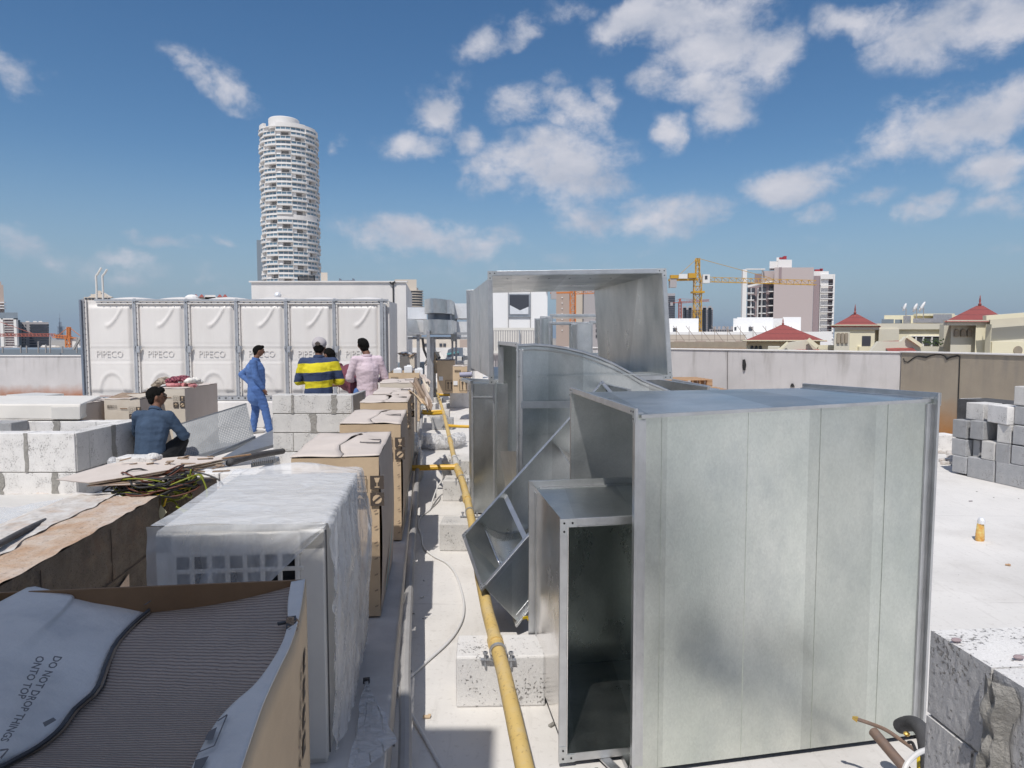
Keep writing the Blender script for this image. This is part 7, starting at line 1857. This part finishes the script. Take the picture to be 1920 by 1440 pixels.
# crushed drink can / spray foam on the floor
p = U(1837, 1014, 0); t = thing('bottle', 'small orange and silver bottle standing on the bright floor at right', 'bottle', (p.x, p.y, 0))
b = B().m('can_print'); b.lathe((p.x, p.y, 0), [(.036, 0), (.040, .01), (.038, .06), (.033, .12), (.029, .155)], 14, sq=(1, .7)); b.build('body', t, smooth='angle')
b = B().m('foil'); b.lathe((p.x+.006, p.y, .155), [(.031, 0), (.030, .03), (.020, .05), (.006, .056)], 12); b.build('cap', t)
# near block wall at bottom right
a = U(1745, 1177, .92)
A0 = V(1741, 1178, 1.78); A1 = V(1860, 1250, 1.40)
zt = A0.z; A1 = U(1858, 1250, zt); u = (A1-A0); u.z = 0; L1 = u.length; u.normalize()
nw = thing('block_wall', 'near corner of a grey concrete block wall at bottom right', 'block wall', (A0.x, A0.y, 0))
n = Vector((-u.y, u.x, 0)); n = n if n.x > 0 else -n
random.seed(2)
def NW(t_, w, z): return Vector((A0.x, A0.y, 0))+u*t_+n*w+Z*z
z = zt; hh = .232; k = 0
while z > .0:
    z0 = max(0, z-hh); off = 0 if k % 2 == 0 else -.26
    x = off
    while x < 1.5:
        x0 = max(x, 0)+.004; x1 = min(x+L1*1.0, 1.5)-.004
        if x1-x0 > .03:
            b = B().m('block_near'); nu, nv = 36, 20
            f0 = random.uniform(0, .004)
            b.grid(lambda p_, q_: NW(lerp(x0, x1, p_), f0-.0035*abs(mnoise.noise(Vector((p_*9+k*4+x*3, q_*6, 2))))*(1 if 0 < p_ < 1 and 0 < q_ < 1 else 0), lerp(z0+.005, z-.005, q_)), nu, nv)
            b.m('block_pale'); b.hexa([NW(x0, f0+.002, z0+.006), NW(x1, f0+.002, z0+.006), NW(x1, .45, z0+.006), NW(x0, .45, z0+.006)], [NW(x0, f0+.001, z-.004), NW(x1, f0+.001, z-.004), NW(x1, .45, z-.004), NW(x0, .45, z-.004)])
            b.build('block', nw)
        x += L1
    z -= hh; k += 1
b = B().m('mortar'); b.hexa([NW(.01, .01, 0), NW(1.5, .01, 0), NW(1.5, .44, 0), NW(.01, .44, 0)], [NW(.01, .01, zt-.01), NW(1.5, .01, zt-.01), NW(1.5, .44, zt-.01), NW(.01, .44, zt-.01)]); b.build('mortar_core', nw)
b = B().m('mortar')
def sm(p_, q_):
    w = .045+.03*mnoise.noise(Vector((q_*7, 0, 3))); return NW(L1+.004+lerp(-w*.25, w*1.6, p_), -.006-.028*math.sin(math.pi*p_)*(1+.9*mnoise.noise(Vector((p_*5, q_*12, 1)))), zt-.012-q_*.62)
b.grid(sm, 16, 60); b.build('mortar_smear', nw)
for i, (x, y, lb) in enumerate(((1793, 1200, 'small grey pebble on the near block wall, left one'), (1910, 1232, 'small grey pebble on the near block wall, right one'))):
    b = B().m('far_mauve'); b.ell(U(x, y, zt+.004), (.014, .008, .006), 8); o = b.build('pebble'); tag(o, lb, 'pebble')
# refrigerant pipes poking up beside it
t = thing('pipe_bundle', 'bundle of copper and black insulated pipes by the near block wall', 'pipes', U(1720, 1430, 0))
b = B().m('foam_insulation'); b.tube(smooth_path([V(1688, 1362, 2.62), V(1700, 1357, 2.58), V(1716, 1358, 2.52), V(1730, 1372, 2.45), V(1737, 1400, 2.40), V(1742, 1450, 2.36)], 6), .028, 14); b.build('insulated_pipe', t, smooth='angle')
b = B().m('brass'); b.ell(V(1700, 1376, 2.48), (.012, .012, .009), 10); b.build('valve', t)
b = B().m('copper'); b.tube(smooth_path([V(1606, 1348, 2.62), V(1630, 1356, 2.6), V(1660, 1368, 2.55), V(1690, 1388, 2.5), V(1718, 1408, 2.45), V(1732, 1420, 2.42)], 6), .0075, 8); cp = b.build('thin_copper_pipe', t, smooth='angle')
b = B().m('brass'); b.tube([V(1598, 1345, 2.63), V(1608, 1349, 2.62)], [.006, .012], 10); b.build('flare_nut', cp)
b = B().m('copper'); b.tube([V(1638, 1372, 2.52), V(1660, 1398, 2.45), V(1700, 1445, 2.34)], .019, 12); b.build('wide_copper_pipe', t, smooth='angle')
b = B().m('cable_white'); b.tube(smooth_path([V(1690, 1460, 2.2), V(1702, 1430, 2.22), V(1722, 1412, 2.25), V(1745, 1404, 2.28)], 6), .009, 8); b.build('white_drain', t, smooth='angle')
b = B().m('wire_yellow'); b.tube([V(1722, 1412, 2.35), V(1722, 1445, 2.3)], .006, 6); b.m('rubber_black'); b.tube(smooth_path([V(1703, 1392, 2.42), V(1712, 1395, 2.42), V(1724, 1430, 2.36)]), .006, 6); b.build('wire', t)
# ================================================================ PEOPLE
WS = bpy.data.scenes.new('workshop')          # scratch scene, removed again below
def fuse(b, name, parent, voxel=.011, smooth_it=4, wrinkle=0.0):
    o = b.build('tmp', None)
    md = o.modifiers.new('r', 'REMESH'); md.mode = 'VOXEL'; md.voxel_size = voxel
    sm = o.modifiers.new('s', 'SMOOTH'); sm.iterations = smooth_it; sm.factor = .5
    C.objects.unlink(o); WS.collection.objects.link(o)
    with bpy.context.temp_override(scene=WS, view_layer=WS.view_layers[0]):
        dg = bpy.context.evaluated_depsgraph_get(); dg.update()
        me = bpy.data.meshes.new_from_object(o.evaluated_get(dg)); me.name = name
    if wrinkle:
        nv = len(me.vertices); nn = [0.0]*(3*nv); cc = [0.0]*(3*nv)
        me.vertices.foreach_get('normal', nn); me.vertices.foreach_get('co', cc)
        for i in range(nv):
            p = Vector(cc[3*i:3*i+3]); k = mnoise.noise(Vector((p.x*9, p.y*9, p.z*22)))+.5*mnoise.noise(Vector((p.x*26, p.y*20, p.z*40)))
            p = p+Vector(nn[3*i:3*i+3])*wrinkle*k; cc[3*i:3*i+3] = p
        me.vertices.foreach_set('co', cc); me.update()
    me.polygons.foreach_set('use_smooth', [True]*len(me.polygons))
    mats = [m for m in o.data.materials]; bpy.data.objects.remove(o)
    me.materials.clear()
    for m in mats: me.materials.append(m)
    r = bpy.data.objects.new(name, me); C.objects.link(r)
    if parent is not None: r.parent = parent
    return r
def person(label, base, rz, J, shirt='cloth_blue', trouser='cloth_blue_trouser', hairk='hair', sleeve=1.0, cap=False, girth=1.0, scale=1.0, shirt_drop=.10, shoes='shoe', collar=True, hands=True, beard=False, voxel=.011):
    J = {k: Vector(v) for k, v in J.items()}
    t = thing('person', label, 'person', base, None, rz); t.scale = (scale,)*3
    h = J['head']; f = (J['face']-J['head']); f.z = 0; f = f.normalized(); sd = Vector((f.y, -f.x, 0)); up = (J['head']-J['neck']).normalized()
    up = (up*.5+Z*.5).normalized()
    b = B().m('skin')
    b.cap(J['pelvis']+Z*.02, J['waist'], .10*girth, .095*girth); b.cap(J['waist'], J['chest'], .095*girth, .12*girth)
    b.cap(J['chest'], lerp(J['shl'], J['shr'], .5)+Z*.0, .115*girth, .075); b.cap(J['shl'], J['shr'], .05, .05)
    b.cap(lerp(J['shl'], J['shr'], .5), J['neck'], .062, .052); b.cap(J['neck'], h-up*.04, .052, .055)
    rot = Matrix((sd, f, up)).transposed()
    b.ell(h, (.074, .093, .108), 18, rot); b.ell(h+f*.030-up*.055, (.055, .060, .055), 12, rot)
    b.cap(h+f*.088+up*.012, h+f*.108-up*.020, .011, .015, 8); b.ell(h+f*.088-up*.052, (.026, .014, .012), 8, rot)
    for s_ in (-1, 1): b.ell(h+sd*s_*.078-f*.004-up*.006, (.011, .022, .032), 8, rot)
    for s_ in ('l', 'r'):
        b.cap(J['sh'+s_], J['el'+s_], .047, .039); b.cap(J['el'+s_], J['wr'+s_], .039, .026)
        if hands:
            w = J['wr'+s_]; d = (J['ha'+s_]-w).normalized(); x = d.orthogonal().normalized() if 'pl'+s_ not in J else J['pl'+s_].normalized(); x = (x-d*x.dot(d)).normalized(); y = d.cross(x)
            b.cap(w, w+d*.035, .024, .028); 
            for k in (-1.1, -.35, .35, 1.1): b.cap(w+d*.03+x*k*.010, w+d*.085+x*k*.018, .015, .012, 8)
            for k, ln in ((-1.5, .060), (-.5, .072), (.5, .068), (1.5, .052)):
                a = w+d*.088+x*k*.0165; m_ = a+d*ln*.5+y*.006; e_ = m_+d*ln*.42+y*.018; b.cap(a, m_, .0095, .0088, 8); b.cap(m_, e_, .0088, .0075, 8)
            a = w+d*.035-x*.022; m_ = a+d*.03-x*.026; b.cap(a, m_, .013, .011, 8); b.cap(m_, m_+d*.03-x*.004, .011, .009, 8)
    for s_ in ('l', 'r'):
        b.cap(J['hi'+s_], J['kn'+s_], .082*girth, .055); b.cap(J['kn'+s_], J['an'+s_], .055, .036); b.cap(J['an'+s_], J['an'+s_]-Z*.03, .036, .036); b.cap(J['an'+s_]-Z*.035, J['to'+s_], .038, .026)
    fuse(b, 'body', t, voxel*.85)
    # shirt
    b = B().m(shirt); g = girth
    hem = J['pelvis']+Z*(.0-shirt_drop*.4)
    b.cap(hem, J['waist'], .135*g, .130*g, 16); b.cap(J['waist'], J['chest'], .130*g, .150*g, 16); b.cap(J['chest'], lerp(J['shl'], J['shr'], .5)-Z*.01, .145*g, .095, 16)
    cw = (J['shr']-J['shl']).normalized()
    for s_ in (-1, 1): b.cap(J['waist']+cw*s_*.05*g, J['chest']+cw*s_*.075*g, .105*g, .105*g); b.cap(hem+cw*s_*.06*g, J['waist']+cw*s_*.05*g, .108*g, .105*g); b.cap(J['chest']+cw*s_*.08*g, lerp(lerp(J['shl'], J['shr'], .5), J['shr' if s_ > 0 else 'shl'], .55), .10*g, .07)
    b.cap(J['shl'], J['shr'], .066, .066)
    for s_ in ('l', 'r'):
        b.cap(J['sh'+s_], J['el'+s_], .068, .060); b.cap(J['el'+s_], lerp(J['el'+s_], J['wr'+s_], sleeve), .060, .042 if sleeve > .7 else .052)
    b.cap(lerp(J['shl'], J['shr'], .5)+Z*.01, lerp(lerp(J['shl'], J['shr'], .5), J['neck'], .55), .075, .066)
    fuse(b, 'shirt', t, voxel, 5, .006)
    if collar:
        b = B().m(shirt); n0 = lerp(lerp(J['shl'], J['shr'], .5), J['neck'], .75); b.ring(n0, (J['neck']-lerp(J['shl'], J['shr'], .5)), .076, .060, .035, 20); b.build('collar', t, bevel=.004).location = (0, 0, 0)
    b = B().m(trouser); b.cap(J['pelvis']-Z*.01, J['pelvis']+Z*.08, .125*g, .115*g, 16)
    for s_ in ('l', 'r'):
        b.cap(J['pelvis'], J['hi'+s_], .12*g, .105*g); b.cap(J['hi'+s_], J['kn'+s_], .108*g, .078); b.cap(J['kn'+s_], J['an'+s_]+Z*.015, .078, .068); b.cap(J['an'+s_]+Z*.0, J['an'+s_]+Z*.04, .07, .068)
    fuse(b, 'trousers', t, voxel, 4, .007)
    for s_ in ('l', 'r'):
        b = B().m(shoes); a = J['an'+s_]-Z*.045; b.cap(a-(J['to'+s_]-a).normalized()*.03, J['to'+s_]-Z*.005, .045, .036); b.cap(a, a+Z*.03, .043, .04); fuse(b, 'shoe', t, .012, 2)
    # hair
    b = B().m(hairk); b.ell(h-f*.022+up*.026, (.084, .094, .095), 18, rot); b.ell(h-f*.046-up*.022, (.070, .052, .070), 14, rot); b.ell(h+f*.045+up*.078, (.068, .048, .036), 12, rot)
    for s_ in (-1, 1): b.ell(h+sd*s_*.066-f*.018+up*.012, (.018, .038, .045), 10, rot)
    if beard: b.ell(h+f*.055-up*.078, (.045, .04, .03), 10, rot)
    fuse(b, 'hair', t, .009, 2, .006)
    for s_ in (-1, 1):
        b = B().m('face_dark'); b.ell(h+f*.087+sd*s_*.030+up*.012, (.013, .006, .006), 8, rot); e_ = b.build('eye', t); e_.location = (0, 0, 0)
    b = B().m('hair'); 
    for s_ in (-1, 1): b.ell(h+f*.089+sd*s_*.030+up*.032, (.020, .007, .005), 8, rot)
    b.ell(h+f*.100-up*.036, (.026, .008, .006), 8, rot); e_ = b.build('eyebrows', t); e_.location = (0, 0, 0)
    if cap:
        b = B().m('cap_grey'); vs = b.ell(h+up*.048-f*.008, (.100, .112, .092), 18, rot); fuse(b, 'cap', t, .009, 2)
        b = B().m('cap_grey'); b.box((0, 0, 0), (.13, .10, .012)); o = b.build('cap_peak', t, bevel=.005); o.matrix_local = Matrix.Translation(h+f*.14+up*.03) @ rot.to_4x4()
        b = B().m('ink'); p = h-f*.118+up*.045; b.bar(p-sd*.034, p+sd*.034, .010, .020, up=up); b.ring(p+Z*0, f, .03, .02, .008, 14); e_ = b.build('cap_strap', t); e_.location = (0, 0, 0)
    return t
def yrot(px, d): return V(px, 700, d).x
# build() places parts in world space; people are built in local space instead
_build = B.build
def _local_build(s, name, parent=None, **k):
    o = _build(s, name, parent, **k)
    if parent is not None: o.location = (0, 0, 0)
    return o
B.build = _local_build
S_ = {  # standing, facing +y (away from the camera when rz = 0)
 'pelvis': (0, 0, .93), 'waist': (0, 0, 1.06), 'chest': (0, .0, 1.24), 'neck': (0, .01, 1.47), 'head': (0, .03, 1.60), 'face': (0, .13, 1.60),
 'shl': (-.175, 0, 1.385), 'shr': (.175, 0, 1.385), 'ell': (-.23, .02, 1.13), 'elr': (.23, .02, 1.13), 'wrl': (-.20, .17, .98), 'wrr': (.20, .17, .98), 'hal': (-.17, .26, .95), 'har': (.17, .26, .95),
 'hil': (-.09, 0, .87), 'hir': (.09, 0, .87), 'knl': (-.10, .02, .48), 'knr': (.10, .02, .48), 'anl': (-.11, -.01, .085), 'anr': (.11, -.01, .085), 'tol': (-.13, .15, .035), 'tor': (.13, .15, .035)}
def JJ(**k): d = dict(S_); d.update(k); return d
# blue worker: turned to the right, hand on his hip behind
P = V(482, 812, 12.7); P.z = 0.0
person('person in blue shirt and blue trousers standing with one hand on the hip', (P.x, P.y, 0), R(-62),
       JJ(head=(-.02, .07, 1.60), face=(-.02, .17, 1.58), neck=(0, .02, 1.47), waist=(0, .02, 1.05), chest=(0, -.01, 1.24),
          shl=(-.17, .06, 1.385), shr=(.17, -.07, 1.385),
          ell=(-.30, -.22, 1.14), wrl=(-.15, -.10, .985), hal=(-.06, -.04, .95),
          elr=(.21, -.03, 1.11), wrr=(.20, .10, .89), har=(.19, .13, .82),
          knl=(-.10, .0, .47), anl=(-.10, -.06, .085), tol=(-.12, .12, .035), hir=(.09, .0, .87), knr=(.14, .14, .48), anr=(.18, .20, .085), tor=(.20, .36, .035)),
       shirt='cloth_blue', trouser='cloth_blue_trouser', sleeve=.95, girth=1.22, scale=.965, voxel=.011, shirt_drop=.55)
# pink shirt
P = V(690, 800, 10.6)
person('person in pale pink shirt and dark trousers seen from behind', (P.x, P.y, 0), R(24),
       JJ(head=(-.035, .075, 1.60), face=(-.03, .17, 1.565), ell=(-.26, .03, 1.12), wrl=(-.14, .22, 1.07), hal=(-.06, .29, 1.08), elr=(.27, .04, 1.12), wrr=(.22, .26, 1.06), har=(.17, .34, 1.06)),
       shirt='cloth_pink', trouser='cloth_charcoal', sleeve=.8, girth=1.0, scale=1.045, shirt_drop=.3)
# striped shirt, cap
P = V(599, 800, 9.9)
person('person in yellow and navy striped shirt and grey cap, arms folded', (P.x, P.y, 0), R(4),
       JJ(head=(.0, .09, 1.565), face=(.0, .18, 1.53), neck=(0, .05, 1.45), chest=(0, 0, 1.22), shl=(-.205, .03, 1.36), shr=(.205, .03, 1.36), ell=(-.285, .05, 1.10), wrl=(-.06, .26, 1.10), hal=(.05, .27, 1.12), elr=(.285, .05, 1.10), wrr=(.06, .28, 1.06), har=(-.05, .28, 1.06)),
       shirt='cloth_stripes', trouser='cloth_dark', sleeve=.35, girth=1.18, scale=1.06, cap=True)
# maroon shirt, bent forwards to the left, head close behind the cap
P = V(671, 800, 10.9)
person('person in maroon shirt bending forward between the striped and pink shirts', (P.x+.0, P.y, 0), R(62),
       JJ(pelvis=(0, -.12, .90), waist=(0, -.04, 1.02), chest=(0, .14, 1.10), neck=(0, .40, 1.28), head=(-.02, .53, 1.44), face=(-.02, .62, 1.40),
          shl=(-.18, .27, 1.17), shr=(.18, .27, 1.17), ell=(-.22, .42, .98), wrl=(-.12, .58, .96), hal=(-.06, .66, .96), elr=(.22, .42, .98), wrr=(.12, .58, .96), har=(.06, .66, .96),
          hil=(-.09, -.12, .84), hir=(.09, -.12, .84), knl=(-.1, -.02, .46), knr=(.1, -.02, .46), anl=(-.11, -.14, .085), anr=(.11, -.14, .085), tol=(-.12, .03, .035), tor=(.12, .03, .035)),
       shirt='cloth_maroon', trouser='cloth_dark', sleeve=.4, girth=1.42, scale=1.05)
# denim shirt, squatting with back to us
P = V(291, 862, 8.5)
t = person('person in blue denim shirt crouching with back to the viewer', (P.x, P.y, 0), R(-4),
       JJ(pelvis=(0, -.10, .30), waist=(0, -.09, .43), chest=(0, -.02, .64), neck=(.0, .06, .85), head=(-.02, .10, .985), face=(.06, .16, .965),
          shl=(-.185, -.01, .77), shr=(.185, -.01, .77), ell=(-.27, .10, .55), wrl=(-.20, .30, .50), hal=(-.16, .38, .50), elr=(.30, .10, .53), wrr=(.22, .30, .50), har=(.18, .38, .50),
          hil=(-.10, -.10, .27), hir=(.10, -.10, .27), knl=(-.18, .28, .44), knr=(.16, .30, .44), anl=(-.17, .05, .085), anr=(.17, .05, .085), tol=(-.19, .22, .035), tor=(.19, .22, .035)),
       shirt='cloth_denim', trouser='cloth_dark', sleeve=.95, girth=1.08, scale=1.07)
b = B().m('ink'); hp = Vector((-.02, .10, .985))
ff = Vector((.08, .06, 0)).normalized(); sd_ = Vector((ff.y, -ff.x, 0))
for s_ in (-1, 1): b.ell(hp+ff*.098+sd_*s_*.034+Z*.012, (.026, .012, .018), 10, Matrix((sd_, ff, Z)).transposed()); b.bar(hp+ff*.09+sd_*s_*.062+Z*.014, hp+sd_*s_*.082+Z*.014, .004, .006)
g = b.build('sunglasses', t)
# far worker bending over the covered machine
P = V(829, 700, 23)
person('tiny far person in white shirt bending over beyond the duct legs', (P.x, P.y, 0), R(70),
       JJ(pelvis=(0, -.12, .90), waist=(0, -.02, 1.04), chest=(0, .14, 1.18), neck=(0, .30, 1.36), head=(0, .38, 1.48), face=(0, .47, 1.44), shl=(-.18, .24, 1.26), shr=(.18, .24, 1.26),
          ell=(-.2, .42, 1.05), wrl=(-.14, .56, .92), hal=(-.1, .62, .88), elr=(.2, .42, 1.05), wrr=(.14, .56, .92), har=(.1, .62, .88)),
       shirt='white_panel', trouser='cloth_charcoal', sleeve=.9, voxel=.018)
bpy.data.scenes.remove(WS)
# small blue bag at the pink worker's side
B.build = _build
b = B().m('cloth_blue'); p = V(668, 742, 10.3); b.ell(p, (.05, .05, .12), 10); o = b.build('bag', smooth=True); tag(o, 'small blue bag hanging behind the right end of the block wall', 'bag')
# ================================================================ SMALL THINGS ON THE ROOF FLOOR
random.seed(77)
gr = B().m('far_grey')
for k in range(260):
    x = random.uniform(-1.2, 7.0); y = random.uniform(2.2, 13)
    s = random.uniform(.002, .007); gr.m(random.choice(['far_grey', 'mortar', 'wood', 'block_pale', 'grey_pipe'])); gr.box((x, y, s*.4), (s*random.uniform(1, 3), s, s*.8), rz=random.uniform(0, 3))
o = gr.build('grit'); o['kind'] = 'stuff'
for i, (x, y, k, lb) in enumerate(((800, 1345, 'card', 'small brown cardboard offcut on the floor left of the yellow pipe'), (1035, 1360, 'mortar', 'dark mortar crumb on the floor beside the narrow duct'), (790, 1120, 'block_pale', 'pale block chip on the floor by the white cable'), (1890, 1060, 'wood', 'thin wood sliver on the bright floor at far right'), (1820, 940, 'far_grey', 'grey stone chip on the floor left of the block pile'))):
    p = U(x, y, .004); b = B().m(k); b.box(p+Z*.004, (.035, .018, .008), rz=i*.8); b.box(p+Vector((.012, .006, .006)), (.014, .016, .008), rz=i*1.7); o = b.build('chip', bevel=.001); tag(o, lb, 'debris')
# ---------------------------------------------------------------- haze
b = B(); b.box((0, 6900, 82), (9000, 14200, 198.0))
hz = b.build('haze'); hz['kind'] = 'stuff'
hm = bpy.data.materials.new('haze'); hm.use_nodes = True; t = hm.node_tree; t.nodes.clear()
pv = t.nodes.new('ShaderNodeVolumePrincipled'); pv.inputs['Color'].default_value = (.62, .74, .90, 1); pv.inputs['Density'].default_value = HAZE; pv.inputs['Anisotropy'].default_value = .2
o = t.nodes.new('ShaderNodeOutputMaterial'); t.links.new(pv.outputs[0], o.inputs['Volume'])
hz.data.materials.append(hm)
add_modifiers()
